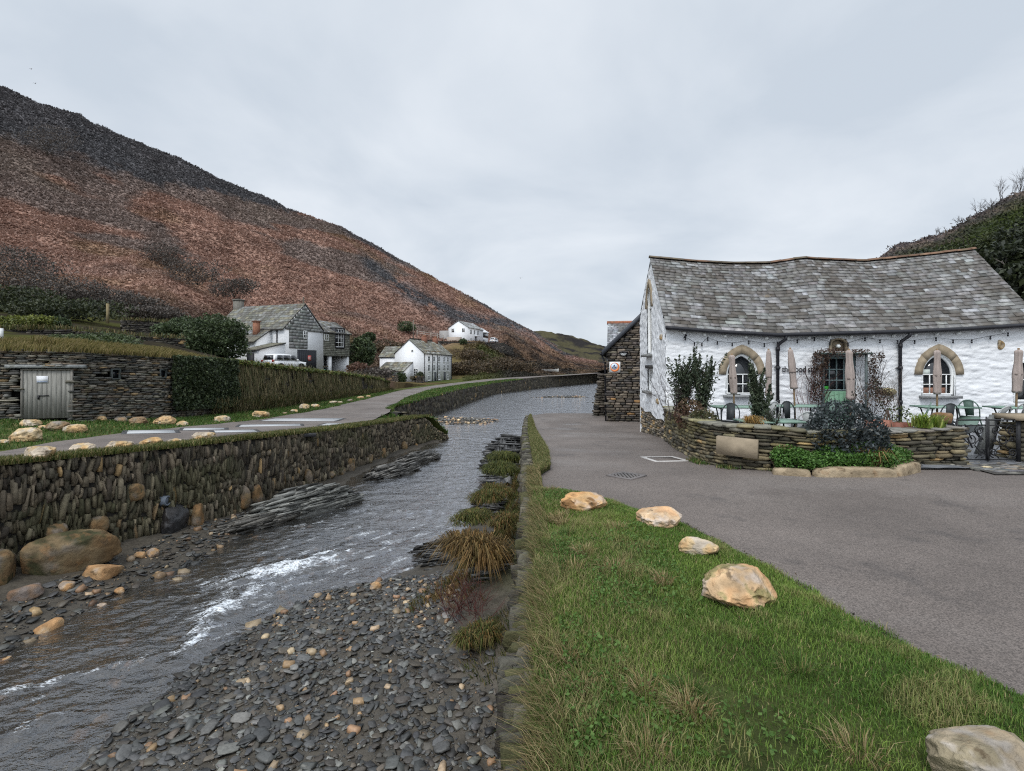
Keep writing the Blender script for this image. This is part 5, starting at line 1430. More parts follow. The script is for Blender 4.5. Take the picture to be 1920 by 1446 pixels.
mb = MB(); prism(mb, face(5.19 + A([-.43, .43, .43, -.43]), .135, A([1.05, 1.05, 2.06, 2.06])), EV * .01, (.02, .02, .02)); mb.build('pane', M_GLASS, ul)
mb = MB(); box(mb, face(4.9, .125, 1.13), (.2, .01, .1), (.04, .45, .05), rotz(-.0726)); mb.build('card', M_COL, dr_)
mb = MB(); boulder(mb, face(5.52, .07, .95), (.03, .03, .03), 5, (.7, .7, .7), 4, 2.2, .05); mb.build('handle', M_WPAINT, dr_)
# niche over the door with a lamp
ni = thing('niche', None, None); ni.parent = cot; ni.location = cw(5.19, 0, 2.3) - A(world_loc(cot))
th = np.linspace(0, np.pi, 11); no = np.concatenate([[[.28, -.28]], np.stack([.28 * np.cos(th), .20 * np.sin(th)], 1), [[-.28, -.28]]]); nin = no * A([.78, .8])
mb = MB(); ring(mb, face(5.19 + no[:, 0], -.05, 2.46 + no[:, 1]), face(5.19 + nin[:, 0], -.05, 2.46 + nin[:, 1]), EV * .2, (.20, .18, .14))
prism(mb, face(5.19 + no[:, 0] * .9, .12, 2.46 + no[:, 1] * .9), EV * .03, (.15, .135, .11)); mb.build('surround', M_SAND, ni)
mb = MB(); tube(mb, [face(5.19, .1, 2.42), face(5.17, -.04, 2.42)], .05, 10, (.6, .6, .6)); boulder(mb, face(5.17, -.06, 2.42), (.06, .05, .06), 3, (.75, .75, .74), 5, 2.2, .04); mb.build('lamp', M_WPAINT, ni)
# gable windows
gwin = thing('lancet_window', None, None); gwin.parent = cot; gwin.location = cw(0, 2.75, 3) - A(world_loc(cot))
o = gothic(.62, 1.05, 8); i_ = gothic(.46, .85, 8)
mb = MB(); ring(mb, cw(-.05, 2.75 + o[:, 0], 3.95 + o[:, 1]), cw(-.05, 2.75 + i_[:, 0], 3.95 + i_[:, 1]), EU * .2, (.25, .21, .16), closed=False); mb.build('arch_stone', M_SAND, gwin)
fo = np.concatenate([[[-.47, -1.7]], gothic(.47, .86, 8), [[.47, -1.7]]]); fi = np.concatenate([[[-.38, -1.63]], gothic(.38, .74, 8), [[.38, -1.63]]])
mb = MB(); ring(mb, cw(.02, 2.75 + fo[:, 0], 3.95 + fo[:, 1]), cw(.02, 2.75 + fi[:, 0], 3.95 + fi[:, 1]), EU * .16, (.8, .8, .8)); box(mb, cw(.09, 2.75, 3.95), (.03, .8, .05), (.8, .8, .8), rotz(-.0726)); box(mb, cw(.09, 2.75, 3.1), (.03, .04, 1.6), (.8, .8, .8), rotz(-.0726)); mb.build('frame', M_WPAINT, gwin)
mb = MB(); prism(mb, cw(.14, 2.75 + fi[:, 0] * 1.04, 3.95 + fi[:, 1] * 1.03), EU * .01, (.02, .02, .02)); mb.build('pane', M_GLASS, gwin)
mb = MB(); box(mb, cw(-.07, 2.75, 2.2), (.3, 1.15, .09), (.2, .205, .20), rotz(-.0726)); mb.build('sill', M_STONE_DRY, gwin)
g2 = thing('window', None, None); g2.parent = cot; g2.location = cw(0, 2.7, 1.3) - A(world_loc(cot))
sq = lambda e, u: cw(u, 2.7 + A([-.42 - e, .42 + e, .42 + e, -.42 - e]), A([.92 - e, .92 - e, 1.72 + e, 1.72 + e]))
mb = MB(); ring(mb, sq(.01, .04), sq(-.06, .04), EU * .14, (.8, .8, .8)); box(mb, cw(.09, 2.7, 1.32), (.03, .8, .08), (.8, .8, .8), rotz(-.0726))
for dv in (-.14, .14): box(mb, cw(.093, 2.7 + dv, 1.32), (.02, .025, .76), (.8, .8, .8), rotz(-.0726))
mb.build('frame', M_WPAINT, g2)
mb = MB(); prism(mb, sq(-.04, .12), EU * .01, (.02, .02, .02)); mb.build('pane', M_GLASS, g2)
mb = MB(); box(mb, cw(-.05, 2.7, .87), (.28, 1.05, .08), (.17, .17, .165), rotz(-.0726)); mb.build('sill', M_STONE_DRY, g2)
mb = MB(); box(mb, cw(.0, 2.7, 1.79), (.14, 1.1, .12), (.05, .05, .05), rotz(-.0726)); mb.build('lintel', M_STONE_DRY, g2)
# bare stones showing through the limewash
for (f_, s) in ((cw(9.87, -.015, 2.45), (.10, .035, .15)), (cw(-.02, 1.2, .62), (.04, .14, .10)), (cw(-.02, .6, 2.75), (.04, .12, .09))):
    mb = MB(); boulder(mb, f_, s, int(f_[1] * 10), (.36, .26, .13), 6, 3, .15); mb.build('bare_stone', M_BOULD, cot, smooth=True)
# painted lettering
tcv = bpy.data.curves.new('lettering', 'FONT'); tcv.body = 'the food store'; tcv.size = .265; tcv.extrude = .004; tcv.offset = .004; tcv.space_character = .98; tcv.space_word = .8
tob = bpy.data.objects.new('lettering', tcv); COL.objects.link(tob)
dg = bpy.context.evaluated_depsgraph_get()
tm_ = bpy.data.meshes.new_from_object(tob.evaluated_get(dg)); bpy.data.objects.remove(tob)
co = np.zeros(len(tm_.vertices) * 3); tm_.vertices.foreach_get('co', co); co = co.reshape(-1, 3)
wd_ = co[:, 0].max() - co[:, 0].min()
co2 = cw(3.50 + co[:, 0] * 1.22 / wd_, -.055 - co[:, 2], 1.62 + co[:, 1]) - A(world_loc(cot))
tm_.vertices.foreach_set('co', co2.astype(np.float32).ravel()); tm_.update()
tm_.materials.append(M_BLACK)
lt = bpy.data.objects.new('lettering', tm_); COL.objects.link(lt); lt.parent = cot
# festoon lights along the wall
fest = thing('festoon_lights', 'black cable of festoon bulbs looping under the cottage eaves', 'string lights', tuple(cw(5, -.12, 2.3)))
fp = [(1285, 632), (1302, 642), (1316, 643), (1327, 633), (1345, 640), (1373, 643), (1404, 639), (1433, 644), (1458, 641), (1495, 637), (1527, 633), (1556, 641), (1590, 643), (1622, 633), (1650, 637), (1683, 638), (1715, 638), (1755, 633), (1787, 637), (1822, 637), (1857, 630), (1890, 624)]
pts = []
for (px, py) in fp:
    # intersect with the plane 10 cm in front of the facade
    k = (px - 960) / 1000; o_ = CA + EV * -.10
    s_ = (k * o_[1] - o_[0]) / (EU[0] - k * EU[1]); p = o_ + EU * s_; p[2] = EYE - (py - 690) / 1000 * p[1]; pts.append(p)
pts = A(pts); q = np.linspace(0, len(pts) - 1, 120)
mb = MB(); tube(mb, np.stack([np.interp(q, np.arange(len(pts)), pts[:, k]) for k in range(3)], 1), .0055, 4, (.02, .02, .02)); mb.build('cable', M_BLACK, fest)
bl = MB(); tube(bl, [(0, 0, -.05), (0, 0, .01)], .022, 6, (.03, .03, .03)); boulder(bl, (0, 0, -.08), (.025, .025, .035), 1, (.12, .12, .11), 4, 2.2, .02)
b0 = bl.build('bulb', M_BLACK, local=True)
for k, p in enumerate(pts):
    o_ = b0 if k == 0 else b0.copy()
    if k: COL.objects.link(o_)
    o_.parent = fest; o_.location = p - A(fest.location)
mb = MB(); box(mb, pts[0] + A([0, 0, .02]), (.05, .06, .13), (.02, .02, .02), rot_axis((0, 1, 0), .5)); mb.build('cable_clamp', M_BLACK, fest)
# oval board on the wall
mb = MB(); th = np.linspace(0, 2 * np.pi, 17)[:-1]; prism(mb, cw(6.62 + .24 * np.sign(np.cos(th)) * np.abs(np.cos(th)) ** .8, -.06, 1.02 + .12 * np.sin(th)), EV * .03, (.36, .31, .17))
mb.build('wall_board', M_WOOD, label='pale boat-shaped wooden board hung on the white wall by the downpipe', cat='board')

# ---- hostel
HA = A([4.86, 27.3, 0]); hu = A([.978, -.205, 0]); hu /= np.linalg.norm(hu); hv = A([-hu[1], hu[0], 0])
def hw_(u, v, z): return HA + hu * u + hv * v + A([0, 0, z])
hos = thing('hostel', 'brown rubble stone hostel with dark bargeboard standing behind the white cottage', 'hostel', tuple(hw_(3, 2, -1)))
HC2 = [(.085, .07, .054), (.13, .105, .08), (.062, .056, .05), (.17, .142, .11), (.11, .092, .08), (.052, .047, .043)]
mb = MB(); e1 = 2.62; pit = .97
pth = [tuple(hw_(u, 0, 0)[:2]) + (e1 + pit * min(u, 7 - u), -1.15) for u in np.linspace(0, 7, 12)]
pth2 = [(a, b, c, d) for a, b, c, d in pth]
# lay the gable in courses of true height
C = []; S = []; z = -1.15
while z < 6:
    h = RS.uniform(.06, .16); u0 = max(0, (z + h - e1) / pit); u = u0 - RS.random() * .2
    while u < min(7 - u0, 3.6):
        ww = RS.uniform(.14, .55)
        if u + ww / 2 > u0: C.append((u + ww / 2, z + h / 2)); S.append((ww * .5, h * .5))
        u += ww * .97
    z += h * .97
C = A(C); S = A(S); n = len(C)
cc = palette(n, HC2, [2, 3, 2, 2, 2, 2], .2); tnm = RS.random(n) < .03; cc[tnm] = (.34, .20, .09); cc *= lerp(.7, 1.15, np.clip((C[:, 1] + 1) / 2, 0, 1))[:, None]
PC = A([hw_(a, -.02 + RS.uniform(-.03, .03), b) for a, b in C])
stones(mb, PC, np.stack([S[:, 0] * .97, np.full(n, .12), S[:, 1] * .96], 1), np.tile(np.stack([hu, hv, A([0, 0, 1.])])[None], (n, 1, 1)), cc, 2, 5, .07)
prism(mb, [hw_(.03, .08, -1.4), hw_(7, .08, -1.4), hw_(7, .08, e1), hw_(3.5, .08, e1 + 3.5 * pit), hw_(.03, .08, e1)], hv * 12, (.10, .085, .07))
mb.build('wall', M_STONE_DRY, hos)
mb = MB(); t_ = .07
for s_ in (1,):
    a = hw_(-.25, -.28, e1 - .25 * pit); b = hw_(3.5, -.28, e1 + 3.5 * pit)
    prism(mb, [a + A([0, 0, -.02]), b + A([0, 0, -.02]), b + A([0, 0, .26]), a + A([0, 0, .26])], hv * .05, (.06, .066, .078))
mb.build('bargeboard', M_COL, hos)
mb = MB(); a, b = hw_(-.3, -.22, e1 - .3 * pit + .2), hw_(3.5, -.22, e1 + 3.5 * pit + .2); c_, d_ = hw_(7.3, -.22, e1 - .3 * pit + .2), None
gridmesh(mb, A([[a, a + hv * 12.5], [b, b + hv * 12.5], [c_, c_ + hv * 12.5]]), (.16, .165, .175)); hroof = mb.build('roof', M_ROOF, hos)
mb = MB(); tube(mb, [hw_(-.3, v, e1 - .16) for v in np.linspace(-.25, 12, 8)], .06, 6, (.02, .02, .02)); mb.build('gutter', M_BLACK, hos)
mb = MB(); tube(mb, [hw_(-.27, .05, e1 - .2), hw_(-.1, .1, e1 - .6), hw_(-.06, .1, -1.0)], .045, 6, (.03, .03, .035)); mb.build('downpipe', M_BLACK, hos)
# cross wing with slates facing the road
W0 = A([5.85, 33.0, 0])
def wf(x, y, z): return W0 + A([.98, -.199, 0]) * x + A([.199, .98, 0]) * y + A([0, 0, z])
mb = MB()
for k in range(26):
    t0, t1 = k / 26, min(1, (k + 1.25) / 26); u = -RS.random() * .3
    while u < 7:
        ww = .36 * RS.uniform(.85, 1.15); a, b = max(u, 0) + .006, min(u + ww, 7) - .006; u += ww
        if b - a < .04: continue
        f_ = lambda x, t, o: wf(x, t * 3.2 - o * .6, 1.9 + t * 2.9 + o * .7)
        q = [f_(a, t0, .03), f_(b, t0, .03), f_(b, t1, .005), f_(a, t1, .005)]
        lo = [x - A([0, 0, .02]) for x in q]
        mb.add(A(q + lo), A([[0, 1, 2, 3], [7, 6, 5, 4], [0, 4, 5, 1], [1, 5, 6, 2], [2, 6, 7, 3], [3, 7, 4, 0]]), palette(1, [(.27, .285, .30), (.33, .345, .36), (.21, .22, .235)], None, .1)[0])
gridmesh(mb, A([[wf(0, 0, 1.86), wf(7, 0, 1.86)], [wf(0, 3.2, 4.76), wf(7, 3.2, 4.76)], [wf(0, 6.4, 1.9), wf(7, 6.4, 1.9)]]), (.05, .05, .05))
wing_roof = mb.build('wing_roof', M_ROOF, hos)
mb = MB(); tube(mb, [wf(x, 3.2, 4.80) for x in np.linspace(-.05, 7, 14)], .12, 8, (.30, .12, .07)); mb.build('ridge_tile', M_RIDGE, wing_roof)
mb = MB(); prism(mb, [wf(.06, .2, -3.2), wf(.06, 6.2, -3.2), wf(.06, 6.2, 1.9), wf(.06, 3.2, 4.7), wf(.06, .2, 1.95)], (6.66, -1.35, 0), (.11, .09, .07)); mb.build('wing_wall', M_STONE_DRY, hos)
# sign and lamp on its gable
sg = thing('hostel_sign', 'square white sign with an orange ring and blue triangle on the stone hostel', 'sign', tuple(hw_(.42, -.18, 1.8)))
mb = MB(); sz_ = .27; cpt = lambda x, z, o: hw_(.40 + x, -.16 - o, 1.79 + z)
prism(mb, [cpt(-sz_, -sz_, 0), cpt(sz_, -sz_, 0), cpt(sz_, sz_, 0), cpt(-sz_, sz_, 0)], hv * .03, (.80, .78, .74)); mb.build('board', M_WPAINT, sg)
th = np.linspace(0, 2 * np.pi, 29)[:-1]
mb = MB(); ring(mb, [cpt(.235 * math.cos(t) - .0, .235 * math.sin(t) - .005, .006) for t in th], [cpt(.17 * math.cos(t) - .025, .17 * math.sin(t) + .03, .006) for t in th], hv * .004, (.72, .22, .07)); mb.build('ring', M_COL, sg)
mb = MB(); prism(mb, [cpt(.16 * math.cos(t) - .025, .16 * math.sin(t) + .03, .008) for t in th], hv * .004, (.62, .72, .85)); mb.build('disc', M_COL, sg)
mb = MB(); prism(mb, [cpt(-.14, -.045, .013), cpt(.085, -.045, .013), cpt(-.03, .145, .013)], hv * .004, (.015, .03, .10)); mb.build('triangle', M_COL, sg)
mb = MB(); prism(mb, [cpt(-.07, -.035, .018), cpt(-.015, -.035, .018), cpt(-.015, .01, .018), cpt(-.043, .04, .018), cpt(-.07, .01, .018)], hv * .003, (.7, .78, .88)); prism(mb, [cpt(.012, -.035, .018), cpt(.022, -.035, .018), cpt(.022, .0, .018), cpt(.045, .0, .018), cpt(.017, .06, .018), cpt(-.008, .0, .018), cpt(.012, .0, .018)], hv * .003, (.7, .78, .88)); mb.build('emblem', M_COL, sg)
lm = thing('wall_lamp', 'half-round bulkhead lamp on the stone hostel above its sign', 'lamp', tuple(hw_(.86, -.15, 2.45)))
mb = MB(); th = np.linspace(0, np.pi, 10); 
prism(mb, [hw_(.83 + .2 * math.cos(t), -.14, 2.52 - .19 * math.sin(t)) for t in th], hv * -.09, (.02, .02, .02)); box(mb, hw_(.83, -.22, 2.55), (.44, .22, .06), (.02, .02, .022), rotz(-.205)); mb.build('hood', M_BLACK, lm)
mb = MB(); prism(mb, [hw_(.83 + .16 * math.cos(t), -.235, 2.51 - .145 * math.sin(t)) for t in th], hv * -.03, (.55, .56, .45)); mb.build('lens', M_WPAINT, lm)

# ================================================================== TERRACE
# paved floor
mb = MB(); poly = [cw(.02, -.02, .0), cw(CL + 3, -.02, .0), (15, 9.9, 0), (8.3, 9.95, 0), (6.8, 9.9, 0), (5.6, 9.5, 0), (4.9, 9.25, 0), (4.2, 9.4, 0), (3.9, 10.0, 0), (3.8, 11, 0), (4.15, 13.4, 0)]
xs = np.arange(3.7, 16, .25); ysg = np.arange(9.2, 17, .25)
Xg, Yg = np.meshgrid(xs, ysg); inside = (Yg < 16.75 - .0727 * (Xg - 4.8)) & (Xg > np.interp(Yg, [9.2, 9.4, 10, 11, 13.4, 16.7], [4.9, 4.2, 3.9, 3.8, 4.15, 4.85])) 
Zt = .07 + .02 * (fbm(np.stack([Xg * .7, Yg * .7, 0 * Xg], -1), 2, 5) - .5) - .05 * sstep(10.2, 9.4, Yg)
gridmesh(mb, np.stack([Xg, Yg, Zt], -1), (.1, .1, .1), (inside[:-1, :-1] & inside[1:, 1:] & inside[1:, :-1] & inside[:-1, 1:]))
M_PAVE = gmat('slate_paving', (.13, .135, .145), (1.2, .2), speck=(3.2, .45), bump=((12, .4, .01),), rough=.45, spec=.4)
mb.build('terrace_paving', M_PAVE, kind='structure')
TCOL = [(.085, .075, .052), (.13, .11, .07), (.17, .145, .09), (.10, .092, .07), (.065, .06, .045), (.21, .17, .10)]
def tmoss(col, q, fr):
    m_ = fbm(np.stack([q * 1.2, fr * 2, 0 * q], -1), 3, 13)[:, None]
    return lerp(col, A([.16, .135, .04]), sstep(.45, .62, m_) * .5 * sstep(.35, .85, fr)[:, None])
W1 = [(4.72, 16.6, .52, -.62), (4.05, 13.4, .60, -.42), (3.66, 11.0, .66, -.22), (3.66, 9.95, .68, -.1), (3.92, 9.35, .70, -.06), (4.35, 9.1, .71, -.05), (5.1, 9.0, .64, -.04), (5.75, 9.25, .60, -.04), (6.5, 9.75, .58, -.04)]
W1 = [(a, b, c, d) for a, b, c, d in W1]
tw = thing('terrace_wall', 'long curving mossy slate wall of the cafe terrace with a pale stone tablet', 'garden wall', (4.2, 10, 0))
mb = MB(); stone_wall(mb, W1, 1, 'h', (.12, .5), (.035, .085), .24, .03, TCOL, None, .03, jit=.09, p=4.5, tilt=.03, thick=.42, colfn=tmoss); mb.build('wall', M_STONE_DRY, tw)
mb = MB(); q, Pp = resample([(a, b, c) for a, b, c, d in W1], .28); C = []; R = []; S = []
for i in range(len(Pp) - 1):
    d_ = Pp[i + 1] - Pp[i]; a = math.atan2(d_[1], d_[0]); nrm_ = A([-math.sin(a), math.cos(a), 0])
    C.append((Pp[i] + Pp[i + 1]) / 2 + nrm_ * .17 + A([0, 0, .02])); S.append((.15, .23, .03)); R.append(rotz(a))
stones(mb, A(C), A(S), A(R), palette(len(C), [(.18, .175, .14), (.13, .12, .08), (.20, .18, .10)]), 2, 5, .06); mb.build('coping', M_STONE_DRY, tw)
# the tablet
pA, pB = A([3.93, 9.27, 0]), A([4.31, 9.06, 0]); 
pA = ray(1343, 690, 9.33) * A([1, 1, 0]); pB = ray(1420, 690, 8.97) * A([1, 1, 0])
tz = lambda p, y: EYE - (y - 690) / 1000 * p[1]
nrm_ = A([(pB - pA)[1], -(pB - pA)[0], 0]); nrm_ /= np.linalg.norm(nrm_)
mb = MB(); prism(mb, [pA + A([0, 0, tz(pA, 851)]), pB + A([0, 0, tz(pB, 861)]), pB + A([0, 0, tz(pB, 826)]), pA + A([0, 0, tz(pA, 818)])], nrm_ * -.16, (.27, .24, .16))
mb.build('stone_tablet', M_SAND, tw)
W2 = [(6.35, 9.55, .55, -.05), (7.15, 9.5, .60, -.05), (8.05, 9.52, .66, -.05)]
tw2 = thing('terrace_wall', 'short straight slate wall between the dark bush and the iron gate', 'garden wall', (7.2, 9.6, 0))
mb = MB(); stone_wall(mb, W2, 1, 'h', (.12, .42), (.04, .085), .22, .03, TCOL, None, .03, jit=.09, p=4.5, tilt=.02, thick=.5)
stone_wall(mb, [(8.05, 9.5, .66, -.05), (8.1, 10.0, .66, -.05)], 1, 'h', (.12, .3), (.04, .085), .2, .02, TCOL, None, .03, jit=.08, p=4.5, tilt=.02, thick=.3); mb.build('wall', M_STONE_DRY, tw2)
mb = MB(); C = A([(x, 9.74, .65 + RS.uniform(-.01, .02) - .04 * (8 - x)) for x in np.arange(6.5, 8.1, .3)]); stones(mb, C, np.tile(A([[.16, .27, .03]]), (len(C), 1)), np.tile(np.eye(3)[None], (len(C), 1, 1)), palette(len(C), [(.20, .195, .17), (.15, .14, .11)]), 2, 5, .06); mb.build('coping', M_STONE_DRY, tw2)
mb = MB(); boulder(mb, (6.75, 9.36, .27), (.16, .08, .065), 9, (.42, .34, .22), 8, 3, .2); mb.build('tan_stone', M_BOULD, tw2, smooth=True)
# gate pillar wall on the right
W3 = [(9.22, 10.1, .72, -.05), (9.3, 9.72, .74, -.05), (9.9, 9.66, .78, -.05), (12.5, 9.6, .8, -.05)]
tw3 = thing('terrace_wall', 'slate gate pier wall at the right picture edge with a slab on top', 'garden wall', (10, 9.7, 0))
mb = MB(); stone_wall(mb, W3, 1, 'h', (.14, .45), (.05, .11), .24, .03, TCOL, None, .06, jit=.09, p=4.5, tilt=.02, thick=.5); mb.build('wall', M_STONE_DRY, tw3)
mb = MB(); box(mb, (9.75, 9.9, .84), (1.1, .62, .09), (.26, .24, .16), rotz(-.1)); mb.build('cap_slab', M_SAND, tw3)
mb = MB(); prism(mb, [(9.02, 10.35, .05), (9.30, 10.35, .05), (9.38, 10.2, .85), (9.20, 10.2, .85)], (0, .08, 0), (.16, .165, .16)); mb.build('standing_slab', M_STONE_DRY, tw3)

# raised bed with long kerb stones
KC = [(4.42, 8.95), (4.85, 8.62), (5.6, 8.45), (6.3, 8.62), (6.72, 9.0)]
for (a, b, h, lb) in (((4.30, 8.80), (4.82, 8.62), .13, 'short rough kerb stone left end of the planted bed'), ((4.86, 8.60), (6.18, 8.58), .17, 'long pale granite kerb stone along the planted bed'), ((6.18, 8.62), (6.85, 9.05), .19, 'stout kerb stone turning in at the right end of the bed')):
    a, b = A(a), A(b); l_ = np.linalg.norm(b - a); yaw = math.atan2(*(b - a)[::-1])
    mb = MB(); T, F = cubegrid(12); V = T / ((np.abs(T) ** 6).sum(1) ** (1 / 6))[:, None]
    V = V * A([l_ * .5, .10, h]); V = V * (1 + .25 * (fbm(V * 4 + l_, 3, 4) - .5))[:, None]
    V = V @ rotz(yaw) + A([*((a + b) / 2), -.02])
    mb.add(V, F, lerp(A([.25, .19, .12]), A([.36, .29, .20]), fbm(V * 5, 3, 6)[:, None])); mb.build('kerb_stone', M_BOULD, smooth=True, label=lb, cat='kerb stone', group='kerb stones of the planted bed')
mb = MB(); xs = np.linspace(4.35, 6.8, 30); rows = [np.stack([xs, np.interp(xs, [4.3, 4.85, 6.2, 6.8], [8.83, 8.66, 8.66, 9.05]) + 0 * xs, .08 + 0 * xs], 1), np.stack([xs, np.interp(xs, [4.3, 5.1, 5.75, 6.5, 6.8], [9.0, 8.98, 9.2, 9.45, 9.5]), .22 + 0 * xs], 1)]
gridmesh(mb, A(rows), (.04, .03, .02)); mb.build('bed_soil', M_SOIL, kind='structure')
mb = MB(); n = 9500; X = RS.uniform(4.35, 6.75, n); y0 = np.interp(X, [4.3, 4.85, 6.2, 6.8], [8.80, 8.60, 8.60, 9.0]); y1 = np.interp(X, [4.3, 5.1, 5.75, 6.5, 6.8], [9.0, 8.98, 9.2, 9.45, 9.5]); f_ = RS.random(n); Y = y0 + (y1 - y0) * f_
hh = .12 + .22 * fbm(np.stack([X * 3, Y * 3, 0 * X], -1), 3, 5); Q = np.stack([X, Y, .06 + .14 * f_ + hh * RS.random(n) ** .6], 1)
leaves(mb, Q, RS.uniform(.014, .03, n), np.clip(lerp(A([.035, .09, .015]), A([.10, .20, .04]), RS.random((n, 1))) * (1 + .2 * RS.standard_normal((n, 1))), .005, 1), up=.8, aspect=.6)
mb.build('ground_cover', M_LEAF, label='bright green ground cover filling the bed behind the kerb stones', cat='plant', kind='stuff')

# gate
gt_ = thing('iron_gate', 'black wrought iron gate with scrolls between the two terrace walls', 'gate', (8.6, 9.75, 0))
gx0, gx1, gy = 8.13, 9.22, 9.74
def scroll(mb, c, r, turns, s=1, r_t=.012, a0=0):
    t = np.linspace(0, 1, 26); a = a0 + s * t * turns * 2 * np.pi; rr = r * (1 - .78 * t)
    tube(mb, np.stack([c[0] + rr * np.cos(a), 0 * t + c[1], c[2] + rr * np.sin(a)], 1), r_t, 4, (.02, .02, .022))
mid = (gx0 + gx1) / 2
for a, b in ((gx0, mid - .01), (mid + .03, gx1)):
    mb = MB(); c_ = (a + b) / 2; w_ = b - a
    tube(mb, [(a, gy, .06), (a, gy, .80)], .014, 5); tube(mb, [(b, gy, .06), (b, gy, .86)], .016, 5)
    tube(mb, [(a, gy, .80), (b, gy, .80)], .015, 5); tube(mb, [(a, gy, .08), (b, gy, .08)], .012, 5); tube(mb, [(a, gy, .70), (b, gy, .70)], .008, 4)
    for s in (-1, 1):
        t = np.linspace(0, 1, 14); tube(mb, np.stack([c_ + s * (.05 + .11 * np.sin(t * np.pi * 2.2 + .4) ** 2), gy + 0 * t, .1 + .62 * t], 1), .010, 4)
        scroll(mb, (c_ + s * .17, gy, .20), .085, 1.5, s, a0=-1.57); scroll(mb, (c_ + s * .14, gy, .60), .06, 1.4, -s, a0=1.57); scroll(mb, (c_ + s * .16, gy, .44), .045, 1.3, s)
    th = np.linspace(0, 2 * np.pi, 16); tube(mb, np.stack([c_ + .065 * np.cos(th), gy + 0 * th, .44 + .075 * np.sin(th)], 1), .011, 4)
    mb.build('gate_leaf', M_IRON, gt_)
for x in (gx1 + .03,):
    mb = MB(); tube(mb, [(x, gy, -.02), (x, gy, .88)], .035, 8); mb.build('gate_post', M_IRON, gt_)
mb = MB(); tube(mb, [(mid, gy - .02, .0), (mid, gy - .02, .3)], .01, 4); mb.build('drop_bolt', M_IRON, gt_)
# cobbles at the gate
mb = MB(); C = []; 
for i in range(170):
    C.append((RS.uniform(7.9, 11), RS.uniform(8.72, 9.72)))
C = A(C); n = len(C); S = np.stack([RS.uniform(.06, .16, n), RS.uniform(.04, .09, n), np.full(n, .028)], 1); cc = palette(n, [(.13, .13, .13), (.17, .16, .14), (.10, .095, .085), (.24, .20, .15)], [4, 3, 3, 1])
cc[:5] = (.55, .46, .30)
stones(mb, np.concatenate([C, np.full((n, 1), .012)], 1), S, randrot(n, .02) * 0 + np.eye(3)[None], cc, 2, 4, .08)
quad(mb, (7.85, 8.66, .022), (11.2, 8.7, .022), (11.2, 9.8, .03), (8.05, 9.8, .03), (.055, .05, .045)); mb.build('cobbles', M_STONE_DRY, kind='structure')

# ---- parasols, folded
CAN = (.36, .30, .27)
M_CANVAS = gmat('canvas', None, (6, .12), bump=((8, .7, .03), (60, .2, .003)), stretch=(3, 3, .7), rough=.95, spec=.05)
def parasol(px, ytop, ybot, wpx, Y, tilt, lb):
    b = ray(px, 690, Y) * A([1, 1, 0]); zt_ = EYE - (ytop - 690) / 1000 * Y; zb_ = EYE - (ybot - 690) / 1000 * Y
    pr = thing('parasol', lb, 'parasol', (b[0], b[1], .08), 'folded parasols on the cafe terrace')
    r = wpx / 2000 * Y; mb = MB()
    nz_, na = 26, 20; zz_ = np.linspace(0, 1, nz_); th = np.linspace(0, 2 * np.pi, na + 1)[:-1]
    rad = r * (1.0 - .22 * zz_) * (1 + .12 * np.sin(zz_ * 9 + px))
    V = []
    for k, z in enumerate(zz_):
        fold = 1 + .16 * np.sin(th * 5 + px + z * 1.5) + .06 * np.sin(th * 9 - z * 4)
        rr = rad[k] * fold * (1 if k < nz_ - 1 else .55); zz1 = zb_ + (zt_ - zb_) * z + (.03 * np.sin(th * 5 + px) if k == 0 else 0)
        V.append(np.stack([b[0] + tilt * (z - .5) * .9 + rr * np.cos(th), b[1] + rr * np.sin(th), zz1 + 0 * th], 1))
    I = np.arange(nz_ * na).reshape(nz_, na); F = np.stack([I[:-1], np.roll(I[:-1], -1, 1), np.roll(I[1:], -1, 1), I[1:]], -1).reshape(-1, 4)
    V = np.concatenate(V); mb.add(V, [F, I[-1:].copy(), I[:1, ::-1].copy()], CAN); mb.build('canopy', M_CANVAS, pr, smooth=True)
    mb = MB(); tube(mb, [(b[0] - tilt * .9, b[1], .1), (b[0] - tilt * .45, b[1], zb_ + .05), (b[0] + tilt * .47, b[1], zt_ + .04)], .022, 8, (.22, .15, .09)); mb.build('pole', M_WOOD, pr)
    mb = MB(); zt2 = zb_ + (zt_ - zb_) * .42; tube(mb, [(b[0] - tilt * .07, b[1], zt2 - .02), (b[0] - tilt * .07, b[1], zt2 + .02)], r * 1.0, 14, (.22, .18, .16)); mb.build('tie', M_CANVAS, pr)
    mb = MB(); tube(mb, [(b[0] - tilt * .9, b[1], .07), (b[0] - tilt * .9, b[1], .13)], .2, 14, (.05, .05, .05)); mb.build('base', M_IRON, pr)
parasol(1374, 666, 738, 13, 12.6, -.05, 'folded beige parasol in front of the left arched window')
parasol(1441, 657, 742, 11, 13.4, .0, 'folded beige parasol just left of the left downpipe')
parasol(1485, 655, 728, 12, 12.8, -.10, 'leaning folded beige parasol in front of the painted lettering')
parasol(1593, 657, 748, 15, 12.4, -.04, 'folded beige parasol in front of the green door')
parasol(1757, 657, 738, 13, 12.6, .0, 'folded beige parasol in front of the right arched window')
parasol(1908, 656, 735, 15, 12.4, .05, 'folded beige parasol at the right picture edge by the end window')

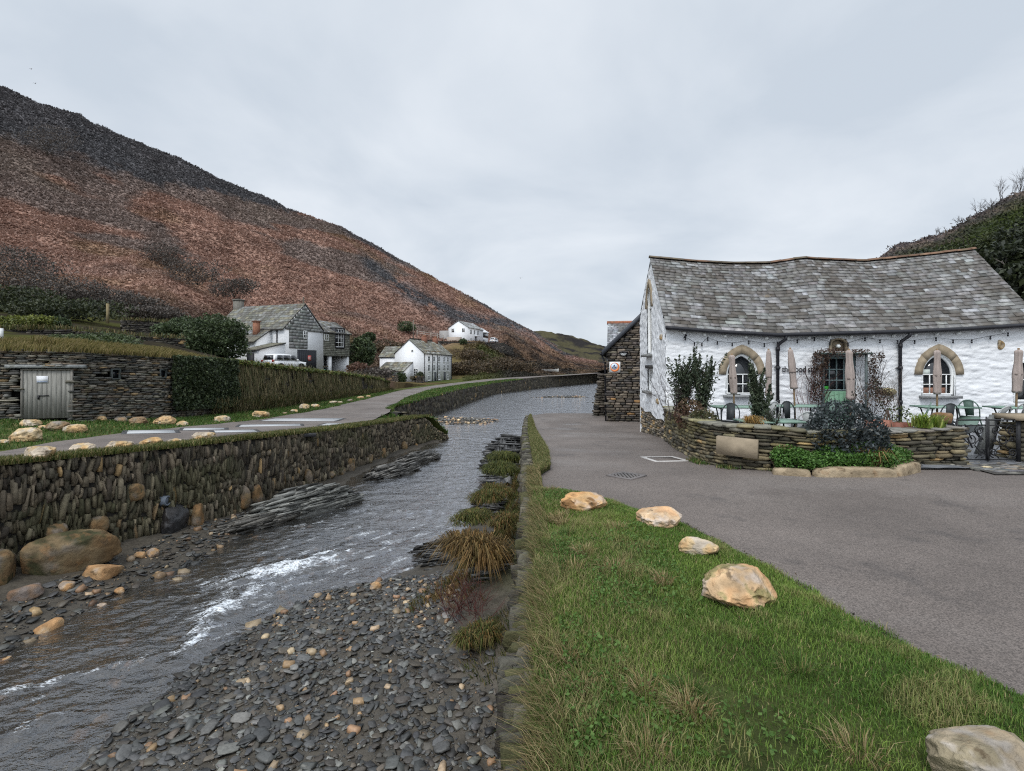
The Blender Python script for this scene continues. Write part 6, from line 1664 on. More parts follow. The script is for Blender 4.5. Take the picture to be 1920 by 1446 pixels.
# ---- tables and chairs
TG = (.20, .30, .24)
def make_table():
    t_ = thing('table', 'x', 'table', (0, 0, 0), 'green cafe tables')
    mb = MB(); box(mb, (0, 0, .735), (1.15, .7, .035), TG); mb.build('tabletop', M_COL, t_, local=True)
    for sx in (-.42, .42):
        mb = MB(); 
        for sy in (-.26, .26): tube(mb, [(sx, sy, 0), (sx * .9, sy * .3, .37), (sx, -sy * .8 + sy * 1.6, .72)], .016, 5, (.03, .03, .03))
        tube(mb, [(sx, -.26, .7), (sx, .26, .7)], .014, 5, (.03, .03, .03)); mb.build('trestle', M_IRON, t_, local=True)
    mb = MB(); tube(mb, [(-.4, 0, .36), (.4, 0, .36)], .013, 5, (.03, .03, .03)); mb.build('stretcher', M_IRON, t_, local=True)
    return t_
def make_chair(colr):
    c = thing('chair', 'x', 'chair', (0, 0, 0), 'metal cafe chairs stacked on the terrace')
    mb = MB(); box(mb, (0, 0, .44), (.38, .38, .025), colr, taper=.96); mb.build('seat', M_COL, c, local=True)
    for sx in (-1, 1):
        for sy in (-1, 1):
            mb = MB(); tube(mb, [(sx * .21, sy * .22, 0), (sx * .165, sy * .165, .43)], [.013, .018], 5, colr); mb.build('leg', M_IRON if sum(colr) < .3 else M_COL, c, local=True)
    mb = MB(); t_ = np.linspace(0, np.pi, 12)
    pts_ = [(-.18, .17, .44)] + [(-.19 * math.cos(a), .19 + .05 * math.sin(a), .62 + .24 * math.sin(a)) for a in t_] + [(.18, .17, .44)]
    tube(mb, pts_, .013, 6, colr); mb.build('back_frame', M_COL, c, local=True)
    mb = MB(); prism(mb, [(-.075, .20, .46), (.075, .20, .46), (.095, .245, .845), (-.095, .245, .845)], (0, -.012, 0), colr); mb.build('splat', M_COL, c, local=True)
    return c
tb0 = make_table(); first = [tb0]
def put(o0, n_used, loc, rz, rx, label, group=None, ry=0):
    o = o0 if n_used == 0 else copy_tree(o0)
    o.location = loc; o.rotation_euler = (rx, ry, rz); o['label'] = label
    return o
TBL = [((5.35, 12.7, .09), -.1, 'green cafe table under the left arched window'), ((6.95, 13.0, .09), -.05, 'green cafe table below the painted lettering'), ((5.15, 10.7, -.05), .05, 'low green table nearest the terrace wall between bush and tablet'),
       ((10.3, 12.7, .09), -.05, 'green cafe table under the right arched window'), ((11.9, 12.5, .09), 0, 'green cafe table at the right picture edge')]
for k, (l_, rz, lb) in enumerate(TBL): put(tb0, k, l_, rz, 0, lb)
dk = make_chair((.035, .04, .042)); lt_ = make_chair((.42, .43, .42)); gn = make_chair((.13, .19, .16))
CH = [(dk, (4.85, 11.9, .09), 2.6, .55, 'dark metal chair leaning beside the first green table'), (lt_, (5.55, 12.15, .12), .15, .62, 'pale metal chair tipped against the table under the left window'), (lt_, (5.75, 11.8, .12), .4, .35, 'second pale chair tipped at the left window table, nearer the wall'),
      (dk, (6.55, 12.45, .09), .2, .05, 'dark chair tucked under the table below the lettering'), (lt_, (6.0, 10.9, .0), -.25, .5, 'pale chair tipped against the low near table'), (gn, (7.5, 12.4, .09), -.3, .1, 'green-grey chair at the right end of the lettering table'),
      (dk, (9.85, 12.2, .09), 3.1, .0, 'upright dark chair with solid back before the right window table'), (gn, (9.45, 12.35, .09), .9, .5, 'green chair tipped at the left end of the right window table'), (lt_, (10.75, 12.05, .12), .25, .75, 'pale chair tipped steeply on the right window table'),
      (gn, (10.75, 12.5, .15), -.9, .55, 'green chair leaning outward at the right window table'), (dk, (9.9, 11.3, .05), 1.4, -.5, 'dark chair lying low behind the yellow-green plant'), (dk, (10.9, 11.3, .15), -.8, 1.1, 'dark chair tumbled by the gate'),
      (lt_, (11.45, 11.9, .18), -.6, .7, 'pale chair tipped toward the right edge table'), (dk, (11.7, 11.6, .2), .5, .9, 'dark chair piled at the right edge table'), (dk, (11.2, 11.5, .1), 2.2, .6, 'dark chair sprawled between the two right tables')]
used = {}
for (o0, l_, rz, rx, lb) in CH:
    put(o0, used.get(o0.name, 0), l_, rz, rx, lb); used[o0.name] = 1

# wooden planter pyramid and pot
pl = thing('planter', 'terracotta coloured slatted wooden planter right of the dark bush', 'planter', (7.0, 10.2, .1))
mb = MB(); box(mb, (7.0, 10.2, .45), (.42, .36, .62), (.30, .14, .10), taper=.8); mb.build('tub', M_WOOD, pl)
mb = MB(); 
for a, b in (((6.78, 10.0, .3), (7.1, 10.1, .95)), ((6.98, 10.0, .3), (7.12, 10.1, .95)), ((7.2, 10.0, .3), (7.12, 10.1, .95))): tube(mb, [a, b], .014, 4, (.07, .05, .04))
mb.build('trellis', M_WOOD, pl)
mb = MB(); leafcloud(mb, (7.15, 10.5, 1.0), (.4, .3, .5), 500, .03, [(.045, .05, .03), (.10, .06, .05)], seed=4); mb.build('foliage', M_LEAF, pl)
pot = thing('plant_pot', 'brown clay pot beside the slatted planter', 'pot', (7.45, 10.3, .1))
mb = MB(); box(mb, (7.45, 10.3, .5), (.3, .3, .4), (.20, .075, .05), taper=1.15); mb.build('body', M_COL, pot)
mb = MB(); leafcloud(mb, (7.5, 10.35, .82), (.25, .2, .2), 220, .03, [(.05, .07, .025), (.09, .11, .04)], seed=8); mb.build('foliage', M_LEAF, pot)
mb = MB(); Q = A([(7.62 + RS.normal() * .12, 9.8 + RS.normal() * .1, .66) for _ in range(260)]); blades(mb, Q, RS.uniform(.12, .32, 260), .03, RS.uniform(.3, .9, 260), palette(260, [(.20, .26, .04), (.12, .19, .03), (.28, .32, .08)])); mb.build('bright_plant', M_GRASS, label='yellow-green strap-leaved plant on top of the short slate wall', cat='plant')
mb = MB(); boulder(mb, (8.05, 10.0, .82), (.16, .14, .13), 4, (.22, .13, .07), 8, 2.6, .3); mb.build('pot_stump', M_BOULD, smooth=True, label='brown driftwood lump behind the short slate wall', cat='log')

# ---- terrace plants
def shrub(c, h, r, n, leaf, cols, label, stems=5, seed=0, name='shrub', upright=True, cat='shrub', dens=None, aspect=.35):
    s = thing(name, label, cat, c); rr_ = random.Random(seed); c = A(c, float)
    mb = MB(); tips = []
    for k in range(stems):
        a = rr_.uniform(0, 6.28); l_ = h * rr_.uniform(.7, 1.0); e = c + A([math.cos(a) * r * rr_.uniform(.3, .95), math.sin(a) * r * rr_.uniform(.3, .95), l_])
        p0 = c + A([rr_.gauss(0, .05), rr_.gauss(0, .05), 0]); m1 = p0 * .6 + e * .4 + A([0, 0, l_ * .1]); tube(mb, [p0, m1, e], [.018, .013, .005], 4, (.05, .042, .032)); tips.append((p0, m1, e))
        for j in range(4):
            t = rr_.uniform(.35, .9); b0_ = m1 * (1 - t) + e * t; ee = b0_ + A([rr_.gauss(0, r * .4), rr_.gauss(0, r * .4), rr_.uniform(.1, .35) * h]); tube(mb, [b0_, ee], [.008, .003], 3, (.05, .042, .032)); tips.append((p0, b0_, ee))
    mb.build('stem', M_TWIG, s)
    mb = MB(); per = max(1, n // len(tips)); Q = []
    for (p0, m1, e) in tips:
        t = RS.random(per) ** .9; s0 = p0 * .55 + m1 * .45; base_ = s0 + (e + (e - m1) * .12 - s0) * t[:, None]; Q.append(base_ + RS.standard_normal((per, 3)) * (A([r * .15, r * .15, h * .03]) * (1.15 - t[:, None])))
    Q = np.concatenate(Q); k = np.clip(vnoise(Q * 4 / r, seed) + .3 * RS.standard_normal(len(Q)), 0, 1)[:, None]
    leaves(mb, Q, leaf * RS.uniform(.6, 1.3, len(Q)), np.clip(lerp(A(cols[0]), A(cols[1]), k), .004, 1), up=.5, aspect=aspect); mb.build('foliage', M_LEAF, s)
    return s
DG = [(.026, .04, .022), (.10, .125, .075)]
shrub((3.92, 12.2, .55), 1.38, .36, 3600, .042, DG, 'tall dark evergreen shrub with many stems left of the left arched window', 8, 3)
shrub((4.22, 11.9, .5), 1.5, .30, 3400, .042, DG, 'tallest evergreen shrub, its spikes beside the left arched window', 7, 5)
shrub((5.02, 10.9, .5), 1.15, .27, 3800, .04, DG, 'evergreen shrub on a bare trunk before the left downpipe', 6, 8)
shrub((5.1, 10.4, .45), .5, .2, 500, .03, [(.03, .045, .025), (.08, .10, .06)], 'small evergreen bush below the bare-trunked shrub', 4, 12)
mb = MB(); leafcloud(mb, (5.72, 9.22, .52), (.74, .48, .62), 6500, .034, [(.018, .026, .024), (.075, .09, .095)], shell=.7, lump=.35, seed=21, zmin=.05, up=.4, aspect=.5)
db = thing('dark_bush', 'big rounded blue-green bush spilling over the terrace wall', 'bush', (5.72, 9.22, .05)); mb.build('foliage', M_LEAF, db)
mb = MB(); rr_ = random.Random(9)
for k in range(9): twigs(mb, (5.72 + rr_.gauss(0, .1), 9.25, .05), .6, .02, (rr_.gauss(0, .6), rr_.gauss(0, .4), 1), 1, 3, .6, (.04, .035, .03), rr_)
mb.build('stem', M_TWIG, db)
tussock((6.05, 8.95, .1), .16, 500, .5, [(.25, .16, .07), (.18, .11, .05)], 'tuft of brown dead grass at the front of the dark bush', .6, name='dry_grass_tuft', group=None, w_=.012)
mb = MB(); rr_ = random.Random(6)
for k in range(14): twigs(mb, (3.95 + rr_.gauss(0, .2), 12.4 + rr_.gauss(0, .3), .55), rr_.uniform(.5, .85), .011, (rr_.gauss(-.1, .35), rr_.gauss(0, .3), 1), 2, 3, .5, (.06, .045, .045), rr_)
mb.build('bare_shrub', M_TWIG, label='leafless twiggy shrub against the cottage corner', cat='shrub')
mb = MB(); leafcloud(mb, (3.95, 11.9, .72), (.30, .7, .36), 1700, .035, [(.10, .05, .04), (.15, .11, .06)], seed=31); leafcloud(mb, (4.0, 11.1, .68), (.28, .4, .22), 900, .035, [(.05, .065, .03), (.12, .10, .05)], seed=32)
mb.build('heather_bush', M_LEAF, label='reddish low bush on the left bend of the terrace wall', cat='bush')
mb = MB(); tussock((4.6, 10.2, .66), .15, 380, .25, [(.35, .2, .06), (.25, .17, .06)], 'small orange-brown grass tuft on the terrace wall top', .7, name='dry_grass_tuft', group=None, w_=.01)
# climber and porch round the door
pg_ = thing('porch_trellis', 'dark timber door porch with post and lintel round the green door', 'trellis', tuple(cw(5.19, -.3, .1)))
for du in (-.62, .62):
    mb = MB(); tube(mb, [cw(5.19 + du, -.35, .08), cw(5.19 + du, -.35, 2.15)], .04, 6, (.10, .12, .12)); mb.build('post', M_WOOD, pg_)
mb = MB(); box(mb, cw(5.19, -.2, 2.18), (1.5, .5, .05), (.08, .11, .10), rotz(-.0726)); mb.build('canopy_board', M_WOOD, pg_)
cl_ = thing('climber', 'brown withered climbing plant over the porch and both sides of the green door', 'climbing plant', tuple(cw(5.2, -.4, .1)))
mb = MB(); mt_ = MB(); rr_ = random.Random(17)
CC = [(.05, .032, .025), (.12, .075, .05)]
for (u, z, ru, rz_, n_) in ((4.48, 2.0, .26, .32, 520), (4.40, 1.45, .22, .4, 480), (4.36, .95, .22, .35, 380), (4.9, 2.22, .5, .14, 420), (5.6, 2.2, .35, .12, 200), (5.98, 1.75, .14, .35, 260), (6.02, 1.2, .22, .30, 300), (6.3, .85, .3, .3, 380), (6.12, 2.1, .2, .15, 140)):
    leafcloud(mb, cw(u, -.38, z), (ru, .18, rz_), n_, .035, CC, shell=.3, lump=.5, seed=int(u * 10))
for k in range(34):
    u = rr_.choice([4.4, 4.55, 5.95, 6.1]); twigs(mt_, cw(u + rr_.gauss(0, .08), -.33, .1 + rr_.random() * 1.2), rr_.uniform(.5, 1.0), .012, (rr_.gauss(0, .35), rr_.gauss(-.1, .1), 1), 1, 4, .6, (.05, .035, .03), rr_)
mb.build('foliage', M_LEAF, cl_); mt_.build('stem', M_TWIG, cl_)
mb = MB(); rr_ = random.Random(27)
for k in range(7): twigs(mb, cw(4.05 + rr_.gauss(0, .06), -.5, .1), rr_.uniform(.9, 1.5), .010, (rr_.gauss(0, .2), rr_.gauss(0, .1), 1), 2, 3, .4, (.13, .06, .06), rr_)
mb.build('bare_sapling', M_TWIG, label='thin red-twigged sapling left of the door climber', cat='sapling')
mb = MB(); rr_ = random.Random(28)
for k in range(6): twigs(mb, cw(6.45 + rr_.gauss(0, .1), -.6, .6), rr_.uniform(.6, 1.0), .007, (rr_.gauss(.1, .3), rr_.gauss(0, .1), 1), 2, 3, .4, (.16, .13, .11), rr_)
mb.build('bare_sapling', M_TWIG, label='wispy grey bare plant between the climber and the right downpipe', cat='sapling')
# weeds at the foot of the terrace wall
mb = MB(); q, Pp = resample([(a, b, d) for a, b, c, d in W1[2:7]], .01); Pp = Pp[RS.random(len(Pp)) < .9]; k = fbm(np.stack([Pp[:, 0] * 2, Pp[:, 1] * 2, 0 * Pp[:, 0]], -1), 3, 8) > .54; Pp = np.repeat(Pp[k], 4, 0); n = len(Pp)
Pp = Pp + np.stack([RS.uniform(-.22, .0, n), RS.uniform(-.2, .02, n), 0 * RS.random(n)], 1); Pp[:, 2] = zR(Pp[:, 1]) + .01
blades(mb, Pp, RS.uniform(.03, .10, n), .012, RS.uniform(.3, 1, n), palette(n, GR3)); mb.build('weeds', M_GRASS, kind='stuff')

# ---- covers in the road
cvr = thing('manhole_cover', 'square asphalt-filled manhole cover with pale rim by the terrace wall', 'manhole cover', tuple(GR(1246, 862)))
c = GR(1246, 862); mb = MB(); R_ = rotz(.12)
o4 = lambda s, dz: [c + A([x * s, y * s * 1.15, 0]) @ np.eye(3) * 1.0 + (A([0, 0, dz])) for x, y in ((-1, -1), (1, -1), (1, 1), (-1, 1))]
def rot4(s, dz, sy=1.15): return [c + A([x * s, y * s * sy, 0]) @ R_ + A([0, 0, dz + (float(road_z(c[0] + x * s, c[1] + y * s)) - c[2])]) for x, y in ((-1, -1), (1, -1), (1, 1), (-1, 1))]
ring(mb, rot4(.36, .012), rot4(.28, .012), (0, 0, -.05), (.46, .44, .42)); mb.build('rim', M_COL, cvr)
mb = MB(); prism(mb, rot4(.28, .008), (0, 0, -.03), (.13, .12, .12)); mb.build('plate', M_ASPH, cvr)
c = GR(1175, 893); dg_ = thing('drain_cover', 'diamond-set dark iron drain grate flush with the road', 'drain cover', tuple(c)); mb = MB(); th = np.linspace(0, 2 * np.pi, 5)[:-1]
rz0 = lambda y: float(road_z(c[0], y)) + .02
ring(mb, [(c[0] + .33 * math.cos(t), c[1] + .3 * math.sin(t), rz0(c[1] + .3 * math.sin(t))) for t in th], [(c[0] + .27 * math.cos(t), c[1] + .25 * math.sin(t), rz0(c[1] + .25 * math.sin(t))) for t in th], (0, 0, -.03), (.15, .135, .13)); mb.build('rim', M_COL, dg_)
mb = MB()
for k in range(-4, 5):
    l_ = .25 - abs(k * .055); box(mb, (c[0] + k * .055, c[1], rz0(c[1]) - .01), (.034, l_ * 1.9, .02), (.12, .11, .105))
mb.build('grate', M_COL, dg_)
# ================================================================== FAR SIDE: HOUSES, CAR, PLANTING
class Fr:
    def __init__(s, o, e2):
        s.o = A(o, float); e = A([e2[0], e2[1], 0], float); s.eu = e / np.linalg.norm(e); s.ev = A([-s.eu[1], s.eu[0], 0]); s.yaw = math.atan2(s.eu[1], s.eu[0])
    def __call__(s, u, v, z):
        u, v, z = np.broadcast_arrays(np.asarray(u, float), np.asarray(v, float), np.asarray(z, float))
        return s.o + u[..., None] * s.eu + v[..., None] * s.ev + z[..., None] * A([0, 0, 1.])
    def box(s, mb, u0, u1, v0, v1, z0, z1, col):
        box(mb, s((u0 + u1) / 2, (v0 + v1) / 2, (z0 + z1) / 2), (abs(u1 - u0), abs(v1 - v0), z1 - z0), col, rotz(s.yaw))
def gable_u(F, mb, u0, u1, v0, v1, z0, ze, zr, col, vr=None):
    """block whose gables stand at u0 and u1 (ridge along u)"""
    vr = (v0 + v1) / 2 if vr is None else vr
    prism(mb, F(u0, A([v0, v1, v1, vr, v0]), A([z0, z0, ze, zr, ze])), F.eu * (u1 - u0), col)
def slate_roof(F, mb, u0, u1, va, za, vb, zb, rows=10, size=.5, cols=((.15, .155, .15), (.20, .205, .20), (.11, .11, .10), (.24, .245, .24), (.16, .15, .115)), th=.10):
    """slope from (va,za) at the eave to (vb,zb) at the ridge"""
    for k in range(rows):
        t0, t1 = k / rows, min(1, (k + 1.2) / rows); u = u0 - RS.random() * size
        while u < u1:
            w_ = size * RS.uniform(.7, 1.4); a, b = max(u, u0), min(u + w_, u1); u += w_
            if b - a < .03: continue
            f_ = lambda x, t, o: F(x, va + (vb - va) * t, za + (zb - za) * t + o)
            q = [f_(a, t0, .05), f_(b, t0, .05), f_(b, t1, .02), f_(a, t1, .02)]; lo = [x - A([0, 0, .045]) for x in q]
            mb.add(A(q + lo), A([[0, 1, 2, 3], [7, 6, 5, 4], [0, 4, 5, 1], [1, 5, 6, 2], [2, 6, 7, 3], [3, 7, 4, 0]]), palette(1, cols, None, .1)[0])
    prism(mb, [F(u0, va, za), F(u0, vb, zb), F(u0, vb, zb - th), F(u0, va, za - th)], F.eu * (u1 - u0), (.05, .05, .05))
def window(F, par, plane, c, z, w_, h, bars=(1, 1), fcol=(.78, .79, .78), pane=(.02, .02, .02), name='window', sill=True):
    """plane 'v': in the wall v=const looking to -v; plane 'u': wall u=const looking to -u"""
    kind, at_ = plane
    f = (lambda s, o, zz: F(s, at_ - o, zz)) if kind == 'v' else (lambda s, o, zz: F(at_ - o, s, zz))
    n_ = F.ev if kind == 'v' else F.eu
    wn_ = thing(name, None, None); wn_.parent = par; wn_.location = A(f(c, 0, z)) - A(world_loc(par))
    rect = lambda a, b, o: [f(c - a, o, z - b), f(c + a, o, z - b), f(c + a, o, z + b), f(c - a, o, z + b)]
    mb = MB(); ring(mb, rect(w_ / 2, h / 2, .03), rect(w_ / 2 - .07, h / 2 - .07, .03), n_ * .1, fcol); yw = F.yaw + (0 if kind == 'v' else math.pi / 2)
    for i in range(1, bars[0] + 1): box(mb, f(c - w_ / 2 + w_ * i / (bars[0] + 1), .02, z), (.05, .05, h - .1), fcol, rotz(yw))
    for i in range(1, bars[1] + 1): box(mb, f(c, .018, z - h / 2 + h * i / (bars[1] + 1)), (w_ - .1, .055, .05), fcol, rotz(yw))
    mb.build('frame', M_WPAINT, wn_)
    mb = MB(); prism(mb, rect(w_ / 2 - .05, h / 2 - .05, .02), n_ * .03, pane); mb.build('pane', M_GLASS, wn_)
    if sill:
        mb = MB(); box(mb, f(c, .08, z - h / 2 - .05), (w_ + .2, .22, .08), (.55, .55, .53), rotz(yw)); mb.build('sill', M_WPAINT, wn_)
    return wn_
M_SHANG = gmat('slate_hanging', None, (2.5, .3), patch=(1.5, .6, .15, (.10, .09, .07), .4), bump=((14, .4, .02),), rough=.75)

# ---- slate gabled house with the garage
FA_ = Fr((-23.5, 55, 0), (.361, .933))
ha = thing('slate_house', 'white house with slate-hung gable, garage door and open undercroft behind the white car', 'house', tuple(FA_(3, 3, 1.2)))
mb = MB(); gable_u_ = None
# main block: ridge along v, gable at v=0
prism(mb, FA_(A([0, 5.85, 5.85, 2.93, 0]), 0, A([.9, .9, 5.9, 8.6, 5.95])), FA_.ev * 9.9, (.76, .77, .77)); mb.build('wall', M_LIME, ha)
mb = MB()
def course(u0f, u1f, z0, z1, mb=mb, h=.32):
    z = z0
    while z < z1 - .05:
        a, b = u0f(z + h / 2), u1f(z + h / 2); u = a
        while u < b - .05:
            w_ = min(RS.uniform(.4, .95), b - u)
            FA_.box(mb, u + .008, u + w_ - .008, -.07 - RS.uniform(0, .02), -.01, z + .012, z + h - .005, palette(1, [(.19, .195, .19), (.24, .245, .235), (.15, .155, .15)], None, .08)[0]); u += w_
        z += h
course(lambda z: .64 if z < 5.75 else max(.05, (z - 5.8) * 1.085), lambda z: 3.31 if z < 5.7 else min(5.8, 5.85 - (z - 5.75) * 1.085), 3.8, 8.45)
mb.build('slate_panel', M_SHANG, ha)
mb = MB()
slope_u = lambda mb, ua, za, ub, zb: None
Fs = Fr(FA_(0, 0, 0), FA_.ev)       # same house seen with u along the ridge
Fs.ev = -FA_.eu; Fs.yaw = math.atan2(Fs.eu[1], Fs.eu[0])
slate_roof(Fs, mb, -.12, 9.95, .3, 5.75, -2.93, 8.72, 11, .55, ((.17, .175, .16), (.22, .225, .21), (.13, .13, .11), (.20, .19, .14)))
slate_roof(Fs, mb, -.12, 9.95, -6.15, 5.7, -2.93, 8.72, 11, .55)
rf = mb.build('roof', M_ROOF, ha)
mb = MB(); FA_.box(mb, 2.55, 3.3, 9.15, 10.0, 7.6, 9.45, (.17, .16, .14)); FA_.box(mb, 2.48, 3.37, 9.08, 10.07, 9.45, 9.6, (.13, .125, .11)); FA_.box(mb, 2.75, 3.05, 9.4, 9.7, 9.6, 10.2, (.10, .05, .035)); mb.build('chimney', M_STONE_DRY, rf)
mb = MB(); FA_.box(mb, 1.85, 4.71, -.03, .1, 1.0, 3.7, (.014, .015, .02)); 
for k in range(9): FA_.box(mb, 1.9 + k * .31, 2.17 + k * .31, -.045, -.03, 1.05, 3.65, (.018, .02, .026))
gd = mb.build('garage_door', M_COL, ha)
mb = MB(); FA_.box(mb, 3.35, 3.85, -.07, -.05, 2.55, 3.1, (.55, .10, .08)); FA_.box(mb, 3.42, 3.78, -.075, -.07, 2.85, 2.95, (.7, .6, .58)); FA_.box(mb, 3.42, 3.78, -.075, -.07, 2.68, 2.76, (.7, .6, .58)); mb.build('garage_sign', M_COL, gd)
window(FA_, ha, ('v', -.06), 2.93, 5.35, .55, .85, (1, 1), sill=False)
# right wing with undercroft
mb = MB(); FA_.box(mb, 5.87, 10.45, .04, 4.6, 3.15, 5.85, (.10, .10, .085)); mb.build('wing_wall', M_SHANG, ha)
mb = MB(); z = 3.12
while z < 5.8:
    u = 5.88 - RS.random() * .2
    while u < 10.46:
        w_ = RS.uniform(.22, .34); a, b = max(u, 5.88), min(u + w_, 10.47); u += w_
        if b - a > .03 and not (7.85 < (a + b) / 2 < 9.45 and z > 3.9): FA_.box(mb, a + .004, b - .004, -.02 - RS.uniform(0, .012), .05, z + .004, z + .2, palette(1, [(.14, .14, .115), (.17, .17, .14), (.115, .115, .095)], None, .08)[0])
    z += .2
mb.build('wing_slates', M_SHANG, ha)
mb = MB(); slate_roof(FA_, mb, 5.8, 10.7, -.2, 5.82, 2.3, 7.35, 7, .45); slate_roof(FA_, mb, 5.8, 10.7, 4.8, 5.8, 2.3, 7.35, 5, .6)
prism(mb, FA_(10.46, A([-.0, 4.6, 2.3]), A([5.8, 5.8, 7.25])), FA_.eu * -.1, (.13, .13, .11)); mb.build('wing_roof', M_ROOF, ha)
mb = MB(); FA_.box(mb, 7.75, 9.55, -.10, .7, 6.38, 6.5, (.03, .03, .035)); FA_.box(mb, 7.75, 7.9, -.06, .5, 4.1, 6.4, (.03, .03, .035)); FA_.box(mb, 9.4, 9.55, -.06, .5, 4.1, 6.4, (.03, .03, .035)); FA_.box(mb, 7.9, 9.4, -.06, .04, 4.05, 4.2, (.03, .03, .035)); mb.build('dormer', M_COL, ha)
window(FA_, ha, ('v', .03), 8.65, 5.28, 1.5, 2.15, (2, 3), sill=False)
window(FA_, ha, ('v', -.0), 6.35, 5.25, .75, .75, (1, 1), sill=False)
mb = MB(); FA_.box(mb, 5.86, 10.45, 4.3, 4.6, .6, 3.15, (.70, .71, .70)); FA_.box(mb, 10.15, 10.45, .05, 4.3, .6, 3.15, (.70, .71, .70)); FA_.box(mb, 7.0, 7.4, .1, .5, .6, 3.15, (.74, .75, .74)); FA_.box(mb, 5.9, 7.0, .9, 1.1, .6, 3.15, (.5, .47, .42))
mb.build('undercroft', M_LIME, ha)
mb = MB(); FA_.box(mb, 5.9, 7.0, .3, .85, 1.2, 1.26, (.2, .15, .1)); FA_.box(mb, 5.9, 7.0, .3, .85, 1.9, 1.96, (.2, .15, .1)); FA_.box(mb, 6.1, 6.6, .35, .7, 1.26, 1.6, (.08, .3, .3)); mb.build('shelf', M_COL, ha)
mb = MB(); tube(mb, [FA_(-.06, .9, 5.7), FA_(-.06, .9, 1.2)], .07, 6, (.03, .03, .035)); mb.build('downpipe', M_BLACK, ha)
# lean-to and porch on the near side
mb = MB(); prism(mb, FA_(A([0, 0, -2.2, -2.2]), 1.63, A([.9, 5.75, 4.45, .9])), FA_.ev * 5.2, (.75, .76, .76)); prism(mb, FA_(A([0, 0, -3.6, -3.6]), -.1, A([.9, 4.25, 3.5, .9])), FA_.ev * 1.7, (.72, .73, .73)); mb.build('lean_to', M_LIME, ha)
mb = MB(); slate_roof(Fs, mb, 1.5, 7.0, 2.5, 4.35, 0, 5.85, 5, .5); slate_roof(Fs, mb, -.25, 1.72, 3.8, 3.5, 0, 4.35, 5, .45, ((.19, .18, .13), (.22, .21, .16))); mb.build('lean_to_roof', M_ROOF, ha)
mb = MB(); FA_.box(mb, -1.2, -.7, 2.5, 3.0, 4.9, 6.5, (.26, .12, .075)); FA_.box(mb, -1.28, -.62, 2.42, 3.08, 6.5, 6.6, (.2, .09, .06)); mb.build('chimney_stack', M_STONE_DRY, ha)
mb = MB(); FA_.box(mb, -3.68, -3.6, .2, 1.1, 1.1, 3.2, (.015, .016, .02)); mb.build('porch_door', M_COL, ha)
mb = MB(); tube(mb, [(-26.0, 66.5, 3.5), (-26.0, 66.5, 10.6)], .10, 6, (.09, .075, .06)); tube(mb, [(-26.3, 66.5, 10.2), (-25.7, 66.5, 10.2)], .04, 4, (.09, .075, .06)); mb.build('utility_pole', M_WOOD, label='dark slim pole rising behind the slate gabled house', cat='pole')

# ---- three storey white house
FB = Fr((-16.2, 98, 0), (.267, .964))
hb = thing('white_house', 'three-storey white cottage row with lichen slate roof at the lane bend', 'house', tuple(FB(6, 3, -1)))
mb = MB(); gable_u(FB, mb, 0, 13.5, 0, 5.9, -1.3, 4.5, 6.95, (.80, .81, .82)); mb.build('wall', M_LIME, hb)
mb = MB(); FB.box(mb, -.03, 13.53, -.03, .3, -1.3, -.72, (.02, .02, .02)); mb.build('tar_plinth', M_BLACK, hb)
mb = MB(); RC = ((.20, .20, .17), (.26, .26, .23), (.15, .15, .12), (.22, .20, .14))
slate_roof(FB, mb, -.1, 13.6, -.25, 4.35, 2.95, 7.05, 8, .8, RC); slate_roof(FB, mb, -.1, 13.6, 6.1, 4.35, 2.95, 7.05, 6, 1.0, RC); rfb = mb.build('roof', M_ROOF, hb)
for u in (6.2, 11.5):
    mb = MB(); FB.box(mb, u, u + .9, 2.5, 3.4, 6.4, 7.9, (.20, .09, .06)); FB.box(mb, u + .2, u + .7, 2.7, 3.2, 7.9, 8.2, (.25, .12, .07)); mb.build('chimney', M_STONE_DRY, rfb)
for u in (2.25, 4.64, 7.05):
    mb = MB(); FB.box(mb, u - .5, u + .5, -.2, 1.1, 4.85, 5.0, (.2, .15, .10)); FB.box(mb, u - .45, u + .45, -.1, 1.0, 4.3, 4.85, (.5, .5, .48)); mb.build('dormer', M_COL, hb)
for u in (2.25, 4.64, 7.05, 9.58, 11.5):
    for z, h in ((3.45, 1.0), (1.75, 1.25), (-.1, .9)):
        if z < 0 and u in (4.64, 9.58): continue
        window(FB, hb, ('v', -.0), u, z, .95, h, (1, 1), fcol=(.74, .75, .76), pane=(.05, .06, .07))
for u in (5.2, 9.8):
    mb = MB(); FB.box(mb, u - .45, u + .45, -.05, .05, -1.0, 1.0 - .1, (.05, .055, .065)); mb.build('front_door', M_COL, hb)
for u in (.12, 3.7, 6.1, 13.35):
    mb = MB(); tube(mb, [FB(u, -.1, 4.3), FB(u, -.1, -.9)], .065, 5, (.025, .025, .03)); mb.build('downpipe', M_BLACK, hb)
mb = MB(); prism(mb, FB(1.0, A([5.9, 9.6, 9.6, 5.9]), A([-1.3, -1.3, 3.9, 3.9])), FB.eu * 5, (.78, .79, .8)); gw_ = None; mb.build('rear_wing', M_LIME, hb)
mb = MB(); Fw = Fr(FB(0, 0, 0), FB.ev); Fw.ev = -FB.eu; Fw.yaw = math.atan2(Fw.eu[1], Fw.eu[0])
slate_roof(Fw, mb, 4.2, 9.8, -.8, 3.8, -3.5, 5.9, 6, .8, RC); slate_roof(Fw, mb, 4.2, 9.8, -6.2, 3.8, -3.5, 5.9, 4, 1.0, RC); mb.build('rear_roof', M_ROOF, hb)
mb = MB(); prism(mb, FB(A([0, 0, -3.4, -3.4]), 2.3, A([-1.3, 2.7, 1.2, -1.3])), FB.ev * 5.2, (.76, .77, .78)); mb.build('lean_to', M_LIME, hb)
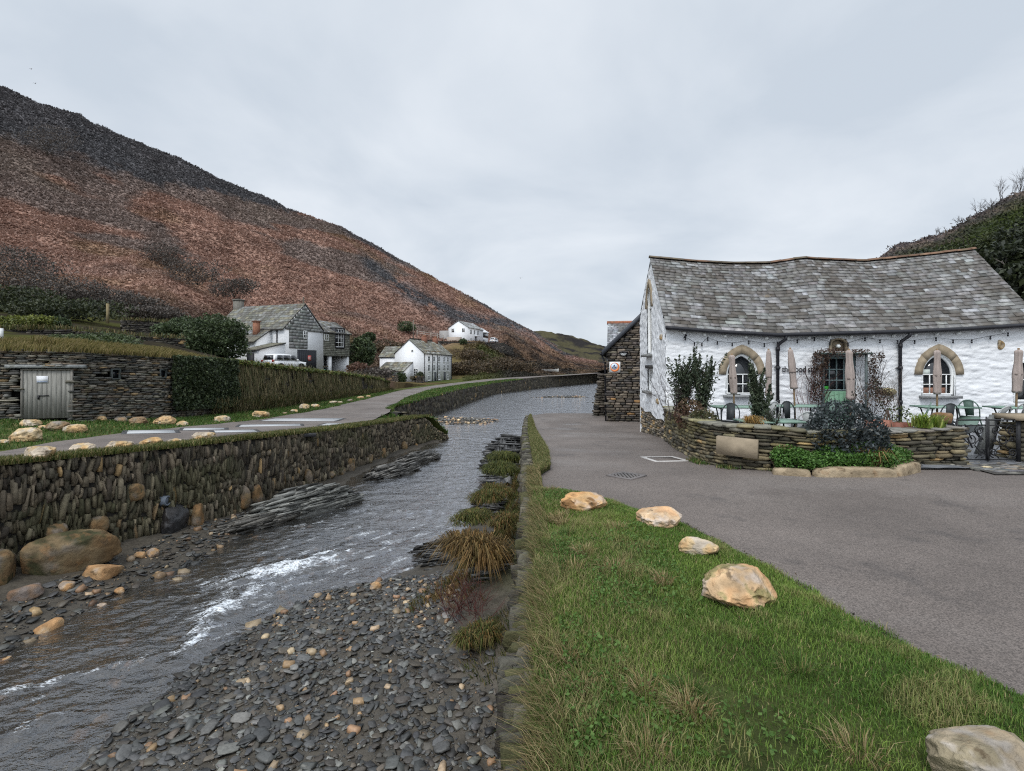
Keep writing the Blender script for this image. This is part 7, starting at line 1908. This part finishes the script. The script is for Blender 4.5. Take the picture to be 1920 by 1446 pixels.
mb = MB(); slate_roof(Fw, mb, 2.15, 7.7, 3.7, 1.15, 0, 2.85, 5, .7, RC); mb.build('lean_to_roof', M_ROOF, hb)
mb = MB(); FB.box(mb, -3.46, -3.38, 3.9, 4.7, -1.0, .9, (.03, .035, .04)); mb.build('side_door', M_COL, hb)
window(FB, hb, ('u', -.0), 1.6, .9, .9, 1.5, (1, 2)); window(FB, hb, ('u', 0), 2.3, 4.9, .45, .45, (0, 0), pane=(.02, .02, .02), sill=False)

# ---- white house up on its shelf
FC = Fr((-12.3, 150, 0), (.344, .939))
hc_ = thing('hillside_house', 'white two-storey house standing high on a shelf of the hill', 'house', tuple(FC(5, 3, 9)))
mb = MB(); gable_u(FC, mb, 0, 10.5, 0, 6.2, 7.6, 13.2, 15.0, (.80, .81, .82)); mb.build('wall', M_LIME, hc_)
mb = MB(); RW = ((.33, .34, .34), (.40, .41, .41), (.28, .29, .28)); slate_roof(FC, mb, -.1, 10.7, -.3, 13.05, 3.1, 15.1, 7, 1.0, RW); slate_roof(FC, mb, -.1, 10.7, 6.5, 13.05, 3.1, 15.1, 5, 1.2, RW); mb.build('roof', M_ROOF, hc_)
for u, z in ((1.8, 12.0), (4.2, 12.0), (6.7, 12.0), (1.8, 9.6), (7.6, 9.6)): window(FC, hc_, ('v', 0), u, z, 1.0, 1.3, (1, 1), fcol=(.7, .72, .73), pane=(.05, .06, .07), sill=False)
mb = MB(); FC.box(mb, 4.6, 5.7, -.06, .05, 8.7, 10.8, (.10, .11, .12)); mb.build('front_door', M_COL, hc_)
mb = MB(); FC.box(mb, 4.2, 6.1, -.9, .02, 10.9, 11.05, (.75, .76, .77)); mb.build('door_hood', M_COL, hc_)
for v, z in ((1.3, 9.7), (1.5, 12.4), (4.8, 12.4)): window(FC, hc_, ('u', 0), v, z, .9, 1.3 if z < 10 else 1.1, (1, 1), fcol=(.45, .46, .47), pane=(.02, .02, .025), sill=False)
mb = MB(); FC.box(mb, 10.5, 16.0, .6, 5.5, 7.6, 12.6, (.74, .75, .77)); slate_roof(FC, mb, 10.5, 16.2, .3, 12.6, 3.0, 14.2, 5, 1.0, RW); mb.build('annexe', M_LIME, hc_)
mb = MB(); FC.box(mb, 10.9, 15.7, .5, .6, 11.0, 12.4, (.06, .065, .075)); FC.box(mb, 12.0, 13.6, .5, .6, 8.5, 10.4, (.06, .065, .075)); mb.build('glazing', M_GLASS, hc_)
mb = MB(); FC.box(mb, -.2, 3.2, 6.2, 9.0, 7.6, 12.4, (.30, .29, .28)); mb.build('side_annexe', M_STONE_DRY, hc_)
mb = MB(); FC.box(mb, -2.2, -.2, 2.0, 5.6, 8.2, 10.4, (.38, .32, .27)); mb.build('side_shed', M_STONE_DRY, hc_)
# retaining wall of the shelf
pth = []
for px, yt, yb, Y in ((770, 634, 646, 139), (800, 637, 648, 141), (850, 641, 652, 143.5), (900, 642, 655, 144.5), (945, 643, 662, 146), (962, 652, 664, 149)):
    t_ = ray(px, yt, Y); b_ = ray(px, yb, Y); pth.append((t_[0], t_[1], t_[2], b_[2]))
mb = MB(); stone_wall(mb, pth, 1, 'h', (.3, 1.1), (.15, .35), .4, .06, [(.06, .055, .05), (.09, .08, .07), (.045, .042, .04)], None, .0, jit=.1, p=4, thick=.9)
mb.build('retaining_wall', M_STONE_DRY, label='dark retaining wall below the high white house on the hill', cat='garden wall')
for (px, yt, yb, Y, lb) in ((775, 600, 632, 140, 'telegraph pole on the hill path left of the high white house'),):
    t_ = ray(px, yt, Y); b_ = ray(px, yb, Y); mb = MB(); tube(mb, [b_ - A([0, 0, 1]), t_], .13, 6, (.16, .14, .115)); mb.build('utility_pole', M_WOOD, label=lb, cat='pole')
f_ = thing('post_fence', 'low pale post and rail fence along the path to the high white house', 'fence', tuple(ray(800, 632, 139)))
mbp = MB(); P_ = [ray(px, y, Y) for px, y, Y in ((782, 628, 138), (795, 630, 138.5), (808, 632, 139), (820, 634, 140), (832, 636, 141))]
for dz in (.5, 1.0): tube(mbp, [p + A([0, 0, dz]) for p in P_], .05, 4, (.40, .37, .33))
mbp.build('rail', M_WOOD, f_)
for p in P_: mb = MB(); tube(mb, [p - A([0, 0, .8]), p + A([0, 0, 1.2])], .08, 4, (.36, .33, .29)); mb.build('post', M_WOOD, f_)

# ---- car
M_CARP = gmat('car_paint', (.74, .75, .76), (3, .04), patch=(2.2, .55, .3, (.50, .46, .40), .35), bump=None, rough=.25, spec=.5)
M_RUBBER = gmat('rubber', (.014, .014, .015), (12, .3), bump=((40, .2, .005),), rough=.8)
def make_car():
    c = thing('parked_car', 'x', 'car', (0, 0, 0))
    # side profile stations along x (length), rear at -2.1
    def loft(st, name, mat, par, col=(.7, .7, .7)):
        mb = MB(); n = 14; V = []
        for (x, hw, z0, z1, tw) in st:
            # rounded section: bottom half width hw, top half width tw
            pts = []
            for k in range(n):
                a = k / n * 2 * math.pi; cx, sz = math.cos(a), math.sin(a)
                e = .45; px_ = abs(cx) ** e * (1 if cx >= 0 else -1); pz = abs(sz) ** e * (1 if sz >= 0 else -1)
                h_ = (pz + 1) / 2; pts.append((x, px_ * (hw + (tw - hw) * h_), z0 + (z1 - z0) * h_))
            V.append(pts)
        V = A(V); m_ = len(st); I = np.arange(m_ * n).reshape(m_, n); F = np.stack([I[:-1], np.roll(I[:-1], -1, 1), np.roll(I[1:], -1, 1), I[1:]], -1).reshape(-1, 4)
        mb.add(V.reshape(-1, 3), [F, I[:1, ::-1].copy(), I[-1:].copy()], col)
        return mb.build(name, mat, par, smooth=True, local=True)
    body = loft([(-2.12, .80, .42, .92, .78), (-2.08, .87, .32, 1.06, .85), (-1.5, .89, .28, 1.08, .87), (0, .90, .28, 1.06, .88), (.9, .89, .28, 1.04, .87), (1.25, .88, .28, 1.03, .84), (1.9, .86, .30, .95, .80), (2.08, .80, .36, .86, .74), (2.13, .70, .42, .72, .66)], 'body', M_CARP, c)
    loft([(-2.02, .82, 1.02, 1.08, .80), (-1.9, .82, 1.02, 1.60, .66), (-1.7, .83, 1.02, 1.68, .66), (-.6, .84, 1.02, 1.71, .67), (.25, .84, 1.02, 1.66, .66), (.55, .83, 1.02, 1.5, .68), (1.2, .80, 1.0, 1.06, .76)], 'cabin', M_CARP, c)
    mb = MB(); prism(mb, [(-2.045, -.62, 1.12), (-2.045, .62, 1.12), (-1.925, .56, 1.53), (-1.925, -.56, 1.53)], (-.012, 0, .004)); mb.build('rear_window', M_GLASS, c, local=True)
    mb = MB(); prism(mb, [(1.14, -.68, 1.10), (1.14, .68, 1.10), (.56, .60, 1.53), (.56, -.60, 1.53)], (.03, 0, .03)); mb.build('windscreen', M_GLASS, c, local=True)
    for s in (-1, 1):
        for (a0, a1, b0_, b1) in ((-1.75, -1.0, -1.62, -.98), (-.92, -.02, -.90, -.04), (.06, .98, .04, .50)):
            mb = MB(); prism(mb, [(a0, s * .845, 1.12), (a1, s * .845, 1.12), (b1, s * .735, 1.55), (b0_, s * .735, 1.55)], (0, s * .012, .002)); mb.build('side_window', M_GLASS, c, local=True)
        mb = MB(); box(mb, (-2.09, s * .68, .98), (.06, .24, .22), (.30, .02, .02)); mb.build('tail_light', M_COL, c, local=True)
        mb = MB(); box(mb, (2.07, s * .62, .82), (.08, .24, .16), (.6, .62, .65)); mb.build('headlight', M_COL, c, local=True)
        mb = MB(); box(mb, (.72, s * .97, 1.1), (.14, .18, .13), (.7, .7, .71)); mb.build('wing_mirror', M_CARP, c, local=True)
        for x in (-1.3, 1.3):
            w_ = thing('wheel', None, None); w_.parent = c; w_.location = (x, s * .80, .34)
            th = np.linspace(0, 2 * np.pi, 21); mb = MB()
            tube(mb, [(x, s * .69, .34), (x, s * .71, .34), (x, s * .89, .34), (x, s * .91, .34)], [.27, .335, .335, .27], 20, (.015, .015, .015)); mb.build('tyre', M_RUBBER, w_)
            mb = MB(); tube(mb, [(x, s * .85, .34), (x, s * .925, .34)], [.22, .2], 14, (.3, .3, .31)); mb.build('rim', M_IRON, w_)
            mb = MB(); a_ = np.linspace(-.1, np.pi + .1, 13); ring(mb, [(x + .46 * math.cos(t), s * .86, .34 + .46 * math.sin(t)) for t in a_], [(x + .36 * math.cos(t), s * .86, .34 + .36 * math.sin(t)) for t in a_], (0, s * .055, 0), (.03, .03, .032), closed=False); mb.build('wheel_arch', M_RUBBER, c, local=True)
    mb = MB(); box(mb, (-2.10, 0, .46), (.12, 1.5, .2), (.03, .03, .032)); mb.build('rear_bumper', M_RUBBER, c, local=True)
    mb = MB(); box(mb, (-2.115, 0, .80), (.02, .52, .12), (.45, .33, .10)); mb.build('number_plate', M_COL, c, local=True)
    return c
car = make_car(); car.location = (-22.3, 52.3, 1.42); car.rotation_euler = (0, 0, math.radians(68)); car['label'] = 'white muddy estate car parked above the hedge before the garage'
c2 = copy_tree(car); p = FC(13.0, -2.6, 0); c2.location = (p[0], p[1], 9.15); c2.rotation_euler = (0, 0, math.radians(75)); c2['label'] = 'small white car beside the high house on the hill'

# ---- planting on the left
def bush(px, py, w_, h, Y, lb, cols=DG, n=2600, leaf=.16, seed=0, name='bush', cat='bush', trunk=True, depth=None, lump=.4):
    """crown centred on the pixel; w_, h in metres"""
    c = ray(px, py, Y); b = thing(name, lb, cat, (c[0], c[1], c[2] - h / 2))
    mb = MB(); leafcloud(mb, c, (w_ / 2, (depth or w_) / 2, h / 2), n, leaf, cols, shell=.55, lump=lump, seed=seed)
    for k in range(5):
        rr_ = np.random.default_rng(seed * 7 + k); d = rr_.uniform(-.6, .6, 3) * A([w_, depth or w_, h * .8]) / 2
        leafcloud(mb, c + d, (w_ * .28, w_ * .28, h * .28), n // 6, leaf, cols, shell=.6, lump=.4, seed=seed + k)
    mb.build('foliage', M_LEAF, b)
    if trunk:
        mb = MB(); rr_ = random.Random(seed)
        for k in range(4): twigs(mb, c - A([0, 0, h * .55]), h * .5, .03 + .012 * h, (rr_.gauss(0, .5), rr_.gauss(0, .5), 1), 1, 3, .6, (.045, .038, .03), rr_)
        mb.build('trunk', M_TWIG, b)
    return b
EV_ = [(.026, .042, .018), (.085, .115, .05)]
bush(408, 632, 5.0, 4.2, 47, 'large dark evergreen tree left of the slate gabled house', EV_, 5200, .14, 3, 'evergreen_tree', 'tree')
bush(350, 616, 3.6, 2.2, 49, 'lower evergreen bush left of the large evergreen tree', EV_, 2200, .13, 4)
bush(320, 622, 2.6, 1.6, 47, 'smallest evergreen bush at the end of the terrace walls', EV_, 1200, .13, 5)
YG = [(.05, .065, .015), (.20, .22, .05)]
bush(28, 606, 3.2, .95, 36, 'yellow-green hedge clump at the left picture edge', YG, 1600, .10, 11, 'hedge_bush', 'hedge', depth=1.5)
bush(75, 605, 2.6, 1.0, 37, 'yellow-green hedge clump next to the dark laurel', YG, 1500, .10, 12, 'hedge_bush', 'hedge', depth=1.5)
bush(113, 608, 1.4, 1.1, 37.5, 'dark laurel bush ending the yellow-green hedge', EV_, 800, .10, 13)
bush(150, 640, 3.4, .7, 27, 'low spiky green plants behind the turf of the stone store', [(.04, .06, .02), (.10, .13, .05)], 900, .09, 14, 'low_bush')
bush(205, 637, 2.8, .8, 29, 'low pale green bush behind the turf right of the spiky plants', [(.04, .06, .025), (.12, .15, .07)], 900, .08, 15, 'low_bush')
SCB = [(.05, .043, .037), (.13, .108, .092)]
for k, (px, py, w_, h, Y, lb) in enumerate(((30, 505, 12, 6.5, 72, 'leafless grey thicket at the left edge of the bracken slope'), (95, 548, 11, 4.5, 68, 'dark thicket right of the edge thicket, above the garden terraces'), (180, 560, 10, 3.6, 70, 'long low dark thicket above the fence post'), (245, 575, 8, 3.0, 72, 'dark bramble thicket where the bracken begins'),
                                           (20, 560, 9, 2.4, 55, 'dark green ivy hump at the left edge under the thicket'), (130, 580, 10, 2.0, 52, 'dark ivy bank above the yellow-green hedge'), (290, 590, 7, 2.0, 66, 'dark bramble strip above the terrace walls'),
                                           (310, 478, 9, 5.0, 118, 'grey bare shrubs in the middle of the bracken slope'), (370, 510, 12, 5, 110, 'grey scrub patch on the lower bracken slope'), (440, 538, 9, 4, 108, 'grey scrub patch just above the slate house roof'), (90, 262, 16, 8, 150, 'grey bare trees high on the left of the bracken slope'))):
    g_ = k in (4, 5)
    bush(px, py, w_, h, Y, lb, [(.02, .028, .014), (.06, .07, .028)] if g_ else SCB, 2600 if k < 7 else 1500, .16 if k < 7 else .2, 50 + k, 'thicket', 'scrub', trunk=not g_, depth=w_ * .6, lump=.7)
bush(678, 658, 3.0, 3.8, 66, 'dark evergreen tree against the right end of the slate house', EV_, 2200, .17, 71, 'evergreen_tree', 'tree')
bush(692, 632, 2.2, 1.6, 95, 'round dark gorse on the green bank right of the slate house', EV_, 900, .18, 72)
bush(672, 693, 2.6, 1.6, 60, 'reddish brown brush beside the undercroft', [(.10, .05, .035), (.17, .10, .07)], 900, .15, 73)
bush(700, 700, 4.5, 1.3, 60, 'tangle of grey brambles past the end of the garden wall', SCB, 1300, .15, 74)
bush(752, 709, 1.7, 1.7, 84, 'dark round shrub before the lean-to of the white cottages', EV_, 900, .14, 75)
bush(788, 704, 1.4, 1.3, 92, 'clipped round shrub by the gable of the white cottages', [(.03, .045, .02), (.09, .10, .05)], 700, .12, 76)
bush(780, 709, 2.0, .9, 90, 'brown low shrub under the clipped round one', [(.05, .045, .03), (.12, .10, .06)], 600, .12, 77)
bush(722, 698, 3.0, 1.0, 82, 'dark hedge left of the lean-to of the white cottages', EV_, 800, .14, 78)
bush(762, 612, 5, 3, 150, 'dark gorse by the telegraph pole on the hill', EV_, 800, .25, 79)
bush(868, 641, 2.2, 1.6, 142, 'small dark shrub on the retaining wall below the high house', EV_, 500, .18, 80)
for k, (px, py, w_, h, Y) in enumerate(((720, 650, 9, 3, 118), (760, 655, 9, 3, 128), (880, 668, 10, 4, 132), (905, 690, 9, 4, 125), (870, 690, 8, 3.2, 118), (945, 685, 8, 4, 133), (975, 690, 9, 4, 141))):
    bush(px, py, w_, h, Y, ['brown scrub on the bank above the white cottages', 'brown scrub behind the roof of the white cottages', 'russet scrub under the retaining wall', 'russet scrub hanging over the lane verge', 'dark brown scrub right beside the white cottages', 'brown ivy cliff scrub above the lane', 'last brown scrub of the cliff above the harbour lane'][k], [(.045, .035, .022), (.13, .09, .05)], 1500, .22, 90 + k, 'scrub_bush', 'scrub', trunk=False, depth=w_ * .5, lump=.6)
# garden terrace walls and posts
for (pts_, lb) in (([(-60, 617, 638, 33), (20, 618, 637, 33.5), (70, 618, 634, 34), (128, 618, 634, 35)], 'upper brown garden terrace wall under the yellow-green hedge'), ([(125, 619, 628, 36), (200, 625, 634, 37), (270, 631, 640, 39), (345, 636, 645, 42)], 'mossy garden terrace wall right of the hedge'), ([(230, 600, 622, 50), (290, 603, 624, 52), (330, 606, 622, 55), (400, 604, 616, 64)], 'ivy-clad dry stone wall at the foot of the bracken slope')):
    pth = []
    for px, yt, yb, Y in pts_: t_ = ray(px, yt, Y); b_ = ray(px, yb, Y); pth.append((t_[0], t_[1], t_[2], b_[2] - .3))
    mb = MB(); stone_wall(mb, pth, 1, 'h', (.25, .7), (.09, .2), .35, .06, [(.055, .05, .045), (.085, .075, .06), (.12, .11, .09)], None, .02, jit=.1, p=4, thick=.7)
    Q = []; 
    for k in range(500):
        s_ = RS.random() * (len(pth) - 1.01); i = int(s_); t = s_ - i; a_, b_ = A(pth[i]), A(pth[i + 1]); q_ = a_ + (b_ - a_) * t; Q.append((q_[0] + RS.uniform(-.5, .25), q_[1] + RS.uniform(-.3, .3), q_[2] + RS.uniform(-.1, .15)))
    tw_ = thing('terrace_bank_wall', lb, 'garden wall', (pth[0][0], pth[0][1], pth[0][3])); mb.build('wall', M_STONE_DRY, tw_)
    mb = MB(); blades(mb, A(Q), RS.uniform(.15, .4, len(Q)), .05, RS.uniform(.3, 1, len(Q)), palette(len(Q), [(.10, .10, .035), (.17, .13, .06), (.05, .06, .02)])); mb.build('grass_top', M_GRASS, tw_)['kind'] = 'stuff'
t_, b_ = ray(202, 574, 44), ray(202, 602, 44); mb = MB(); box(mb, (t_ + b_) / 2, (.16, .16, t_[2] - b_[2] + .4), (.22, .18, .10)); mb.build('fence_post', M_WOOD, label='stout wooden post standing alone on the garden slope', cat='post')
t_, b_ = ray(1, 622, 24), ray(1, 634, 24); mb = MB(); box(mb, (t_ + b_) / 2, (.14, .14, t_[2] - b_[2] + .3), (.7, .7, .7)); mb.build('marker_post', M_WPAINT, label='short white post at the left edge on the turf roof', cat='post')
pth = [(*ray(716, 702, 80)[:2], ray(716, 702, 80)[2], -1.1), (*ray(745, 703, 81)[:2], ray(745, 703, 81)[2], -1.1)]
mb = MB(); stone_wall(mb, pth, 1, 'h', (.2, .6), (.08, .2), .3, .04, [(.10, .085, .07), (.14, .12, .10)], None, .02, jit=.08, p=4); mb.build('front_garden_wall', M_STONE_DRY, label='brown garden wall in front of the lean-to of the white cottages', cat='garden wall')
pth = [(*ray(782, 706, 88)[:2], .4, -1.1), (*ray(795, 706, 91)[:2], .35, -1.1)]
mb = MB(); stone_wall(mb, pth, 1, 'h', (.2, .6), (.08, .2), .3, .04, [(.09, .08, .07), (.13, .11, .10)], None, .02, jit=.08, p=4); mb.build('front_garden_wall', M_STONE_DRY, label='short brown wall at the corner of the white cottages by the lane', cat='garden wall')
# stones by the house
mb = MB(); boulder(mb, (-26.6, 50.5, 2.0), (.9, .6, .75), 8, (.34, .27, .17), 10, 2.6, .3); mb.build('rockery_stone', M_BOULD, smooth=True, label='pale tan rock by the evergreen tree above the hedge', cat='stone')
# concrete slabs in the lane
M_CONC = gmat('concrete', (.40, .41, .42), (2, .12), patch=(1.2, .58, .2, (.30, .30, .29), .5), bump=((40, .3, .004),), rough=.8)
for k, (px, py, w_, d_, yaw, lb) in enumerate(((284, 810, 1.25, 1.15, .6, 'nearest pale concrete slab, set by the rust patched boulder'), (383, 805, 1.25, .95, .5, 'narrow pale slab by the grass edge, second from the left'), (441, 808.5, 1.2, .95, .55, 'pale slab in mid lane, third from the left'), (508, 797.5, 2.2, 1.1, .4, 'wide pale slab behind the mid-lane slab'),
                                             (570, 788, 3.3, 1.6, .1, 'longest pale slab, farthest along the lane'), (642, 796.5, 1.5, 1.2, .15, 'pale slab nearest the end of the river wall'), (540, 813, 1.3, .6, .5, 'pale slab half under the grass of the river wall top'))):
    zf = lane_z
    c = ground_hit(px, py, zf); mb = MB(); R_ = rotz(yaw)
    def sl4(e): return [(lambda q: A([q[0], q[1], float(zf(q[0], q[1])) + .006]))(c + A([x * (w_ / 2 + e), y * (d_ * .65 + e), 0]) @ R_) for x, y in ((-1, -1), (1, -1), (1, 1), (-1, 1))]
    s_ = thing('concrete_slab', lb, 'slab', tuple(c), 'pale slabs set in the lane')
    prism(mb, [p + A([0, 0, .004]) for p in sl4(0)], (0, 0, -.1), (.4, .4, .4)); mb.build('slab', M_CONC, s_)
    mb = MB(); ring(mb, sl4(.14), sl4(0.0), (0, 0, -.1), (.05, .05, .052)); mb.build('border', M_COL, s_)
# pipe outlet in the river wall
p = wall_pt(311, 939); pp = thing('drain_pipe', 'blue-grey drain pipe end in the left river wall', 'pipe', tuple(p)); mb = MB(); th = np.linspace(0, 2 * np.pi, 15)[:-1]
ring(mb, [p + A([.05, .11 * math.cos(t), .11 * math.sin(t)]) for t in th], [p + A([.05, .085 * math.cos(t), .085 * math.sin(t)]) for t in th], (-.3, 0, 0), (.13, .15, .18)); mb.build('rim', M_COL, pp)
mb = MB(); prism(mb, [p + A([.03, .09 * math.cos(t), .09 * math.sin(t)]) for t in th], (-.02, 0, 0), (.10, .12, .15)); mb.build('flap', M_COL, pp)
mb = MB(); boulder(mb, wall_pt(330, 975) + A([-.02, 0, 0]), (.2, .38, .36), 66, (.022, .022, .024), 14, 2.6, .35); mb.build('rock', M_WET, smooth=True, label='wet black rock in the wall under the drain pipe', cat='rock')
# white boat on the far quay
bt = thing('boat', 'small white boat lying on the far quay under the cliff', 'boat', tuple(ray(1031, 697.5, 150))); c = ray(1031, 697.5, 150); mb = MB()
st = [(-2.4, .75, .75), (-1.2, .95, .7), (0, 1.0, .68), (1.3, .8, .75), (2.1, .35, .85), (2.5, .04, .95)]; V = []
for x, hw_2, zt_ in st: V += [(x, -hw_2, zt_), (x, -hw_2 * .55, .15), (x, 0, 0.0), (x, hw_2 * .55, .15), (x, hw_2, zt_)]
I = np.arange(30).reshape(6, 5); F = np.stack([I[:-1, :-1], I[:-1, 1:], I[1:, 1:], I[1:, :-1]], -1).reshape(-1, 4); mb.add(A(V) + c, [F, A([[0, 1, 2, 3, 4]])], (.75, .76, .77)); mb.build('hull', M_WPAINT, bt)
mb = MB(); box(mb, c + A([-.9, 0, .55]), (.3, 1.7, .06), (.4, .3, .2)); box(mb, c + A([.5, 0, .55]), (.3, 1.7, .06), (.4, .3, .2)); mb.build('thwart', M_WOOD, bt)
# gulls
for (px, py, Y, s, lb) in ((976, 522, 90, .7, 'gull gliding over the harbour mouth'), (66, 157, 80, .45, 'lower of two distant birds above the left hill'), (58, 130, 85, .45, 'upper of two distant birds above the left hill')):
    c = ray(px, py, Y); mb = MB(); V = [c + A(v) * s for v in ((-.9, .05, .12), (-.4, 0, .28), (0, .12, .1), (.4, 0, .28), (.9, .05, .12), (.4, -.14, .26), (0, -.15, .08), (-.4, -.14, .26))]
    mb.add(V, [[0, 1, 7], [1, 2, 6, 7], [2, 3, 5, 6], [3, 4, 5]], (.30, .31, .33)); T, F = cubegrid(4); mb.add(T / np.linalg.norm(T, axis=1)[:, None] * A([.08, .32, .07]) * s + c + A([0, 0, .06 * s]), F, (.35, .36, .38)); mb.build('gull', M_COL, label=lb, cat='bird')

# ---- right hill trees
def tree(px, py, Y, w_, h, lb, seed, cols=((.014, .022, .010), (.05, .066, .022)), n=3200, leaf=.26):
    c = ray(px, py, Y); b = thing('evergreen_tree', lb, 'tree', (c[0], c[1], c[2] - h)); mb = MB(); rr_ = np.random.default_rng(seed)
    for k in range(9):
        d = rr_.uniform(-.75, .75, 3) * A([w_, w_, h]) * .5; leafcloud(mb, c + d, (w_ * .28, w_ * .28, h * .22), n // 9, leaf, cols, shell=.6, lump=.5, seed=seed + k, up=.6)
    mb.build('crown', M_LEAF, b); mb = MB(); r2 = random.Random(seed); twigs(mb, c - A([0, 0, h * .95]), h * .9, .22, (r2.gauss(0, .15), 0, 1), 2, 4, .6, (.04, .034, .028), r2, 5); mb.build('trunk', M_TWIG, b)
for k, (px, py, Y, w_, h, lb) in enumerate(((1765, 487, 78, 7, 3, 'dark ivy tree just above the cottage ridge'), (1812, 474, 72, 7, 3.2, 'yellow-green topped tree right above the ridge end'), (1872, 462, 68, 7, 4, 'tall dark tree below the skyline at the right'), (1925, 452, 60, 7, 4, 'dark tree at the right edge under the bare trees'), (1850, 505, 50, 6, 4, 'dark tree beside the right end of the cottage roof'),
                                             (1905, 490, 46, 6, 4.5, 'second dark tree right of the roof end, at the picture edge'), (1900, 545, 40, 5, 4, 'dark brown-green bush behind the right verge of the roof'))):
    tree(px, py, Y, w_, h, lb, 300 + k, cols=((.016, .024, .012), (.075, .09, .028)) if k in (1, 2) else ((.014, .020, .012), (.045, .056, .024)))
for k, (px, Y) in enumerate(((1762, 118), (1800, 118), (1832, 117), (1858, 116), (1880, 115), (1898, 114), (1912, 113), (1930, 112))):
    i = int(np.argmin(np.abs(960 + RHP[:, -1, 0] / RHP[:, -1, 1] * 1000 - px))); b_ = RHP[i, -1]; mb = MB(); rr_ = random.Random(500 + k); H_ = [2, 2.2, 3.5, 2.6, 4.6, 3.2, 5.5, 5][k]
    for j in range(5): twigs(mb, b_ + A([rr_.gauss(0, .5), 0, -.3]), H_ * rr_.uniform(.5, .8), .06, (rr_.gauss(0, .3), rr_.gauss(0, .2), 1), 2, 4, .4, (.085, .075, .075), rr_)
    mb.build('bare_tree', M_TWIG, label=['faint bare sapling lowest on the right skyline', 'second bare sapling up the right skyline', 'pair of bare stems midway up the right skyline', 'bare bush just above the paired stems', 'tall bare tree left of the highest skyline clump', 'thin bare tree between the two tallest', 'tallest bare tree on the right skyline', 'bare tree cut by the right picture edge'][k], cat='tree', group='bare trees on the right skyline')
mb = MB(); rr_ = random.Random(77)
for k in range(5): twigs(mb, ray(1915, 520, 42), 2.6, .05, (-1, rr_.gauss(0, .3), rr_.gauss(.1, .25)), 1, 3, .4, (.20, .18, .16), rr_)
mb.build('bare_branches', M_TWIG, label='pale bare branches in front of the dark trees right of the roof', cat='tree')
